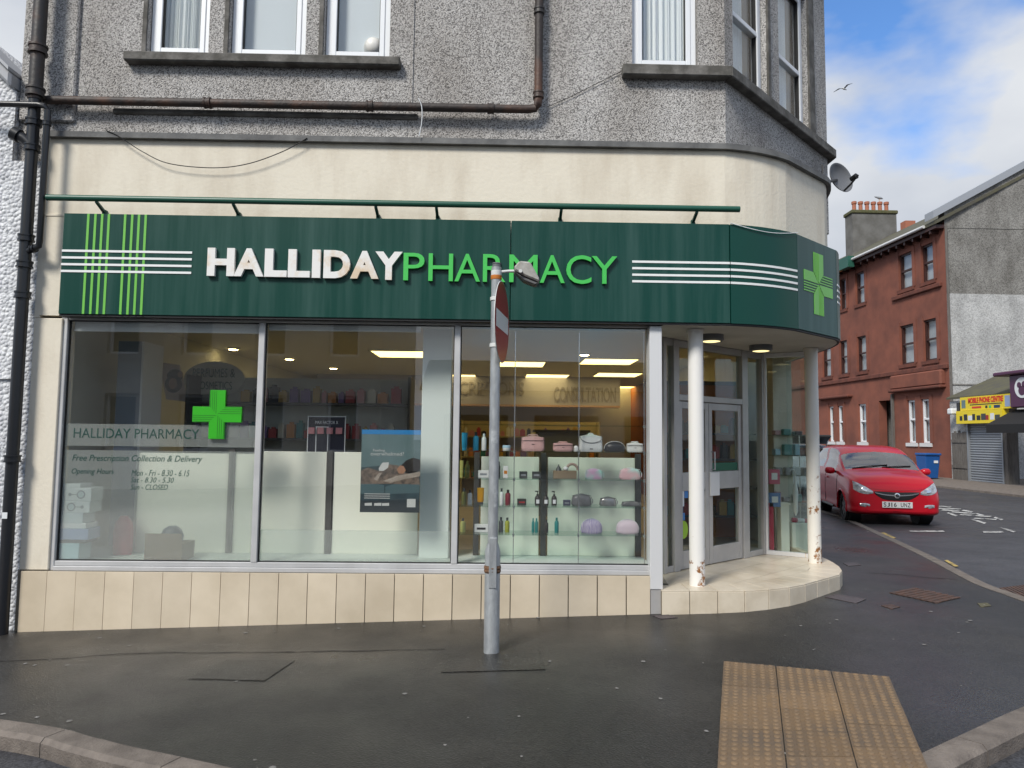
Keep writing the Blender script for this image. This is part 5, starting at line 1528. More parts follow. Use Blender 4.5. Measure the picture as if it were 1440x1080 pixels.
# lavender bulkhead with department names
zb0, zb1 = 2.2, 2.72
FB = Frame((0, 14.6), (1, 0))
t = thing('hanging_bulkhead', 'lavender hanging bulkhead with department names inside the shop', 'bulkhead', (-1, 14.6, zb0))
ua_, ub_ = FB.px(445, 545)[0], FB.px(872, 555)[0]
MB().fbox(FB, ua_, ub_, zb0, ZCE - 0.003, -0.3, 0).build('panel', 'bulkhead_lavender', t)
MB().fbox(FB, ua_, ub_, zb0 - 0.04, zb0 - 0.001, -0.3, 0.02).build('trim', C('trim_pink', (0.48, 0.30, 0.22), 0.6), t)
for body, a, b, t0, t1 in (('PRESCRIPTIONS', 608, 737, 536, 556), ('CONSULTATION', 779, 866, 544, 566)):
    u0, z1_ = FB.px(a, t0); u1, z0_ = FB.px(b, t1)
    text_on(FB, body, u0, u1, z0_, z1_, 0.002, 0.02, 'lettering', 'bulkhead_letter', t, weight=0.01)
FB2 = Frame((0, 8.34), (1, 0))
u0, z1_ = FB2.px(272, 518); u1, z0_ = FB2.px(330, 548); uc = (u0 + u1) / 2; zc_ = (z0_ + z1_) / 2
t = thing('oval_sign', 'dim oval perfumes and cosmetics sign over the shelves', 'shop sign', (uc, 8.34, z0_))
mb = MB(); n = 32
mb.prism([FB2.at(uc + (u1 - u0) * 0.72 * math.cos(6.283 * i / n), zc_ + (z1_ - z0_) * 0.85 * math.sin(6.283 * i / n), 0) for i in range(n)], FB2.n * -0.03); mb.build('board', 'interior_greygreen', t)
text_on(FB2, 'PERFUMES &', u0, u1, zc_ + 0.02, z1_, 0.001, 0.01, 'lettering', 'vinyl_green', t); text_on(FB2, 'COSMETICS', u0 + 0.03, u1 - 0.03, z0_, zc_ - 0.03, 0.001, 0.01, 'lettering', 'vinyl_green', t)
# ceiling panels and downlights
for (a, b, lab) in ((567, 498, 'white pillar'), (730, 512, 'lamp post'), (855, 508.5, 'hanging rods'), (769, 529, 'bulkhead letters'), (868, 527, 'orange partition'), (884, 545, 'far orange wall'), (640, 529, 'yellowish shelves')):
    c = Zp(a, b, ZCE - 0.012); w = 0.42
    t = thing('ceiling_panel_light', 'lit yellow ceiling panel seen by the ' + lab, 'ceiling light', (c.x, c.y, ZCE - 0.02), group='lit ceiling panels in the shop')
    MB().box((c.x - w, c.y - 0.42, ZCE - 0.014), (c.x + w, c.y + 0.42, ZCE - 0.008)).build('diffuser', 'panel_light', t)
    m_ = MB()
    for s in (-1, 1):
        m_.box((c.x - w - 0.03, c.y + s * 0.435 - 0.015, ZCE - 0.02), (c.x + w + 0.03, c.y + s * 0.435 + 0.015, ZCE - 0.002)); m_.box((c.x + s * (w + 0.015) - 0.015, c.y - 0.42, ZCE - 0.0201), (c.x + s * (w + 0.015) + 0.015, c.y + 0.42, ZCE - 0.0021))
    m_.build('trim', 'paper_white', t)
for (a, b, lab) in ((328, 491, 'lit round downlight behind the lettered window'), (407, 505, 'lit downlight behind the poster window near the mullion'), (469, 518, 'further downlight behind the poster window'), (822, 499, 'round yellow ceiling lamp behind the glass shelves')):
    c = Zp(a, b, ZCE - 0.012); t = thing('downlight', lab, 'ceiling light', (c.x, c.y, ZCE - 0.03), group='downlights in the shop')
    MB().lathe((c.x, c.y, ZCE - 0.025), [(0.055, 0), (0.07, 0.008), (0.07, 0.024)], 20).build('lens', 'downlight_lens', t); MB().lathe((c.x, c.y, ZCE - 0.018), [(0.072, 0), (0.09, 0.004), (0.09, 0.017)], 20).build('ring', 'paper_white', t)
# ------------------------------------------------------------------ window display, panes 1 and 2
def wx(px, Y, py=700): return W(px, py, Y).x
def wz(py, Y, px=500): return W(px, py, Y).z
YDB = 6.62
def board(pa, pb, pya, pyb, label, Y=YDB, mat='board_cream', name='display_board'):
    return tag(MB().box((wx(pa, Y), Y, max(z_sill + 0.019, wz(pyb, Y))), (wx(pb, Y), Y + 0.03, wz(pya, Y))).build(name, mat, None, bevel=0.003), label, 'display board')
board(193, 320, 640, 800, 'cream display back board blurred behind the frosted opening hours')
board(329, 356, 640, 800, 'narrow cream display board by the first window mullion')
board(366, 458, 636, 800, 'cream display back board on the left behind the poster window')
board(468, 588, 636, 800, 'cream display back board behind the overwhelmed poster')
board(676, 758, 640, 786, 'cream back board behind the left glass shelves')
board(770, 893, 640, 786, 'wide cream back board behind the bag shelves')
for a, lab in ((324.5, 'black slotted upright blurred behind the frosted film'), (463, 'black slotted upright between boards behind the poster window'), (670, 'black slotted upright beside the lamp post shelves'), (764, 'black slotted upright between the shelf back boards'), (897, 'black slotted upright at the end of the bag shelves')):
    tag(MB().box((wx(a - 4, YDB), YDB - 0.02, z_sill + 0.019), (wx(a + 4, YDB), YDB + 0.02, wz(634, YDB))).build('slotted_upright', 'interior_dark', None, bevel=0.002), lab, 'upright')
# poster
YPo = 6.155
FPo = Frame((0, YPo), (1, 0))
u0, z1_ = FPo.px(509, 604); u1, z0_ = FPo.px(589.5, 721)
t = thing('window_poster', 'blue grey health poster of someone lying under a blanket on a sofa', 'poster', (u0, YPo, z0_))
C('po_teal', (0.10, 0.165, 0.17), 0.35, col2=(0.14, 0.21, 0.215), vs=4); C('po_blue', (0.02, 0.22, 0.52), 0.35); C('po_sofa', (0.05, 0.085, 0.095), 0.35, col2=(0.03, 0.05, 0.06), vs=7); C('po_cush', (0.085, 0.14, 0.15), 0.35); C('po_blanket', (0.22, 0.165, 0.125), 0.35, col2=(0.085, 0.07, 0.06), vs=22, lo=0.42, hi=0.6); C('po_hair', (0.016, 0.014, 0.013), 0.35); C('po_skin', (0.38, 0.20, 0.12), 0.35); C('po_white', (0.62, 0.63, 0.60), 0.35); C('po_dark', (0.022, 0.034, 0.04), 0.35); C('po_light', (0.46, 0.40, 0.34), 0.35, col2=(0.3, 0.25, 0.2), vs=20)
hgt = z1_ - z0_; wid = u1 - u0
MB().fbox(FPo, u0, u1, z0_, z1_, -0.001, 0).build('sheet', 'po_teal', t)
def pp(pts, mat, k, name='print'):
    mb = MB(); mb.prism([FPo.at(u0 + wid * a, z1_ - hgt * b, 0.0003 * k) for a, b in pts], FPo.n * 0.0002); mb.build(name, mat, t)
def rb(x, y, rx, ry, n=14, a0=0): return [(x + rx * math.cos(a0 + 6.283 * i / n), y + ry * math.sin(a0 + 6.283 * i / n)) for i in range(n)]
pp([(0, 0), (1, 0), (1, 0.055), (0, 0.055)], 'po_blue', 1, 'header')
pp([(0, 0.46), (0.3, 0.44), (1, 0.46), (1, 1), (0, 1)], 'po_sofa', 1)
pp([(0.0, 0.66), (0.2, 0.655), (0.40, 0.67), (0.40, 0.77), (0, 0.78)], 'po_cush', 2); pp([(0.42, 0.69), (0.55, 0.66), (1, 0.655), (1, 0.76), (0.42, 0.78)], 'po_cush', 2)
pp([(0, 0.86), (1, 0.84), (1, 1), (0, 1)], 'po_dark', 3)
pp([(0, 0.50), (0.12, 0.46), (0.3, 0.50), (0.48, 0.42), (0.62, 0.43), (0.75, 0.52), (0.98, 0.56), (1, 0.66), (0.5, 0.655), (0.0, 0.66)], 'po_blanket', 3)
pp([(0.30, 0.47), (0.36, 0.40), (0.47, 0.395), (0.46, 0.46), (0.38, 0.50), (0.31, 0.50)], 'po_white', 4)
pp([(0.68, 0.43), (0.76, 0.37), (0.88, 0.335), (1, 0.36), (1, 0.47), (0.90, 0.53), (0.78, 0.52), (0.70, 0.49)], 'po_hair', 4)
pp([(0.61, 0.48), (0.66, 0.43), (0.72, 0.44), (0.76, 0.49), (0.72, 0.53), (0.64, 0.53)], 'po_skin', 5)
pp([(0.38, 0.62), (0.6, 0.56), (0.9, 0.52), (1, 0.50), (1, 0.56), (0.72, 0.60), (0.5, 0.645)], 'po_light', 5)
pp([(0.22, 0.60), (0.3, 0.53), (0.36, 0.52), (0.28, 0.62)], 'po_light', 5)
def ptext(body, a, t0, b, t1):
    text_on(FPo, body, u0 + wid * a, u0 + wid * b, z1_ - hgt * t1, z1_ - hgt * t0, 0.003, 0.0002, 'print_text', 'po_white', t)
ptext('Feeling', 0.20, 0.235, 0.40, 0.275); ptext('overwhelmed?', 0.16, 0.27, 0.72, 0.315)
for y in (0.775, 0.80, 0.825): pp([(0.07, y), (0.5, y), (0.5, y + 0.008), (0.07, y + 0.008)], 'po_white', 6)
for x in (0.08, 0.24, 0.37): pp([(x, 0.89), (x + 0.12, 0.885), (x + 0.12, 0.92), (x, 0.92)], 'po_white', 6)
pp([(0.79, 0.835), (0.935, 0.835), (0.935, 0.935), (0.79, 0.935)], 'po_white', 6)
# cosmetics board
YM = 6.9; FM_ = Frame((0, YM), (1, 0))
u0, z1_ = FM_.px(433, 585); u1, z0_ = FM_.px(485, 640)
t = thing('cosmetics_board', 'black cosmetics header board with white outlines and mirror', 'display board', (u0, YM, z_sill + 0.02))
MB().fbox(FM_, u0, u1, z_sill + 0.02, z1_, -0.02, 0).build('panel', C('mf_black', (0.012, 0.013, 0.03), 0.3), t)
m_ = MB(); frame_ring(m_, FM_, u0, u1, z_sill + 0.021, z1_ + 0.001, 0.008, -0.01, 0.003); m_.build('outline', 'paper_white', t)
wd = u1 - u0
m_ = MB(); frame_ring(m_, FM_, u0 + wd * 0.22, u0 + wd * 0.55, z0_ + 0.02, z1_ - 0.10, 0.008, 0.0005, 0.004); m_.build('mirror_frame', 'paper_white', t)
text_on(FM_, 'MAX FACTOR X', u0 + wd * 0.2, u0 + wd * 0.8, z1_ - 0.075, z1_ - 0.045, 0.001, 0.001, 'lettering', 'paper_white', t)
for k in range(4): MB().fbox(FM_, u0 + wd * (0.04 + 0.24 * k), u0 + wd * (0.2 + 0.24 * k), z1_ - 0.17, z1_ - 0.11, 0.0045, 0.03).build('sample', 'c_rose', t)
# portrait poster on the dark shelf
FPp = Frame((0, 8.35), (1, 0.08)); ua_, zt_ = FPp.px(223, 509); ub_, zb_ = FPp.px(266, 562)
t = thing('portrait_card', 'leaning cosmetics portrait card on the dark shelf', 'poster', tuple(FPp.at(ua_, zb_)))
MB().prism([FPp.at(ua_, zt_, 0), FPp.at(ub_ - 0.12, zt_ - 0.03, 0), FPp.at(ub_, zb_ - 0.03, 0), FPp.at(ua_ + 0.1, zb_, 0)], FPp.n * -0.01).build('card', C('card_pink', (0.62, 0.50, 0.45), 0.5), t)
cu_, cz_ = (ua_ + ub_) / 2, (zt_ + zb_) / 2
def blob(du, dz, ru, rz, mat, k):
    du, dz, ru, rz = du * 0.62 + 0.01, dz * 0.62, ru * 0.62, rz * 0.62
    mb = MB(); n = 16; mb.prism([FPp.at(cu_ + du + ru * math.cos(6.283 * i / n), cz_ + dz + rz * math.sin(6.283 * i / n), 0.001 * k) for i in range(n)], FPp.n * 0.0005); mb.build('print', mat, t)
blob(0.0, 0.09, 0.14, 0.12, C('card_hair', (0.05, 0.03, 0.02), 0.5), 1); blob(-0.02, -0.06, 0.15, 0.16, 'card_hair', 1); blob(-0.03, -0.05, 0.075, 0.105, C('card_skin', (0.42, 0.27, 0.2), 0.5), 2); blob(0.09, 0.12, 0.05, 0.06, 'card_skin', 2)
# boxes and carton behind the frosted film
def carton(pa, pb, pya, pyb, Y, dep, mat, label, name='boxed_gift', marks=None):
    x0, x1 = wx(pa, Y, pya), wx(pb, Y, pya); za_, zb_ = wz(pya, Y, pa), wz(pyb, Y, pa)
    o = MB().box((x0, Y, zb_), (x1, Y + dep, za_)).build(name, mat, None, bevel=0.003); tag(o, label, 'box')
    return o, x0, x1, zb_, za_
C('bx_white', (0.66, 0.68, 0.70)); C('bx_pale', (0.52, 0.58, 0.62)); C('bx_blue', (0.28, 0.36, 0.55)); C('bx_ltblue', (0.48, 0.66, 0.72)); C('bx_dark', (0.045, 0.055, 0.06)); C('bx_grey', (0.26, 0.28, 0.30))
YBX = 6.142
rows = [(80, 115, 766, 791, 'bx_ltblue', 'pale aqua box at the foot of the stacked gift boxes'), (84, 124, 761, 765.6, 'bx_dark', 'flat dark box above the aqua box in the stack'), (85, 127, 745, 760.6, 'bx_blue', 'lilac blue gift box in the stack behind the window'), (87, 123, 737, 744.6, 'bx_white', 'thin white box on the lilac blue gift box'), (85, 118, 722, 736.6, 'bx_pale', 'plain pale grey box in the middle of the stack'), (88, 127, 705.5, 721.6, 'bx_white', 'lower white box printed with a round grey mirror'), (86, 128, 686.5, 705.1, 'bx_white', 'upper white box printed with a round grey mirror'), (87, 112, 680.5, 686.1, 'bx_white', 'small white box topping the stacked gift boxes')]
zprev = z_sill + 0.019
for i, (a, b, t0, t1, mt, lab) in enumerate(rows):
    h_ = wz(t0, YBX, 100) - wz(t1, YBX, 100)
    x0, x1 = wx(a, YBX), wx(b, YBX)
    o = MB().box((x0, YBX, zprev), (x1, YBX + 0.18, zprev + h_)).build('gift_box', mt, None, bevel=0.003)
    if 'mirror' in lab:
        t_ = thing('gift_box', lab, 'box', (x0, YBX, zprev)); bpy.data.objects.remove(o)
        MB().box((x0, YBX, zprev), (x1, YBX + 0.18, zprev + h_)).build('carton', mt, t_, bevel=0.003)
        s_ = 1 if 'upper' in lab else -1
        xm = (x0 + x1) / 2 + s_ * 0.04; zm_ = zprev + h_ / 2
        MB().lathe((xm, YBX - 0.0008, zm_), [(0.036, 0), (0.036, 0.0006)], 20, ax=(0, -1, 0)).build('printed_mirror', 'bx_grey', t_)
        MB().lathe((xm, YBX - 0.0016, zm_), [(0.026, 0), (0.026, 0.0004)], 20, ax=(0, -1, 0)).build('printed_mirror', 'bx_pale', t_)
        MB().box((xm - s_ * 0.036, YBX - 0.0014, zm_ - 0.003), (xm - s_ * 0.085, YBX - 0.0002, zm_ + 0.003)).build('printed_handle', 'bx_grey', t_)
        MB().lathe((xm - s_ * 0.092, YBX - 0.0014, zm_), [(0.014, 0), (0.014, 0.0006)], 12, ax=(0, -1, 0)).build('printed_foot', 'bx_grey', t_)
    else: tag(o, lab, 'box')
    zprev += h_ + 0.0008
t = thing('open_carton', 'brown cardboard carton with dark goods behind the frosted film', 'box', (wx(235, 6.16), 6.2, z_sill + 0.02))
x0, x1 = wx(208, 6.16), wx(260, 6.16); zc0, zc1 = z_sill + 0.019, wz(750, 6.16, 235)
MB().box((x0, 6.144, zc0), (x1, 6.40, zc0 + (zc1 - zc0) * 0.62)).build('carton', 'cardboard', t)
MB().prism([(x0, 6.143, zc0 + (zc1 - zc0) * 0.62), (x1, 6.143, zc0 + (zc1 - zc0) * 0.62), (x1 - 0.01, 6.142, zc1), (x0, 6.142, zc1)], (0, 0.004, 0)).build('flap', 'cardboard', t)
MB().lathe(((x0 + x1) / 2, 6.30, zc1 - 0.09), [(0.085, 0), (0.095, 0.05), (0.07, 0.11), (0.03, 0.135)], 20).build('contents', C('dk_blue', (0.03, 0.05, 0.07), 0.5), t, smooth=60)
def soft_bag(name, label, cx_, cy_, z0, w, h, d, mat, cat='bag'):
    return tag(MB().lathe((cx_, cy_, z0), [(w * 0.46, 0), (w * 0.5, h * 0.08), (w * 0.5, h * 0.6), (w * 0.42, h * 0.85), (w * 0.2, h)], 20, squash=d / w).build(name, mat, None, smooth=50), label, cat)
soft_bag('gift_bag', 'blurred pink red gift bag behind the frosted film', wx(176, 6.5), 6.5, z_sill + 0.019, 0.17, 0.34, 0.12, C('bag_red', (0.42, 0.04, 0.07)))
# ------------------------------------------------------------------ glass shelves and goods in the third pane
YS0, YS1 = 6.20, 6.46; YSM = 6.33
sx0, sx1 = wx(646, YS0), wx(908, YS0)
gs = thing('glass_shelving', 'glass shelves on thin steel rods filling the third shop window', 'shelving', ((sx0 + sx1) / 2, YSM, z_sill + 0.02))
SZ = {}
for k, py in (('a', 597.5), ('b', 635), ('c', 674), ('d', 712.5), ('e', 752)):
    z = W(780, py, YS0).z; SZ[k] = z
    MB().box((sx0, YS0, z - 0.008), (sx1, YS1, z)).build('shelf', 'shelf_glass', gs)
for pxr in (722.5, 813.5, 906):
    for y in (YS0 + 0.012, YS1 - 0.02):
        x = wx(pxr, y); MB().cyl((x, y, z_sill + 0.019), (x, y, z_head - 0.06), 0.004, seg=8).build('rod', 'chrome', gs, smooth=50)
    for z in SZ.values():
        x = wx(pxr, YS0 + 0.012); MB().cyl((x, YS0 + 0.012, z - 0.02), (x, YS0 + 0.012, z + 0.006), 0.010, seg=10).build('clip', 'chrome', gs, smooth=40)
def hz(k, pyt, Y=YSM - 0.04):           # height of an item from its top pixel
    zt_ = W(780, pyt, Y).z; return max(0.02, zt_ - SZ[k])
def cxw(a, b, Y=YSM): return (wx(a, Y) + wx(b, Y)) / 2, wx(b, Y) - wx(a, Y)
def bottle(k, a, b, pyt, mat, capm, label, kind='bottle', Y=YSM):
    cx_, w = cxw(a, b, Y); h = hz(k, pyt, Y); r = w / 2; z0 = SZ[k] + 0.0005
    t = thing(kind, label, kind, (cx_, Y, z0))
    if kind == 'tube':
        mb = MB(); n = 16; vs = []; fs = []
        mb.lathe((cx_, Y, z0 + h * 0.14), [(r * 0.75, 0), (r * 0.95, h * 0.04), (r, h * 0.5), (r * 1.05, h * 0.86)], 18, squash=0.5); mb.build('body', mat, t, smooth=40)
        MB().lathe((cx_, Y, z0), [(r * 0.8, 0), (r * 0.8, h * 0.138)], 18, squash=0.7).build('cap', capm, t, smooth=40)
    elif kind == 'jar':
        MB().lathe((cx_, Y, z0), [(r * 0.95, 0), (r, h * 0.05), (r, h * 0.55)], 20).build('body', mat, t, smooth=40); MB().lathe((cx_, Y, z0 + h * 0.552), [(r * 1.02, 0), (r * 1.02, h * 0.4), (r * 0.97, h * 0.447)], 20).build('lid', capm, t, smooth=40)
    elif kind == 'pump bottle':
        MB().lathe((cx_, Y, z0), [(r * 0.95, 0), (r, h * 0.04), (r, h * 0.5), (r * 0.8, h * 0.6), (r * 0.35, h * 0.68)], 18).build('body', mat, t, smooth=40)
        m_ = MB(); m_.lathe((cx_, Y, z0 + h * 0.68), [(r * 0.42, 0), (r * 0.42, h * 0.08), (r * 0.15, h * 0.09), (r * 0.15, h * 0.24)], 12); m_.box((cx_ - r * 0.9, Y - 0.004, z0 + h * 0.92), (cx_ + r * 0.25, Y + 0.004, z0 + h)); m_.build('pump', capm, t)
        MB().fbox(Frame((cx_, Y - r - 0.0006), (1, 0)), -r * 0.55, r * 0.55, z0 + h * 0.12, z0 + h * 0.4, 0, 0.0004).build('label_print', 'paper_white', t)
    else:
        MB().lathe((cx_, Y, z0), [(r * 0.94, 0), (r, h * 0.03), (r, h * 0.68), (r * 0.8, h * 0.76), (r * 0.45, h * 0.80)], 18).build('body', mat, t, smooth=40)
        MB().lathe((cx_, Y, z0 + h * 0.80), [(r * 0.5, 0), (r * 0.5, h * 0.19), (r * 0.44, h * 0.2)], 14).build('cap', capm, t, smooth=40)
    return t
def packet(k, a, b, pyt, mat, label, dep=0.06, Y=YSM, print_=None):
    cx_, w = cxw(a, b, Y); h = hz(k, pyt, Y); z0 = SZ[k] + 0.0005
    t = thing('small_box', label, 'box', (cx_, Y, z0))
    MB().box((cx_ - w / 2, Y - dep / 2, z0), (cx_ + w / 2, Y + dep / 2, z0 + h)).build('carton', mat, t, bevel=0.002)
    MB().box((cx_ - w * 0.32, Y - dep / 2 - 0.0009, z0 + h * 0.35), (cx_ + w * 0.32, Y - dep / 2 - 0.0003, z0 + h * 0.62)).build('label_print', print_ or 'bx_grey', t)
    return t
def rounded(mb, cx_, cy_, z0, w, d, h, taper=0.85, e=2.6, nz=8, seg=28, lean=0.0, top=0.35):
    """soft cushion-like solid: superellipse rings"""
    prof = []
    for i in range(nz + 1):
        t_ = i / nz
        if t_ < 0.12: s_ = 0.90 + 0.10 * math.sin(t_ / 0.12 * math.pi / 2)
        elif t_ < 1 - top: s_ = 1.0 + (taper - 1.0) * (t_ - 0.12) / (1 - top - 0.12)
        else:
            q = (t_ - (1 - top)) / top; s_ = taper * math.sqrt(max(0.0, 1 - q * q * 0.985))
        prof.append((max(0.02, s_), t_ * h))
    vs = []; fs = []
    for s_, z in prof:
        for i in range(seg):
            a = 6.28318 * i / seg; c, sn_ = math.cos(a), math.sin(a)
            x = math.copysign(abs(c) ** (2 / e), c) * w / 2 * s_; y = math.copysign(abs(sn_) ** (2 / e), sn_) * d / 2 * s_
            vs.append((cx_ + x + lean * z, cy_ + y, z0 + z))
    for k in range(len(prof) - 1):
        for i in range(seg): fs.append((k * seg + i, k * seg + (i + 1) % seg, (k + 1) * seg + (i + 1) % seg, (k + 1) * seg + i))
    fs.append(tuple(range(seg - 1, -1, -1))); q = (len(prof) - 1) * seg; fs.append(tuple(range(q, q + seg)))
    return mb.add(vs, fs)
def bag(k, a, b, pyt, mat, label, style='case', Y=YSM, dep=0.11, trim='c_black', cat='bag'):
    cx_, w = cxw(a, b, Y); h = hz(k, pyt, Y - 0.03); z0 = SZ[k] + 0.0005
    t = thing('toiletry_bag', label, cat, (cx_, Y, z0))
    if style == 'case':
        rounded(MB(), cx_, Y, z0, w, dep, h, taper=0.97, e=5, top=0.12).build('body', mat, t, smooth=50)
        zz_ = z0 + h * 0.68
        m_ = MB(); m_.tube([(cx_ - w * 0.5, Y - dep * 0.5 - 0.001, zz_), (cx_, Y - dep * 0.515 - 0.001, zz_), (cx_ + w * 0.5, Y - dep * 0.5 - 0.001, zz_)], 0.002, 6); m_.build('zip', trim, t)
        m_ = MB(); m_.tube([(cx_ - w * 0.22, Y, z0 + h * 0.99), (cx_ - w * 0.18, Y, z0 + h * 1.05), (cx_ + w * 0.18, Y, z0 + h * 1.05), (cx_ + w * 0.22, Y, z0 + h * 0.99)], 0.005, 6); m_.build('handle', mat, t, smooth=50)
        MB().box((cx_ - w * 0.06, Y - dep * 0.5 - 0.0015, z0 + h * 0.42), (cx_ + w * 0.06, Y - dep * 0.49, z0 + h * 0.46)).build('badge', trim, t)
    elif style == 'flap':
        rounded(MB(), cx_, Y, z0, w, dep, h, taper=0.92, e=5, top=0.16).build('body', mat, t, smooth=50)
        pts = [(cx_ + w * 0.47 * math.cos(math.pi * (1 + i / 10)), Y - dep * 0.5 - 0.001, z0 + h * 0.86 + h * 0.36 * math.sin(math.pi * (1 + i / 10))) for i in range(11)]
        MB().tube(pts, 0.003, 6).build('flap_edge', C('seam_grey', (0.22, 0.23, 0.23)), t)
        m_ = MB(); m_.tube([(cx_ - w * 0.12, Y, z0 + h * 0.97), (cx_ - w * 0.05, Y, z0 + h * 1.04), (cx_ + w * 0.05, Y, z0 + h * 1.04), (cx_ + w * 0.12, Y, z0 + h * 0.97)], 0.006, 6); m_.build('handle', mat, t, smooth=50)
        MB().box((cx_ - w * 0.06, Y - dep * 0.5 - 0.0015, z0 + h * 0.14), (cx_ + w * 0.06, Y - dep * 0.48, z0 + h * 0.18)).build('badge', trim, t)
    elif style == 'dome':
        rounded(MB(), cx_, Y, z0, w, dep, h, taper=0.98, e=2.6, top=0.62, nz=12).build('body', mat, t, smooth=60)
        pts = [(cx_ + w * 0.5 * math.cos(math.pi * i / 14), Y - dep * 0.12, z0 + h * 0.28 + h * 0.735 * math.sin(math.pi * i / 14)) for i in range(15)]
        MB().tube(pts, 0.003, 6).build('zip', trim, t)
    else:
        rounded(MB(), cx_, Y, z0, w, dep, h, taper=0.93, e=3.2, top=0.45).build('body', mat, t, smooth=60)
        MB().tube([(cx_ - w * 0.46, Y - dep * 0.1, z0 + h * 0.80), (cx_, Y - dep * 0.12, z0 + h * 0.985), (cx_ + w * 0.46, Y - dep * 0.1, z0 + h * 0.80)], 0.003, 6).build('zip', trim, t)
        MB().tube([(cx_ + w * 0.46, Y - dep * 0.2, z0 + h * 0.7), (cx_ + w * 0.53, Y - dep * 0.3, z0 + h * 0.5), (cx_ + w * 0.52, Y - dep * 0.35, z0 + h * 0.2)], 0.004, 6).build('tab', mat, t)
    return t
def pattern(name, c1, c2, sc_, kind='wave'):
    m, t, b = nodes(name); g = t.nodes.new('ShaderNodeNewGeometry'); b.inputs['Roughness'].default_value = 0.5
    mp_ = t.nodes.new('ShaderNodeMapping'); mp_.inputs['Scale'].default_value = (1, 0.0, 1); t.links.new(g.outputs['Position'], mp_.inputs['Vector'])
    if kind == 'check':
        n = t.nodes.new('ShaderNodeTexChecker'); n.inputs['Scale'].default_value = sc_; setc(n.inputs['Color1'], c1); setc(n.inputs['Color2'], c2)
        t.links.new(mp_.outputs[0], n.inputs['Vector']); t.links.new(n.outputs['Color'], b.inputs['Base Color'])
    else:
        n = t.nodes.new('ShaderNodeTexWave' if kind == 'wave' else 'ShaderNodeTexNoise'); n.inputs['Scale'].default_value = sc_
        if kind == 'wave': n.inputs['Distortion'].default_value = 12; n.inputs['Detail'].default_value = 2
        t.links.new(mp_.outputs[0], n.inputs['Vector'])
        r = t.nodes.new('ShaderNodeValToRGB'); r.color_ramp.elements[0].color = (*c1, 1); r.color_ramp.elements[1].color = (*c2, 1); r.color_ramp.elements[0].position = 0.4; r.color_ramp.elements[1].position = 0.6
        t.links.new(n.outputs['Fac'], r.inputs['Fac']); t.links.new(r.outputs['Color'], b.inputs['Base Color'])
C('g_pink', (0.60, 0.36, 0.34), 0.5, bump=0.3, bs=60); C('g_white', (0.74, 0.75, 0.73), 0.4); C('g_black', (0.014, 0.014, 0.016), 0.4); C('g_grey', (0.13, 0.13, 0.135), 0.35, col2=(0.2, 0.2, 0.2), vs=20); C('g_silver', (0.42, 0.41, 0.40), 0.25, metal=0.6, col2=(0.25, 0.24, 0.24), vs=18); C('g_dkflat', (0.085, 0.085, 0.09), 0.3, col2=(0.2, 0.2, 0.2), vs=25)
pattern('g_irid', (0.62, 0.40, 0.55), (0.40, 0.66, 0.58), 9, 'noise'); pattern('g_irid2', (0.66, 0.42, 0.45), (0.38, 0.64, 0.60), 7, 'noise'); pattern('g_swirl', (0.62, 0.56, 0.66), (0.34, 0.28, 0.50), 26); pattern('g_gingham', (0.68, 0.50, 0.60), (0.72, 0.66, 0.70), 95, 'check')
C('b_blue', (0.02, 0.28, 0.45)); C('b_teal', (0.01, 0.20, 0.19)); C('b_green', (0.14, 0.14, 0.02)); C('b_lime', (0.32, 0.34, 0.02)); C('b_orange', (0.72, 0.33, 0.01)); C('b_red', (0.18, 0.005, 0.018)); C('b_dark', (0.025, 0.02, 0.017)); C('b_char', (0.05, 0.055, 0.055)); C('b_yellowish', (0.42, 0.42, 0.12)); C('b_navy', (0.06, 0.06, 0.10)); C('b_paleblue', (0.35, 0.55, 0.65))
# top shelf
bottle('b', 648, 656, 610, 'b_blue', 'b_blue', 'bright blue tube on the top glass shelf', 'tube')
bottle('b', 664, 672, 609, 'b_blue', 'c_black', 'deep blue bottle on the top glass shelf')
bottle('b', 676, 683, 611, 'g_white', 'g_white', 'slim white bottle on the top glass shelf')
bottle('b', 706, 717, 627, 'g_white', 'b_paleblue', 'low white jar with a pale blue lid on the top shelf', 'jar')
bag('b', 732, 765, 613, 'g_pink', 'large dusty pink quilted vanity case on the top shelf', 'case')
bag('b', 777, 805, 622, 'g_pink', 'small dusty pink quilted case on the top shelf', 'case', dep=0.09)
bag('b', 806, 813, 626, 'g_white', 'tiny white pouch between the pink and white cases', 'pouch', dep=0.05)
bag('b', 813.5, 847, 610, 'g_white', 'white vanity bag with a curved flap on the top shelf', 'flap', trim='g_black')
bag('b', 849, 879, 620, 'g_black', 'black rounded bag with a pale edge on the top shelf', 'dome', trim='g_white')
bag('b', 881, 904, 621, 'g_white', 'plain white boxy pouch at the end of the top shelf', 'case', dep=0.08)
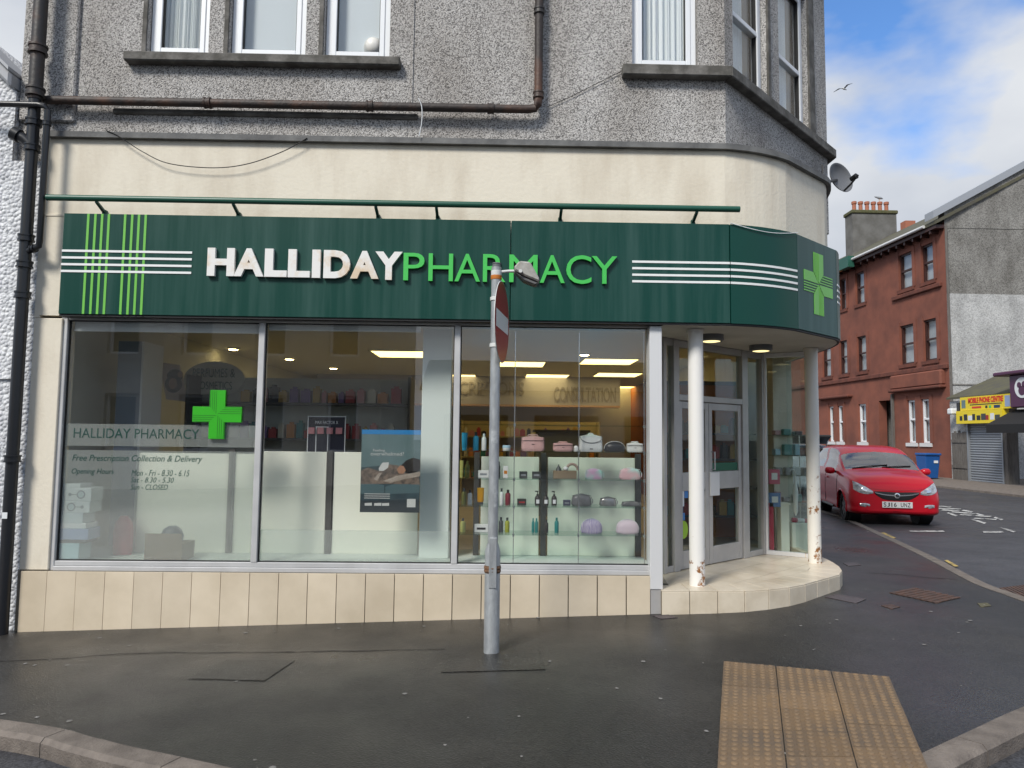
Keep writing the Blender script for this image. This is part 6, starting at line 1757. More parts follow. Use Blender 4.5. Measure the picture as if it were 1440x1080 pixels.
# second shelf
bottle('c', 645.5, 651, 649, 'b_yellowish', 'b_yellowish', 'pale yellow tube at the end of the second shelf', 'tube')
bottle('c', 653, 660, 650, 'b_green', 'b_green', 'olive bottle beside the pale yellow tube')
packet('c', 672, 687, 662.5, 'g_white', 'low white carton left of the lamp post on the second shelf')
bottle('c', 700, 703, 650, 'c_black', 'c_black', 'thin black bottle by the lamp post on the second shelf')
packet('c', 707, 714, 656, 'g_white', 'upright white carton with an orange band on the second shelf', print_='c_orange')
packet('c', 730, 741, 663.5, 'b_char', 'dark soap box under the pink vanity case')
packet('c', 748, 760, 663.5, 'b_char', 'second dark soap box nearer the upright')
t = thing('gift_set', 'small kraft carton holding a cone and ball on the second shelf', 'gift set', (cxw(778, 810)[0], YSM, SZ['c']))
cx_, w = cxw(778, 810); MB().box((cx_ - w / 2, YSM - 0.05, SZ['c'] + 0.0005), (cx_ + w / 2, YSM + 0.05, SZ['c'] + hz('c', 662))).build('carton', 'cardboard', t, bevel=0.002)
MB().lathe((cx_ - w * 0.28, YSM - 0.02, SZ['c'] + hz('c', 662) + 0.0005), [(0.026, 0), (0.02, 0.02), (0.006, 0.045), (0.004, 0.055)], 16).build('cone', 'b_char', t, smooth=50)
MB().lathe((cx_ + w * 0.03, YSM - 0.02, SZ['c'] + hz('c', 662) + 0.0005), [(0.014, 0), (0.024, 0.012), (0.022, 0.028), (0.006, 0.038)], 16).build('ball', 'g_white', t, smooth=60)
ring_pts = [(cx_ + w * 0.34 + 0.05 * math.cos(math.pi * i / 12), YSM + 0.03, SZ['c'] + hz('c', 662) + 0.003 + 0.055 * math.sin(math.pi * i / 12)) for i in range(13)]
MB().tube(ring_pts, 0.012, 8).build('band', C('hb_pink', (0.5, 0.34, 0.3)), t, smooth=50)
bag('c', 822, 848, 658, 'g_irid', 'flat iridescent mint and lilac pouch on the second shelf', 'pouch', dep=0.05, trim='g_white')
bag('c', 870, 901, 656.5, 'g_irid2', 'iridescent peach and mint pouch with wrist strap', 'pouch', dep=0.06, trim='g_white')
# third shelf
bottle('d', 649, 656, 688, 'b_green', 'b_char', 'olive green bottle on the third glass shelf')
bottle('d', 657.5, 664, 690, 'g_white', 'c_black', 'white bottle with a black cap on the third shelf')
bottle('d', 671, 680.5, 687, 'b_orange', 'b_char', 'orange tube standing on its cap left of the lamp post', 'tube')
bottle('d', 702.5, 708, 687.5, 'g_white', 'c_black', 'white bottle with black cap just right of the lamp post')
bottle('d', 710.5, 718, 689.5, 'b_red', 'b_dark', 'dark red bottle on the third glass shelf')
packet('d', 727.5, 740, 702, 'b_dark', 'dark brown box on the third shelf', print_='c_red')
bottle('d', 752, 760, 690.5, 'b_dark', 'b_dark', 'brown pump bottle left of the black upright', 'pump bottle')
bottle('d', 763.5, 771.5, 691, 'b_dark', 'b_dark', 'brown pump bottle in front of the black upright', 'pump bottle')
bottle('d', 775.5, 783, 690.5, 'b_dark', 'b_dark', 'brown pump bottle right of the black upright', 'pump bottle')
packet('d', 792, 802, 703, 'b_navy', 'small navy box beside the grey wash bag')
bag('d', 803, 832, 694, 'g_grey', 'dark grey leather wash bag on the third shelf', 'pouch', dep=0.10)
bag('d', 842.5, 867, 698, 'g_silver', 'shiny silver pouch on the third shelf', 'pouch', dep=0.08)
bag('d', 873.5, 900, 704, 'g_dkflat', 'flat dark metallic pouch at the end of the third shelf', 'pouch', dep=0.07)
# fourth shelf
bottle('e', 648, 655, 730, 'b_yellowish', 'b_char', 'dim greenish bottle at the end of the lowest shelf')
packet('e', 668, 687, 738, 'g_white', 'white carton with black print left of the lamp post on the lowest shelf', print_='g_black')
bottle('e', 702, 708, 728, 'b_char', 'c_black', 'charcoal bottle right of the lamp post on the lowest shelf')
bottle('e', 710.5, 717, 728.5, 'b_lime', 'b_char', 'yellow green bottle on the lowest shelf')
bottle('e', 748, 752, 729, 'b_teal', 'b_teal', 'left teal bottle of the touching pair on the lowest shelf')
bottle('e', 752.5, 757, 729, 'b_teal', 'b_teal', 'right teal bottle of the touching pair on the lowest shelf')
bottle('e', 765.5, 771.5, 731, 'b_dark', 'b_dark', 'dark brown bottle before the upright on the lowest shelf')
bottle('e', 780, 786, 728, 'b_teal', 'b_teal', 'single tall teal bottle on the lowest shelf')
bag('e', 816.5, 847, 729, 'g_swirl', 'domed wash bag with a lilac and white swirl pattern', 'dome', trim='g_white')
bag('e', 866, 898, 729.5, 'g_gingham', 'domed pink gingham wash bag on the lowest shelf', 'dome', trim='g_white')
# ------------------------------------------------------------------ things in the corner display case
cyc = DB.y + 0.25
def cpx(px, py, Y=None): return W(px, py, Y or cyc)
um = cpx(1118, 660, DB.y + 0.02)
t = thing('umbrella', 'white folded umbrella hanging in the corner display', 'umbrella', (um.x, um.y, cpx(1112, 722).z))
zt_, zb_ = cpx(1115, 675).z, cpx(1113, 722).z
MB().lathe((um.x, um.y, zb_), [(0.006, 0), (0.022, 0.04), (0.03, (zt_ - zb_) * 0.7), (0.012, zt_ - zb_)], 14).build('canopy', 'g_white', t, smooth=60)
MB().tube([(um.x, um.y, zt_), (um.x, um.y, zt_ + 0.10), (um.x - 0.01, um.y, zt_ + 0.13), (um.x - 0.04, um.y, zt_ + 0.135), (um.x - 0.055, um.y, zt_ + 0.11)], 0.007, 8).build('handle', 'g_white', t, smooth=60)
for (a, b, c, d, mt, lab) in ((1081, 660, 1097, 681, C('hang_pink', (0.5, 0.10, 0.16)), 'pink hanging gift pack in the corner display'), (1081.5, 693, 1098, 713, C('hang_blue', (0.10, 0.20, 0.42)), 'blue hanging gift pack in the corner display'), (1075.5, 707, 1089, 779, C('hang_red', (0.42, 0.03, 0.07)), 'tall red banner strip in the corner display')):
    p0 = W(a, b, DB.y + 0.06); p1 = W(c, d, DB.y + 0.06)
    t = thing('hanging_pack', lab, 'gift pack', (p0.x, p0.y, max(ZS, p1.z)))
    MB().box((p0.x, p0.y, max(ZS + 0.001, p1.z)), (p1.x, p0.y + 0.03, p0.z)).build('card', mt, t, bevel=0.003)
    if 'pack' in lab:
        MB().box((p0.x + 0.03, p0.y - 0.004, p1.z + 0.05), (p1.x - 0.03, p0.y - 0.0005, p0.z - 0.04)).build('window_print', 'paper_white', t)
        MB().tube([((p0.x + p1.x) / 2, p0.y + 0.015, p0.z), ((p0.x + p1.x) / 2, p0.y + 0.015, p0.z + 0.07)], 0.004, 6).build('hook', 'chrome', t)
t = thing('display_pedestal', 'cream pedestal standing in the corner display', 'pedestal', (0, 0, 0)); p0 = W(1098, 710, DB.y + 0.12); p1 = W(1111, 778, DB.y + 0.12)
t.location = (p0.x, p0.y, ZS); BASE[t.name] = V((p0.x, p0.y, ZS))
MB().box((p0.x, p0.y, ZS), (p1.x, p0.y + 0.14, p0.z)).build('post', 'board_cream', t, bevel=0.004); MB().box((p0.x - 0.012, p0.y - 0.012, p0.z + 0.001), (p1.x + 0.012, p0.y + 0.152, p0.z + 0.02)).build('cap', 'board_cream', t)
t = thing('glass_display_tower', 'small glass shelves of gifts inside the corner display', 'shelving', (um.x + 0.1, cyc + 0.15, ZS))
xa_, xb_ = cpx(1082, 640, cyc + 0.15).x, cpx(1134, 640, cyc + 0.15).x
C('t_teal', (0.15, 0.32, 0.30)); C('t_pink', (0.45, 0.25, 0.25))
zs_ = [cpx(1100, py, cyc + 0.15).z for py in (705, 668, 640, 612)]
for z in zs_: MB().box((xa_, cyc + 0.05, z - 0.007), (xb_, cyc + 0.33, z)).build('shelf', 'shelf_glass', t)
for x in (xa_ + 0.01, xb_ - 0.01):
    MB().cyl((x, cyc + 0.32, ZS), (x, cyc + 0.32, zs_[-1] + 0.02), 0.006, seg=8).build('rod', 'chrome', t)
random.seed(9)
for i, z in enumerate(zs_):
    x = xa_ + 0.05; n = 0
    while x < xb_ - 0.05:
        cc_ = random.choice(['t_teal', 'g_white', 'b_paleblue', 't_pink', 'b_char', 'g_silver']); h_ = random.uniform(0.05, 0.15); w_ = random.uniform(0.05, 0.1)
        tag(place('small_gift', (MB().box((x, cyc + 0.10, z + 0.0006), (x + w_, cyc + 0.2, z + h_)).build('tmp', cc_, None, bevel=0.006)).data), 'small ' + {'t_teal': 'teal', 'g_white': 'white', 'b_paleblue': 'pale blue', 't_pink': 'pink', 'b_char': 'charcoal', 'g_silver': 'silver'}[cc_] + ' boxed gift on the ' + ('bottom', 'second', 'third', 'top')[i] + ' glass shelf of the corner display', 'gift', group='gifts in the corner display')
        bpy.data.objects.remove([o for o in bpy.data.objects if o.name.startswith('tmp')][0]); x += w_ + random.uniform(0.02, 0.05)
t = thing('rolled_towel', 'red and white rolled towel in the corner display', 'towel', (0, 0, 0)); p0 = W(1114, 731, cyc); p1 = W(1136, 733, cyc)
t.location = tuple(p0); BASE[t.name] = V(p0)
MB().cyl(p0, p0.lerp(p1, 0.3), 0.028, seg=16).build('end', 'hang_red', t, smooth=40); MB().cyl(p0.lerp(p1, 0.3), p0.lerp(p1, 0.75), 0.027, seg=16).build('wrap', 'g_white', t, smooth=40); MB().cyl(p0.lerp(p1, 0.75), p1, 0.028, seg=16).build('end', 'hang_red', t, smooth=40)
MB().box((p0.x - 0.02, p0.y - 0.05, ZS), (p1.x + 0.02, p0.y + 0.12, p0.z - 0.03)).build('stand', 'board_cream', t, bevel=0.004)
# ------------------------------------------------------------------ red tenement across the side street
C0 = V((19.0, 29.6))
FT = Frame(C0, (0.04, -1.0))              # u runs towards the camera, n points to the street (-x)
FT = Frame(C0 + V((-0.0, 0)), V((-0.06, 1.0)))
class Flip(Frame):
    """frame whose outward side is on the left of its direction"""
    def __init__(s, o, u):
        super().__init__(o, u); s.n = -s.n
FT = Flip((C0.x, C0.y), (-0.05, 1.0))
zg = H(3, 30) - 0.15
z_eave = W(1335, 312, C0.y).z
ten = thing('red_tenement', 'three storey red sandstone tenement with brown windows and slate roof', 'building', (C0.x, C0.y, zg))
LT = 22.0
def tw(a, b, t0, t1):
    u0, _ = FT.px(a, (t0 + t1) / 2); u1, _ = FT.px(b, (t0 + t1) / 2); um_ = ((a + b) / 2)
    return [min(u0, u1), max(u0, u1), FT.px(um_, t1)[1], FT.px(um_, t0)[1]]
top = [tw(1264, 1283, 351, 402.5), tw(1296, 1313, 342.5, 395.5), tw(1203.5, 1216, 386, 430), tw(1181.5, 1190, 393, 436)]
midw = [tw(1266, 1285.4, 451.5, 510), tw(1298.8, 1317.5, 444.5, 505), tw(1205.6, 1218.8, 472, 524), tw(1181, 1192, 477, 527), tw(1157, 1169, 494, 531)]
gnd = [tw(1276.5, 1288, 560, 621.5), tw(1296, 1307.7, 558.5, 621.5), tw(1207.7, 1218.8, 569, 622), tw(1166, 1173, 573, 622), tw(1178.5, 1186, 572, 622)]
door_ = tw(1237, 1256, 563, 668); door_[2] = zg - 0.4
for row in (top, midw, gnd):
    zb_ = sum(w[2] for w in row) / len(row); zt_ = sum(w[3] for w in row) / len(row)
    for w in row: w[2], w[3] = zb_, zt_
print('tenement rows', [[round(a, 2) for a in r[0]] for r in (top, midw, gnd)], 'door', door_, 'eave', z_eave, 'ground', zg)
def fix(mb):        # frames on the left side need their faces turned
    mb.f = [tuple(reversed(f)) for f in mb.f]; return mb
fix(wall(FT, 0.0, LT, zg - 0.5, z_eave, top + midw + gnd + [door_], th=0.4)).build('front_wall', 'red_sandstone', ten)
def twin(w, kind):
    u0, u1, z0, z1 = w; m = 'window_brown' if kind == 'brown' else 'upvc_white'
    f = MB(); frame_ring(f, FT, u0 + 0.004, u1 - 0.004, z0 + 0.004, z1 - 0.004, 0.075, -0.18, -0.08)
    zm_ = z0 + (z1 - z0) * (0.52 if kind == 'brown' else 0.55); f.fbox(FT, u0 + 0.075, u1 - 0.075, zm_ - 0.04, zm_ + 0.04, -0.17, -0.07)
    o = fix(f).build('window', m, ten)
    fix(MB().fbox(FT, u0 + 0.075, u1 - 0.075, z0 + 0.075, zm_ - 0.04, -0.145, -0.135)).build('pane', 'upper_glass', o)
    fix(MB().fbox(FT, u0 + 0.075, u1 - 0.075, zm_ + 0.04, z1 - 0.075, -0.135, -0.125)).build('pane', 'upper_glass', o)
    fix(MB().fbox(FT, u0, u1, z0, z1, -0.28, -0.26)).build('net_curtain', C('net_far', (0.50, 0.53, 0.55), 0.9, col2=(0.26, 0.28, 0.30), vs=0.8), o)
    fix(MB().fbox(FT, u0 - 0.12, u1 + 0.12, z0 - 0.16, z0 - 0.002, -0.3, 0.06)).build('sill', 'red_sandstone_dark' if kind == 'brown' else 'gutter_white', o)
for w in top + midw: twin(w, 'brown')
for w in gnd: twin(w, 'white')
# raised margins round openings
for w in top + midw + gnd:
    for a, b in ((w[0] - 0.2, w[0] - 0.003), (w[1] + 0.003, w[1] + 0.2)):
        fix(MB().fbox(FT, a, b, w[2], w[3] + 0.18, -0.05, 0.03)).build('window_margin', 'red_sandstone', ten)
# band courses, bay slab, door recess
zb1 = midw[0][2] - 0.25
fix(MB().fbox(FT, 0.02, LT, zb1 - 0.22, zb1, -0.05, 0.10)).build('band_course', 'red_sandstone_dark', ten, bevel=0.03)
za1 = top[0][2] - 0.22
fix(MB().fbox(FT, min(top[0][0], top[1][0]) - 0.5, max(top[0][1], top[1][1]) + 0.5, za1 - 0.2, za1, -0.05, 0.12)).build('sill_course', 'red_sandstone_dark', ten, bevel=0.03)
b0, b1 = min(midw[0][0], midw[1][0]) - 0.45, max(midw[0][1], midw[1][1]) + 0.6
zs1 = FT.px(1290, 545)[1]
fix(MB().fbox(FT, b0, b1, zs1, zb1 - 0.23, -0.05, 0.22)).build('bay_apron', 'red_sandstone', ten, bevel=0.06)
fix(MB().fbox(FT, b0 - 0.05, b1 + 0.05, zs1 - 0.14, zs1 - 0.002, -0.05, 0.30)).build('bay_slab', 'red_sandstone_dark', ten, bevel=0.04)
e0, e1 = min(midw[3][0], midw[4][0]) - 0.4, max(midw[3][1], midw[4][1]) + 0.4
fix(MB().fbox(FT, e0, e1, zs1 - 0.14, zs1 - 0.002, -0.05, 0.30)).build('bay_slab', 'red_sandstone_dark', ten, bevel=0.04)
fix(MB().fbox(FT, door_[0], door_[1], zg - 0.4, door_[3], -1.2, -1.1)).build('door', C('door_dark', (0.03, 0.016, 0.014), 0.6), ten)
dpx = FT.px(1257.5, 600)[0]
fix(MB().fbox(FT, dpx - 0.06, dpx + 0.06, zg - 0.2, zs1 - 0.2, 0.005, 0.11)).build('rainwater_pipe', 'timber_grey', ten)
# roof and eaves
ev = MB()
rdg = 5.0; rise = rdg * 0.54
pA, pB = FT.at(-0.15, z_eave + 0.02, 0.45), FT.at(LT, z_eave + 0.02, 0.45)
pC, pD = FT.at(LT, z_eave + rise + 0.25, -rdg), FT.at(-0.15, z_eave + rise + 0.25, -rdg)
pE, pF = FT.at(LT, z_eave + 0.02, -2 * rdg), FT.at(-0.15, z_eave + 0.02, -2 * rdg)
dn = V((0, 0, -0.14))
ev.add([pA, pB, pC, pD, pE, pF] + [p + dn for p in (pA, pB, pC, pD, pE, pF)], [(0, 1, 2, 3), (3, 2, 4, 5), (7, 6, 9, 8), (8, 9, 11, 10), (6, 7, 1, 0), (6, 0, 3, 9), (9, 3, 5, 11), (1, 7, 8, 2), (2, 8, 10, 4), (11, 5, 4, 10)])
roof = ev.build('roof', 'slate', ten)
MB().tube([FT.at(0.6, z_eave - 0.06, 0.52), FT.at(LT / 2, z_eave - 0.06, 0.52), FT.at(LT, z_eave - 0.06, 0.52)], 0.07, 10).build('gutter', 'gutter_white', roof, smooth=50)
fix(MB().fbox(FT, 0.0, LT, z_eave - 0.28, z_eave - 0.13, -0.05, 0.40)).build('eaves_board', 'window_brown', roof)
for k in range(14):
    u = 0.4 + k * 0.6; fix(MB().fbox(FT, u, u + 0.1, z_eave - 0.42, z_eave - 0.285, 0.0, 0.36)).build('eaves_bracket', 'window_brown', roof)
ug_ = FT.px(1212, 360)[0]
fix(MB().fbox(FT, ug_, ug_ + 0.9, z_eave - 0.45, z_eave + 0.12, 0.42, 0.75)).build('hopper', C('hopper_green', (0.02, 0.10, 0.07), 0.5), roof)
fix(MB().fbox(FT, ug_ + 0.92, ug_ + 3.8, z_eave - 0.40, z_eave - 0.02, 0.41, 0.6)).build('barge_board', 'tan_board', roof)
# chimney with pots
cu0, cu1 = FT.px(1258, 330, -3.4)[0], FT.px(1198, 330, -3.4)[0]
chf = Frame((0, 41.5), (1, 0)); x0, z1_ = chf.px(1198.5, 300); x1, _ = chf.px(1260.5, 301); z0_ = z_eave + 0.6
ch = MB().box((x0, 41.5, z0_), (x1, 42.4, z1_)).build('chimney', 'chimney_render', ten)
MB().box((x0 - 0.08, 41.42, z1_ + 0.001), (x1 + 0.08, 42.48, z1_ + 0.22)).build('chimney_cope', 'moss', ch, bevel=0.04)
for k in range(6):
    x = x0 + (x1 - x0) * (0.13 + 0.148 * k); y = 41.95
    MB().lathe((x, y, z1_ + 0.2), [(0.14, 0), (0.115, 0.1), (0.11, 0.5), (0.15, 0.52), (0.15, 0.66), (0.12, 0.68)], 14).build('chimney_pot', 'chimney_pot', ch, smooth=40)
c2f = Frame((0, 47), (1, 0)); x2, z2_ = c2f.px(1273, 310)
MB().box((x2, 47, z_eave), (x2 + 0.7, 47.6, z2_)).build('far_chimney', 'chimney_pot', ten)
# gable wall facing us
FGa = Frame((C0.x, C0.y), (1, 0.02))
zl_ = FGa.px(1400, 414)[1]
gw = 11.0
sr = FGa.px(1321, 301)[1]; sr2 = FGa.px(1440, 236)
slp = (sr2[1] - sr) / (sr2[0] - FGa.px(1321, 301)[0])
def gz_(u): return sr + slp * (u - FGa.px(1321, 301)[0])
gm = MB(); gm.prism([FGa.at(0.0, zl_, 0), FGa.at(gw, zl_, 0), FGa.at(gw, gz_(5.2) - slp * (gw - 5.2), 0), FGa.at(5.2, gz_(5.2), 0), FGa.at(0.0, gz_(0.0), 0)], FGa.n * -0.4); gm.build('gable_wall', 'gable_upper_render', ten)
MB().fbox(FGa, 0.0, gw, zg - 0.5, zl_ - 0.003, -0.4, 0.03).build('gable_wall', 'gable_lower_render', ten)
zn_ = FGa.px(1400, 321)[1]; MB().fbox(FGa, 0.06, gw - 1.5, zn_ - 0.03, zn_, -0.1, 0.02).build('gable_joint', 'gable_upper_render', ten)
zn_ = FGa.px(1380, 541)[1]; MB().fbox(FGa, 0.05, gw, zn_ - 0.04, zn_ + 0.02, -0.1, 0.06).build('gable_joint', 'gable_upper_render', ten)
MB().fbox(FGa, -0.02, 0.30, zg - 0.4, z_eave + 0.05, -0.05, 0.045).build('quoin_strip', 'red_sandstone', ten) if False else None
sk_ = MB(); sk_.prism([FGa.at(-0.55, gz_(-0.55) - 0.02, 0.12), FGa.at(5.2, gz_(5.2) - 0.02, 0.12), FGa.at(5.2, gz_(5.2) + 0.30, 0.12), FGa.at(-0.55, gz_(-0.55) + 0.30, 0.12)], FGa.n * -0.6); sk_.build('skew', 'lead_skew', ten)
sk_ = MB(); sk_.prism([FGa.at(5.2, gz_(5.2) - 0.02, 0.12), FGa.at(gw + 0.3, gz_(5.2) - slp * (gw + 0.3 - 5.2), 0.12), FGa.at(gw + 0.3, gz_(5.2) - slp * (gw + 0.3 - 5.2) + 0.3, 0.12), FGa.at(5.2, gz_(5.2) + 0.3, 0.12)], FGa.n * -0.6); sk_.build('skew', 'lead_skew', ten)
MB().box((C0.x + 0.4, C0.y + 0.41, zg), (C0.x + gw - 0.5, C0.y + 21, z_eave - 0.5)).build('rear_block', 'gable_upper_render', ten)
MB().tube([FT.at(-0.12, zg, 0.02), FT.at(-0.12, z_eave - 0.2, 0.02)], 0.05, 8).build('corner_pipe', 'timber_grey', ten)
# ------------------------------------------------------------------ low shops in front of the gable
XS = 18.55
FS = Flip((XS, 29.3), (0, -1)); FS.n = V((-1, 0, 0))
def su_(px, py, d=0.0):
    r = ray(px, py); t_ = (XS - d - CAM.x) / r.x; p = CAM + r * t_
    return 29.3 - p.y, p.z
zgs = H(3, 27) + 0.02
shp = thing('phone_shop', 'low shop with a grey roller shutter below a yellow sign', 'shop', (XS, 27.5, zgs))
ush0, ush1 = su_(1362, 640)[0], su_(1412.5, 640)[0]; zsh = su_(1387, 594)[1]
ue = su_(1416, 600)[0]
MB().fbox(FS, 0.35, ush0 - 0.02, zgs - 0.4, zsh + 0.9, -0.4, 0.0).build('pier', 'gable_lower_render', shp)
MB().fbox(FS, ush0 - 0.02, ue, zsh + 0.02, zsh + 0.95, -0.4, -0.01).build('head_wall', 'timber_grey', shp)
MB().fbox(FS, ush1 + 0.002, ue, zgs - 0.4, zsh + 0.018, -0.4, 0.02).build('pier', 'timber_grey', shp)
for a in (ush0, ush1 - 0.07): MB().fbox(FS, a, a + 0.07, zgs - 0.3, zsh + 0.018, -0.12, 0.05).build('guide_rail', 'shutter_grey', shp)
sh = MB(); n = 24
shut = MB().fbox(FS, ush0 + 0.071, ush1 - 0.071, zgs - 0.3, zsh + 0.01, -0.11, -0.06).build('roller_shutter', 'shutter_grey', shp)
hh_ = (zsh - zgs) / n
sm0 = None
for k in range(n):
    z = zgs + k * hh_
    if sm0 is None:
        q = MB(); pr = [(0, 0), (0.028, 0.25), (0.036, 0.5), (0.028, 0.75), (0, 0.97)]
        vs = []; fs = []
        for u in (ush0 + 0.072, ush1 - 0.072):
            for d, h in pr: vs.append(FS.at(u, h * hh_, -0.0595 + d))
        for i in range(4): fs.append((i, i + 1, 5 + i + 1, 5 + i))
        q.add(vs, fs); o = q.build('slat', 'shutter_grey', shut); sm0 = o.data; o.location.z += z
    else:
        o = place('slat', sm0, shut); o.location.z += z
# sloping roof behind the sign
r0 = su_(1366, 560)[0]
MB().prism([FS.at(0.3, zsh + 0.97, 0.1), FS.at(ue + 4, zsh + 0.97, 0.1), FS.at(ue + 4, zsh + 2.0, -2.2), FS.at(0.3, zsh + 2.0, -2.2)], (0, 0, 0.08)).build('roof', 'slate', shp)
# yellow sign
sy = thing('yellow_shop_sign', 'yellow mobile phone shop sign with red lettering above the shutter', 'shop sign', (XS, 27.5, zsh))
a0, zt0_ = su_(1350, 562, 0.25); a1, zt1_ = su_(1424, 550, 0.25); _, zb0_ = su_(1352, 580, 0.25); _, zb1_ = su_(1426, 572, 0.25)
_, zc0_ = su_(1348, 590.5, 0.3)
zT = (zt0_ + zt1_) / 2; zM = (zb0_ + zb1_) / 2; zB = zM - 0.50
MB().fbox(FS, a0, a1, zM + 0.01, zT, 0.05, 0.25).build('upper_board', 'yellow_sign', sy)
MB().fbox(FS, a0 - 0.2, a1 - 0.5, zB, zM, 0.05, 0.30).build('lower_board', 'yellow_sign', sy)
FS2 = Frame((0, 0), (1, 0)); FS2.o = V((XS, 29.3, 0)); FS2.u = V((0, -1, 0)); FS2.n = V((-1, 0, 0))
L_ = a1 - a0
text_on(FS2, 'MOBILE PHONE CENTRE', a0 + L_ * 0.17, a0 + L_ * 0.83, zM + (zT - zM) * 0.52, zM + (zT - zM) * 0.92, 0.252, 0.01, 'lettering', 'red_letter', sy, weight=0.03)
for k, (u, w, h0, h1, mt) in enumerate(((0.03, 0.08, 0.2, 0.8, 'po_teal'), (0.86, 0.09, 0.15, 0.9, 'bx_blue'), (0.2, 0.6, 0.38, 0.44, 'c_black'), (0.24, 0.18, 0.14, 0.28, 'red_letter'), (0.5, 0.04, 0.12, 0.3, 'c_black'), (0.57, 0.04, 0.12, 0.3, 'letter_green'), (0.66, 0.11, 0.1, 0.3, 'st_navy'))):
    MB().fbox(FS, a0 + L_ * u, a0 + L_ * (u + w), zM + (zT - zM) * h0, zM + (zT - zM) * h1, 0.2505, 0.256).build('print', mt, sy)
for k in range(9):
    u = a0 - 0.1 + (L_ - 0.5) * (0.05 + 0.104 * k); MB().fbox(FS, u, u + 0.16 + 0.05 * (k % 3), zB + 0.12, zB + 0.30 + 0.06 * (k % 2), 0.3005, 0.305).build('print', ['c_black', 'c_black', 'paper_white', 'c_black', 'c_black', 'b_char', 'c_red', 'paper_white', 'b_char'][k], sy)
# camera on the sign end
t = thing('security_camera', 'white security camera beside the yellow sign', 'camera', (XS - 0.2, 29.3 - a0, zM)); yc_ = 29.3 - a0 + 0.25
MB().box((XS - 0.45, yc_, zM - 0.12), (XS - 0.1, yc_ + 0.3, zM + 0.12)).build('housing', 'paper_white', t, bevel=0.04); MB().box((XS - 0.25, yc_ - 0.2, zM + 0.0), (XS - 0.05, yc_ - 0.02, zM + 0.35)).build('mount', 'c_black', t)
# timber gate
gt = thing('timber_gate', 'old grey timber gate between the tenement and the shutter', 'gate', (XS + 0.1, 29.2, zgs)); ug0, ug1 = su_(1340.5, 640)[0], ush0 - 0.03
zgt = su_(1348, 605)[1]; nb_ = 7
for k in range(nb_):
    a = ug0 + (ug1 - ug0) * k / nb_; b = ug0 + (ug1 - ug0) * (k + 1) / nb_ - 0.02
    MB().fbox(FS, a, b, zgs - 0.1, zgt - random.uniform(0, 0.12), 0.01, 0.04).build('board', 'timber_grey', gt)
MB().fbox(FS, ug0, ug1, zgs + 0.5, zgs + 0.62, 0.041, 0.07).build('rail', 'timber_grey', gt); MB().fbox(FS, ug0, ug1, zgt - 0.5, zgt - 0.38, 0.041, 0.07).build('rail', 'timber_grey', gt)
# purple shop
pu = thing('purple_shop', 'shop with a purple fascia, white emblem and black awning', 'shop', (XS, 25.0, zgs))
p0 = su_(1421, 570, 0.4)[0]; zpt = su_(1430, 527, 0.4)[1]; zpb = su_(1430, 573, 0.4)[1]
MB().fbox(FS, p0 + 0.1, p0 + 6, zgs - 0.4, zpt, -0.4, -0.02).build('wall', 'timber_grey', pu)
MB().fbox(FS, p0, p0 + 6, zpb, zpt, 0.0, 0.42).build('fascia', 'purple_fascia', pu, bevel=0.03)
MB().fbox(FS, p0 - 0.6, p0 + 6.2, zpt + 0.002, zpt + 0.14, -0.3, 0.6).build('cornice', 'purple_fascia', pu, bevel=0.04)
em = su_(1438, 545, 0.42)
MB().lathe(tuple(FS.at(em[0], em[1], 0.421)), [(0.36, 0), (0.36, 0.02)], 28, ax=(-1, 0, 0)).build('emblem', 'paper_white', pu)
for dz, du, rr in ((0.1, -0.13, 0.1), (0.12, 0.1, 0.1), (-0.1, 0.0, 0.17)): MB().lathe(tuple(FS.at(em[0] + du, em[1] + dz, 0.442)), [(rr, 0), (rr, 0.008)], 14, ax=(-1, 0, 0)).build('emblem_mark', 'purple_fascia', pu)
aw = MB(); zaw = zpb - 0.05
aw.prism([FS.at(p0 - 0.3, zaw, 0.05), FS.at(p0 - 0.3, zaw - 0.55, 1.1), FS.at(p0 - 0.3, zaw - 0.85, 1.1), FS.at(p0 - 0.3, zaw - 0.6, 0.05)], (0, -6, 0)); aw.build('awning', 'awning_black', pu)
MB().fbox(FS, p0 + 0.2, p0 + 6, zgs, zpb - 0.01, -0.01, 0.03).build('shopfront', C('front_dark', (0.02, 0.02, 0.022), 0.3), pu)
# blue wheelie bin
bp = G(1306, 673.5); bz = H(3, bp.y) + 0.03
bc = W(1305, 655, 29.0)
bx = min(bc.x, 18.5)
bn = thing('wheelie_bin', 'blue wheelie bin standing against the red tenement', 'bin', (bx, 29.0, H(3, 29) + 0.02)); bzz = H(3, 29) + 0.02
w0, w1, d0, d1 = 0.24, 0.30, 0.27, 0.36
MB().add([(bx - w0, 29 - d0, bzz + 0.06), (bx + w0, 29 - d0, bzz + 0.06), (bx + w0, 29 + d0, bzz + 0.06), (bx - w0, 29 + d0, bzz + 0.06), (bx - w1, 29 - d1, bzz + 0.98), (bx + w1, 29 - d1, bzz + 0.98), (bx + w1, 29 + d1, bzz + 0.98), (bx - w1, 29 + d1, bzz + 0.98)], [(3, 2, 1, 0), (4, 5, 6, 7), (0, 1, 5, 4), (1, 2, 6, 5), (2, 3, 7, 6), (3, 0, 4, 7)]).build('body', 'bin_blue', bn, bevel=0.02)
MB().prism([(bx - w1 - 0.03, 29 - d1 - 0.05, bzz + 0.985), (bx + w1 + 0.03, 29 - d1 - 0.05, bzz + 0.985), (bx + w1 + 0.03, 29 + d1, bzz + 0.985), (bx - w1 - 0.03, 29 + d1, bzz + 0.985)], (0, 0, 0.09)).build('lid', 'bin_blue', bn, bevel=0.02)
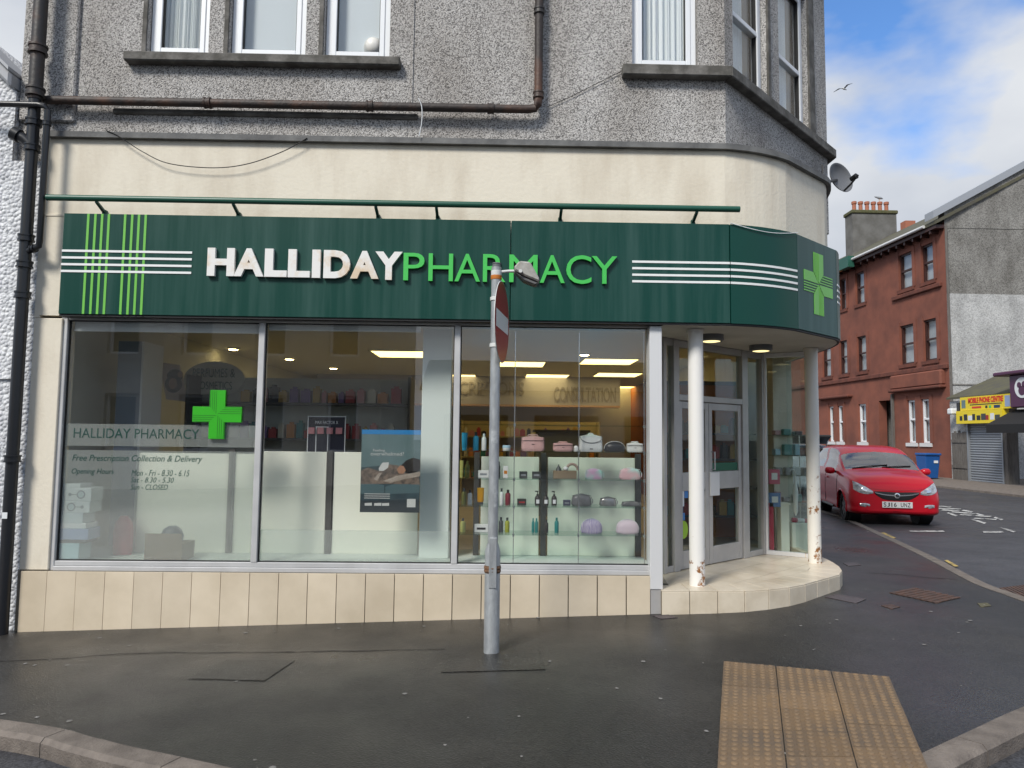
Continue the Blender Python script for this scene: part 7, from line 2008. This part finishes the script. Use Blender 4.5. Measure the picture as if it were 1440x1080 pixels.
for s in (-1, 1): MB().cyl((bx + s * (w0 + 0.0), 29 + d0, bzz + 0.1), (bx + s * (w0 + 0.06), 29 + d0, bzz + 0.1), 0.1, seg=16).build('wheel', 'tyre', bn, smooth=40)
MB().box((bx + 0.04, 29 - d1 - 0.002, bzz + 0.68), (bx + 0.2, 29 - d1 + 0.02, bzz + 0.78)).build('sticker', 'paper_white', bn)
# ------------------------------------------------------------------ gulls
def gull(c, s, heading, spread, label):
    c = V(c); t = thing('gull', label, 'gull', tuple(c)); f = V((math.cos(heading), math.sin(heading), 0)); sd_ = V((-f.y, f.x, 0))
    MB().lathe(tuple(c - f * 0.2 * s), [(0.008 * s, 0), (0.035 * s, 0.06 * s), (0.055 * s, 0.17 * s), (0.05 * s, 0.26 * s), (0.03 * s, 0.33 * s), (0.036 * s, 0.37 * s), (0.028 * s, 0.41 * s), (0.006 * s, 0.46 * s)], 12, ax=tuple(f)).build('body', 'gull_white', t, smooth=60)
    for k in (-1, 1):
        w = MB(); vs = []
        for (a, l, ch_, up) in ((0, 0.0, 0.13, 0.02), (1, 0.28, 0.14, 0.12 * spread), (2, 0.65, 0.03, 0.04 * spread)):
            p = c + sd_ * (k * l * s) + V((0, 0, up * s)) - f * (0.06 * a * s)
            vs += [p + f * ch_ * s * 0.5, p - f * ch_ * s * 0.5, p - V((0, 0, 0.012 * s))]
        w.add(vs, [(0, 3, 4, 1), (3, 6, 7, 4), (0, 2, 5, 3), (3, 5, 8, 6), (1, 4, 5, 2), (4, 7, 8, 5), (6, 8, 7), (0, 1, 2)])
        w.build('wing', 'gull_grey', t)
gl = W(1187, 125, 42); gull(gl, 1.0, 0.5, 1.0, 'gull gliding in the sky beside the roughcast corner')
gp = W(1240, 281, 41.95); 
t = thing('gull', 'gull standing on the chimney pots of the red tenement', 'gull', tuple(gp)); s = 1.0
c = V((x0 + (x1 - x0) * 0.72, 41.95, z1_ + 0.88 + 0.2))
MB().lathe(tuple(c + V((0.22, 0, 0.0))), [(0.01, 0), (0.06, 0.1), (0.085, 0.22), (0.07, 0.34), (0.05, 0.40), (0.055, 0.46), (0.03, 0.52), (0.008, 0.56)], 12, ax=(-1, 0, 0.25)).build('body', 'gull_grey', t, smooth=60)
for k in (-0.02, 0.03): MB().cyl((c.x - 0.02, c.y + k, c.z + 0.0), (c.x - 0.02, c.y + k, z1_ + 0.88), 0.008, seg=6).build('leg', 'tan_board', t)
# ------------------------------------------------------------------ street behind the camera, seen only in the glass
op = thing('opposite_tenement', 'stone tenement across the road mirrored in the lettered shop window', 'building', (-17, -13, 0))
FO = Frame((-4.2, -13), (-1, 0))
hs = []
for r_ in range(2):
    for k in range(9): hs.append([0.8 + k * 2.6, 1.9 + k * 2.6, 0.9 + r_ * 3.4, 2.9 + r_ * 3.4])
wall(FO, 0, 26, -0.6, 7.4, hs, th=0.4).build('front_wall', 'opposite_stone', op)
for h_ in hs:
    w_ = MB(); frame_ring(w_, FO, h_[0], h_[1], h_[2], h_[3], 0.1, -0.3, -0.2); w_ = w_.build('window', 'upvc_white', op); MB().fbox(FO, h_[0] + 0.1, h_[1] - 0.1, h_[2] + 0.1, h_[3] - 0.1, -0.27, -0.25).build('pane', C('dark_pane', (0.03, 0.035, 0.04), 0.05), w_)
MB().box((-30.2, -23, -0.6), (-4.2, -13.41, 7.4)).build('rear_block', 'opposite_stone', op)
MB().prism([(-30.2, -12.7, 7.4), (-30.2, -18, 10), (-30.2, -23, 7.4)], (26, 0, 0)).build('roof', 'slate', op)
op2 = thing('opposite_shop_row', 'low pale row across the road mirrored in the right hand shop window', 'building', (6, -20, 0))
MB().box((-3.5, -28, -0.6), (22, -20, 3.6)).build('wall', 'opposite_pale', op2); MB().prism([(-3.6, -19.7, 3.6), (-3.6, -24, 5.4), (-3.6, -28.3, 3.6)], (26, 0, 0)).build('roof', 'slate', op2)
for k in range(6): MB().box((-2.5 + k * 4.1, -19.99, 0), (0.4 + k * 4.1, -19.95, 2.5)).build('shopfront', 'dark_pane', op2)
# ------------------------------------------------------------------ cars
def spline_rows(stations, nx, nj):
    """stations: list of (x, [(y, z) ...]) -> fine grid of points by Catmull-Rom both ways"""
    rows = []
    for x, pts in stations:
        c = catmull([(0, y, z) for y, z in pts], nj); rows.append([V((x, p.y, p.z)) for p in c])
    n = len(rows[0]); out_ = []
    cols = [catmull([r[j] for r in rows], nx) for j in range(n)]
    return [[cols[j][i] for j in range(n)] for i in range(len(cols[0]))]
def make_car(name, label, loc, heading, paint, plate=None, tailgate=False):
    t = thing(name, label, 'car', loc); t.rotation_euler = (0, 0, heading); LOCAL.add(t.name)
    #      x      wsill  zb   w1    z1    w2    z2    w3    z3    wg    zg    wr    zr    zc
    S = [(-1.84, 0.50, 0.36, 0.62, 0.42, 0.66, 0.60, 0.64, 0.80, 0.58, 0.90, 0.44, 1.02, 1.04),
         (-1.80, 0.62, 0.27, 0.72, 0.40, 0.75, 0.62, 0.73, 0.86, 0.66, 1.00, 0.52, 1.20, 1.23),
         (-1.66, 0.70, 0.20, 0.79, 0.40, 0.80, 0.64, 0.78, 0.90, 0.70, 1.08, 0.56, 1.36, 1.40),
         (-1.30, 0.73, 0.19, 0.80, 0.40, 0.81, 0.64, 0.79, 0.92, 0.70, 1.14, 0.58, 1.43, 1.46),
         (-0.60, 0.73, 0.19, 0.80, 0.40, 0.81, 0.64, 0.79, 0.93, 0.70, 1.16, 0.59, 1.45, 1.485),
         (0.00, 0.73, 0.19, 0.80, 0.40, 0.81, 0.64, 0.79, 0.93, 0.70, 1.15, 0.58, 1.43, 1.475),
         (0.32, 0.73, 0.19, 0.80, 0.40, 0.81, 0.64, 0.79, 0.92, 0.70, 1.12, 0.58, 1.36, 1.42),
         (0.66, 0.73, 0.19, 0.80, 0.40, 0.81, 0.64, 0.785, 0.92, 0.72, 1.05, 0.62, 1.20, 1.26),
         (0.98, 0.73, 0.19, 0.80, 0.40, 0.81, 0.64, 0.78, 0.89, 0.735, 0.955, 0.62, 1.015, 1.055),
         (1.34, 0.72, 0.19, 0.79, 0.40, 0.80, 0.62, 0.765, 0.85, 0.71, 0.905, 0.57, 0.955, 0.985),
         (1.60, 0.70, 0.20, 0.775, 0.38, 0.785, 0.58, 0.735, 0.79, 0.67, 0.85, 0.52, 0.895, 0.92),
         (1.73, 0.66, 0.22, 0.74, 0.36, 0.745, 0.54, 0.69, 0.73, 0.62, 0.78, 0.47, 0.815, 0.835),
         (1.81, 0.58, 0.24, 0.66, 0.35, 0.665, 0.50, 0.61, 0.665, 0.54, 0.705, 0.40, 0.73, 0.745),
         (1.84, 0.46, 0.28, 0.53, 0.35, 0.535, 0.47, 0.49, 0.60, 0.43, 0.63, 0.30, 0.65, 0.655)]
    st = []
    for s in S:
        st.append((s[0], [(0, s[2]), (s[1], s[2]), (s[3], s[4]), (s[5], s[6]), (s[7], s[8]), (s[9], s[10]), (s[11], s[12]), (0.0, s[13])]))
    NX, NJ = 7, 6
    Gd = spline_rows(st, NX, NJ)
    ni, nj = len(Gd), len(Gd[0])
    vs = []; 
    full = []
    for row in Gd:
        r_ = [V((p.x, max(0, p.y), p.z)) for p in row]
        full.append(r_)
    def region(i, j):
        p = (full[i][j] + full[min(i + 1, ni - 1)][j] + full[i][min(j + 1, nj - 1)] + full[min(i + 1, ni - 1)][min(j + 1, nj - 1)]) / 4
        fi = i / NX; fj = j / NJ
        if abs(p.x - 1.13) < 0.34 or abs(p.x + 1.22) < 0.34:
            xc = 1.13 if p.x > 0 else -1.22
            if (p.x - xc) ** 2 + (p.z - 0.29) ** 2 < 0.325 ** 2 and p.y > 0.5: return 'hole'
        if 6.35 <= fi < 8.0 and fj >= 5.72: return 'screen'
        if 0.55 <= fi < 1.7 and fj >= 5.9: return 'rear'
        if 4.25 <= fj < 5.8:
            if 4.15 <= fi < 7.15: return 'door_glass' if fi < 6.6 - (fj - 4.25) * 0.35 else 'body'
            if 2.3 <= fi < 4.0: return 'back_glass'
        return 'body'
    groups = {}
    for i in range(ni - 1):
        for j in range(nj - 1): groups.setdefault(region(i, j), []).append((i, j))
    def part(nm, regs, mat, parent, push=0.0, mirror=True):
        mb = MB(); idx = {}
        def vid(i, j, sgn):
            k = (i, j, sgn)
            if k not in idx:
                p = full[i][j]; idx[k] = len(mb.v); mb.v.append((p.x, p.y * sgn, p.z))
            return idx[k]
        for rg in regs:
            for (i, j) in groups.get(rg, []):
                for sgn in ((1, -1) if mirror is True else (mirror,)):
                    f = (vid(i, j, sgn), vid(i, j + 1, sgn), vid(i + 1, j + 1, sgn), vid(i + 1, j, sgn))
                    mb.f.append(f if sgn > 0 else f[::-1]); mb.m.append(0)
        o = mb.build(nm, mat, parent)
        b = bmesh.new(); b.from_mesh(o.data); bmesh.ops.remove_doubles(b, verts=b.verts, dist=0.0008); bmesh.ops.recalc_face_normals(b, faces=b.faces); b.to_mesh(o.data); b.free()
        for p in o.data.polygons: p.use_smooth = True
        return o
    # closing caps front/back
    body = part('body', ['body'], paint, t)
    me = body.data; b = bmesh.new(); b.from_mesh(me)
    bvh = BVHTree.FromBMesh(b); b.free()
    part('windscreen', ['screen'], 'car_glass', t); 
    part('side_window', ['door_glass'], 'car_glass', t, mirror=1); part('side_window', ['door_glass'], 'car_glass', t, mirror=-1)
    part('rear_side_window', ['back_glass'], 'car_glass', t, mirror=1); part('rear_side_window', ['back_glass'], 'car_glass', t, mirror=-1)
    if not tailgate: part('rear_window', ['rear'], 'car_glass', t)
    for (sx, row) in ((1, full[-1]), (-1, full[0])):
        mb = MB(); ring = [(p.x, p.y, p.z) for p in row] + [(p.x, -p.y, p.z) for p in row[::-1]]
        mb.add(ring, [tuple(range(len(ring)))]); mb.build('nose_panel' if sx > 0 else 'tail_panel', paint, t)
    # dark cabin
    MB().add([(0.95, -0.62, 0.5), (0.95, 0.62, 0.5), (-1.5, 0.62, 0.5), (-1.5, -0.62, 0.5), (0.85, -0.62, 0.90), (0.85, 0.62, 0.90), (-1.5, 0.62, 0.86), (-1.5, -0.62, 0.86)], [(3, 2, 1, 0), (4, 5, 6, 7), (0, 1, 5, 4), (1, 2, 6, 5), (2, 3, 7, 6), (3, 0, 4, 7)]).build('cabin_floor', C('cabin_dark', (0.03, 0.032, 0.035), 0.7), t)
    for s in (-1, 1):
        m_ = MB(); m_.box((-0.25, s * 0.14 + (0 if s > 0 else -0.40), 0.861), (0.05, s * 0.14 + (0.40 if s > 0 else 0), 0.90)); m_.box((-0.36, s * 0.16 if s > 0 else -0.5, 0.861), (-0.24, 0.5 if s > 0 else -0.16, 1.08)); m_.box((-0.34, s * 0.34 - 0.1, 1.10), (-0.27, s * 0.34 + 0.1, 1.25)); m_.build('seat', C('seat_grey', (0.05, 0.052, 0.055), 0.8), t, bevel=0.03)
    m_ = MB(); n = 20
    for i in range(n): pass
    m_.tube([(0.42 + 0.04 * math.sin(6.283 * i / n), -0.34 + 0.17 * math.cos(6.283 * i / n), 0.97 + 0.15 * math.sin(6.283 * i / n)) for i in range(n + 1)], 0.012, 6); m_.build('steering_wheel', 'car_black', t)
    MB().box((0.47, -0.07, 1.27), (0.50, 0.07, 1.32)).build('inner_mirror', 'car_black', t)
    # wheels
    for xw in (1.13, -1.22):
        for s in (-1, 1):
            o = MB().lathe((xw, s * 0.60, 0.29), [(0.17, 0), (0.27, 0.0), (0.29, 0.02), (0.29, 0.15), (0.27, 0.175), (0.19, 0.17), (0.185, 0.15)], 32, ax=(0, s, 0)).build('wheel', 'tyre', t, smooth=40)
            r_ = MB(); r_.lathe((xw, s * 0.735, 0.29), [(0.19, 0), (0.188, 0.018), (0.17, 0.02), (0.165, 0.0)], 28, ax=(0, s, 0))
            for k in range(7):
                a = 6.283 * k / 7; ca, sa = math.cos(a), math.sin(a)
                r_.prism([(xw + ca * r0 - sa * w, s * 0.742, 0.29 + sa * r0 + ca * w) for r0, w in ((0.03, -0.022), (0.17, -0.028), (0.17, 0.028), (0.03, 0.022))], (0, s * 0.014, 0))
            r_.lathe((xw, s * 0.738, 0.29), [(0.045, 0), (0.045, 0.022), (0.03, 0.026)], 14, ax=(0, s, 0)); r_.build('rim', 'rim_grey', o)
            MB().lathe((xw, s * 0.52, 0.29), [(0.335, 0), (0.335, 0.20)], 28, ax=(0, s, 0)).build('wheel_well', 'car_black', t)
            arc = [(xw + 0.328 * math.cos(R(a)), s * 0.0 , 0.29 + 0.328 * math.sin(R(a))) for a in range(-12, 193, 8)]
            pts = []
            for x, _, z in arc:
                h = bvh.find_nearest(V((x * 1.0, s * 0.80, z)))[0]; pts.append((x, h.y if h else s * 0.8, z))
            MB().tube(pts, 0.018, 6).build('arch_lip', paint, t, smooth=60)
    # things laid on the nose: project front-view outlines on the body
    full_b = bmesh.new(); full_b.from_mesh(me); bv2 = BVHTree.FromBMesh(full_b); full_b.free()
    def proj(y, z, off):
        h = bv2.ray_cast(V((4, y, z)), V((-1, 0, 0)))
        x = h[0].x if h[0] else 1.84
        if x < 0.9: x = 1.5
        return V((x + off, y, z))
    def decal(nm, outline, mat, off=0.008, parent=None, nu=10, nv=5):
        """outline: 4 corner curve given as lower and upper edge lists of (y, z), same length"""
        lo, hi = outline; lo = catmull([(0, a, b) for a, b in lo], nu); hi = catmull([(0, a, b) for a, b in hi], nu); mb = MB(); vs = []; fs = []
        for k in range(nv + 1):
            for a, b in zip(lo, hi):
                p = a.lerp(b, k / nv); vs.append(proj(p.y, p.z, off if 0 < k < nv else off * 0.4))
        n = len(lo)
        for k in range(nv):
            for i in range(n - 1): fs.append((k * n + i, k * n + i + 1, (k + 1) * n + i + 1, (k + 1) * n + i))
        mb.add(vs, fs); o = mb.build(nm, mat, parent or t, smooth=60)
        b = bmesh.new(); b.from_mesh(o.data); b.normal_update()
        if sum(f.normal.x for f in b.faces) < 0: bmesh.ops.reverse_faces(b, faces=b.faces)
        b.to_mesh(o.data); b.free(); return o
    for s in (-1, 1):
        hl = decal('headlight', ([(s * 0.40, 0.60), (s * 0.52, 0.585), (s * 0.64, 0.61), (s * 0.725, 0.665)], [(s * 0.41, 0.645), (s * 0.52, 0.715), (s * 0.64, 0.785), (s * 0.715, 0.82)]), 'lamp_glass', 0.012)
        decal('bulb_housing', ([(s * 0.51, 0.61), (s * 0.59, 0.62)], [(s * 0.51, 0.67), (s * 0.59, 0.70)]), 'chrome', 0.018, parent=hl)
        decal('fog_light', ([(s * 0.46, 0.355), (s * 0.54, 0.345), (s * 0.64, 0.36)], [(s * 0.47, 0.40), (s * 0.55, 0.415), (s * 0.64, 0.41)]), 'lamp_glass', 0.012)
    gr = decal('grille', ([(-0.37, 0.585), (-0.22, 0.495), (0, 0.474), (0.22, 0.495), (0.37, 0.585)], [(-0.39, 0.64), (-0.22, 0.637), (0, 0.63), (0.22, 0.637), (0.39, 0.64)]), 'car_black', 0.010)
    decal('grille_bar', ([(-0.37, 0.605), (-0.22, 0.568), (0, 0.552), (0.22, 0.568), (0.37, 0.605)], [(-0.375, 0.63), (-0.22, 0.60), (0, 0.588), (0.22, 0.60), (0.375, 0.63)]), 'chrome', 0.024, parent=gr)
    c = proj(0, 0.57, 0.028); MB().lathe(tuple(c), [(0.05, 0), (0.05, 0.008), (0.04, 0.012)], 20, ax=(1, 0, 0)).build('badge', 'chrome', gr, smooth=40)
    FE = Frame((c.x + 0.0125, 0), (0, 1))
    text_on(FE, 'Z', -0.022, 0.022, 0.53, 0.582, 0.0, 0.001, 'badge_emblem', 'car_black', gr) if False else MB().lathe((c.x + 0.0125, 0, 0.57), [(0.030, 0), (0.030, 0.001)], 16, ax=(1, 0, 0)).build('badge_emblem', 'car_black', gr)
    MB().prism([(c.x + 0.0138, y, z) for y, z in ((-0.026, 0.562), (0.0, 0.566), (0.026, 0.579), (0.004, 0.576))], (0.001, 0, 0)).build('badge_emblem', 'chrome', gr)
    decal('lower_intake', ([(-0.34, 0.285), (0, 0.278), (0.34, 0.285)], [(-0.40, 0.338), (0, 0.335), (0.40, 0.338)]), 'car_black', 0.016)
    decal('bonnet_seam', ([(-0.66, 0.80), (-0.42, 0.685), (0, 0.665), (0.42, 0.685), (0.66, 0.80)], [(-0.66, 0.805), (-0.42, 0.69), (0, 0.67), (0.42, 0.69), (0.66, 0.805)]), 'car_black', 0.002, nv=1)
    if plate:
        xp = proj(0, 0.40, 0.016).x + 0.004
        pl_ = MB().box((xp, -0.26, 0.345), (xp + 0.008, 0.26, 0.457)).build('number_plate', 'plate_white', t, bevel=0.002)
        FPl = Frame((xp + 0.0085, 0), (0, 1))
        n_ = len(plate)
        for q_, ch_ in enumerate(plate):
            if ch_ == ' ': continue
            ua_ = -0.235 + 0.47 * q_ / n_; wch = 0.47 / n_ * 0.8
            if ch_ in '1I': ua_ += wch * 0.3; wch *= 0.35
            text_on(FPl, ch_, ua_, ua_ + wch, 0.362, 0.441, 0.0, 0.001, 'plate_character', 'plate_black', pl_, weight=0.012)
    # mirrors, seams, handles
    for s in (-1, 1):
        m_ = MB(); m_.lathe((0.62, s * 0.80, 0.96), [(0.02, 0), (0.055, 0.02), (0.07, 0.08), (0.065, 0.16), (0.03, 0.19)], 14, ax=(0, s, 0.1)); o = m_.build('wing_mirror', paint, t, smooth=60)
        MB().tube([(0.62, s * 0.70, 0.93), (0.62, s * 0.82, 0.95)], 0.025, 8).build('mirror_arm', 'car_black', o)
        for xs_ in (0.78, -0.25):
            pts = []
            for z in (0.30, 0.45, 0.6, 0.75, 0.88):
                h = bv2.ray_cast(V((xs_, s * 2, z)), V((0, -s, 0)))
                if h[0]: pts.append(h[0] + V((0, s * 0.001, 0)))
            if len(pts) > 2: MB().tube(pts, 0.005, 4).build('door_seam', 'car_black', t)
        for xs_ in (-0.05, -0.95):
            h = bv2.ray_cast(V((xs_, s * 2, 0.80)), V((0, -s, 0)))
            if h[0]: MB().box((xs_ - 0.09, h[0].y - 0.01, 0.79), (xs_ + 0.09, h[0].y + s * 0.03, 0.82)).build('door_handle', paint, t, bevel=0.008)
        pts = []
        for xs_ in (1.0, 0.5, 0, -0.5, -1.0):
            h = bv2.ray_cast(V((xs_, s * 2, 0.24)), V((0, -s, 0)))
            if h[0] and abs(xs_) < 0.75: pts.append(h[0])
        if len(pts) > 1: MB().tube(pts, 0.03, 6).build('sill_strip', 'car_black', t)
    MB().tube([(0.97, -0.55, 1.035), (0.93, -0.2, 1.085), (0.89, 0.12, 1.11)], 0.010, 5).build('wiper', 'car_black', t); MB().tube([(0.97, 0.0, 1.065), (0.92, 0.3, 1.085), (0.87, 0.55, 1.09)], 0.010, 5).build('wiper', 'car_black', t)
    if tailgate:
        m_ = MB(); m_.prism([(-1.50, -0.58, 1.47), (-1.50, 0.58, 1.47), (-2.35, 0.52, 1.66), (-2.35, -0.52, 1.66)], (0.01, 0, 0.07)); o = m_.build('tailgate', 'car_black', t, bevel=0.02)
        MB().tube([(-1.62, -0.5, 1.30), (-2.1, -0.5, 1.60)], 0.014, 6).build('gas_strut', 'chrome', o)
    return t
# the red car: nose centre near px 1262
hd = R(-90 - 13)
fdir = V((math.cos(hd), math.sin(hd)))
nose = W(1261, 700, 13.25); cpos = V((nose.x, nose.y)) - fdir * 1.84
zc_ = Rz(cpos.x, cpos.y) + 0.004
make_car('red_car', 'small red hatchback parked at the kerb, its number plate towards us', (cpos.x, cpos.y, zc_), hd, 'car_red', plate='SJ16 UNZ')
c2 = cpos - fdir * 6.6 + V((-0.35, 0))
make_car('pale_car', 'pale silver blue car with its dark tailgate raised behind the red car', (c2.x, c2.y, Rz(c2.x, c2.y) + 0.004), hd + math.pi, 'car_silverblue', tailgate=True)
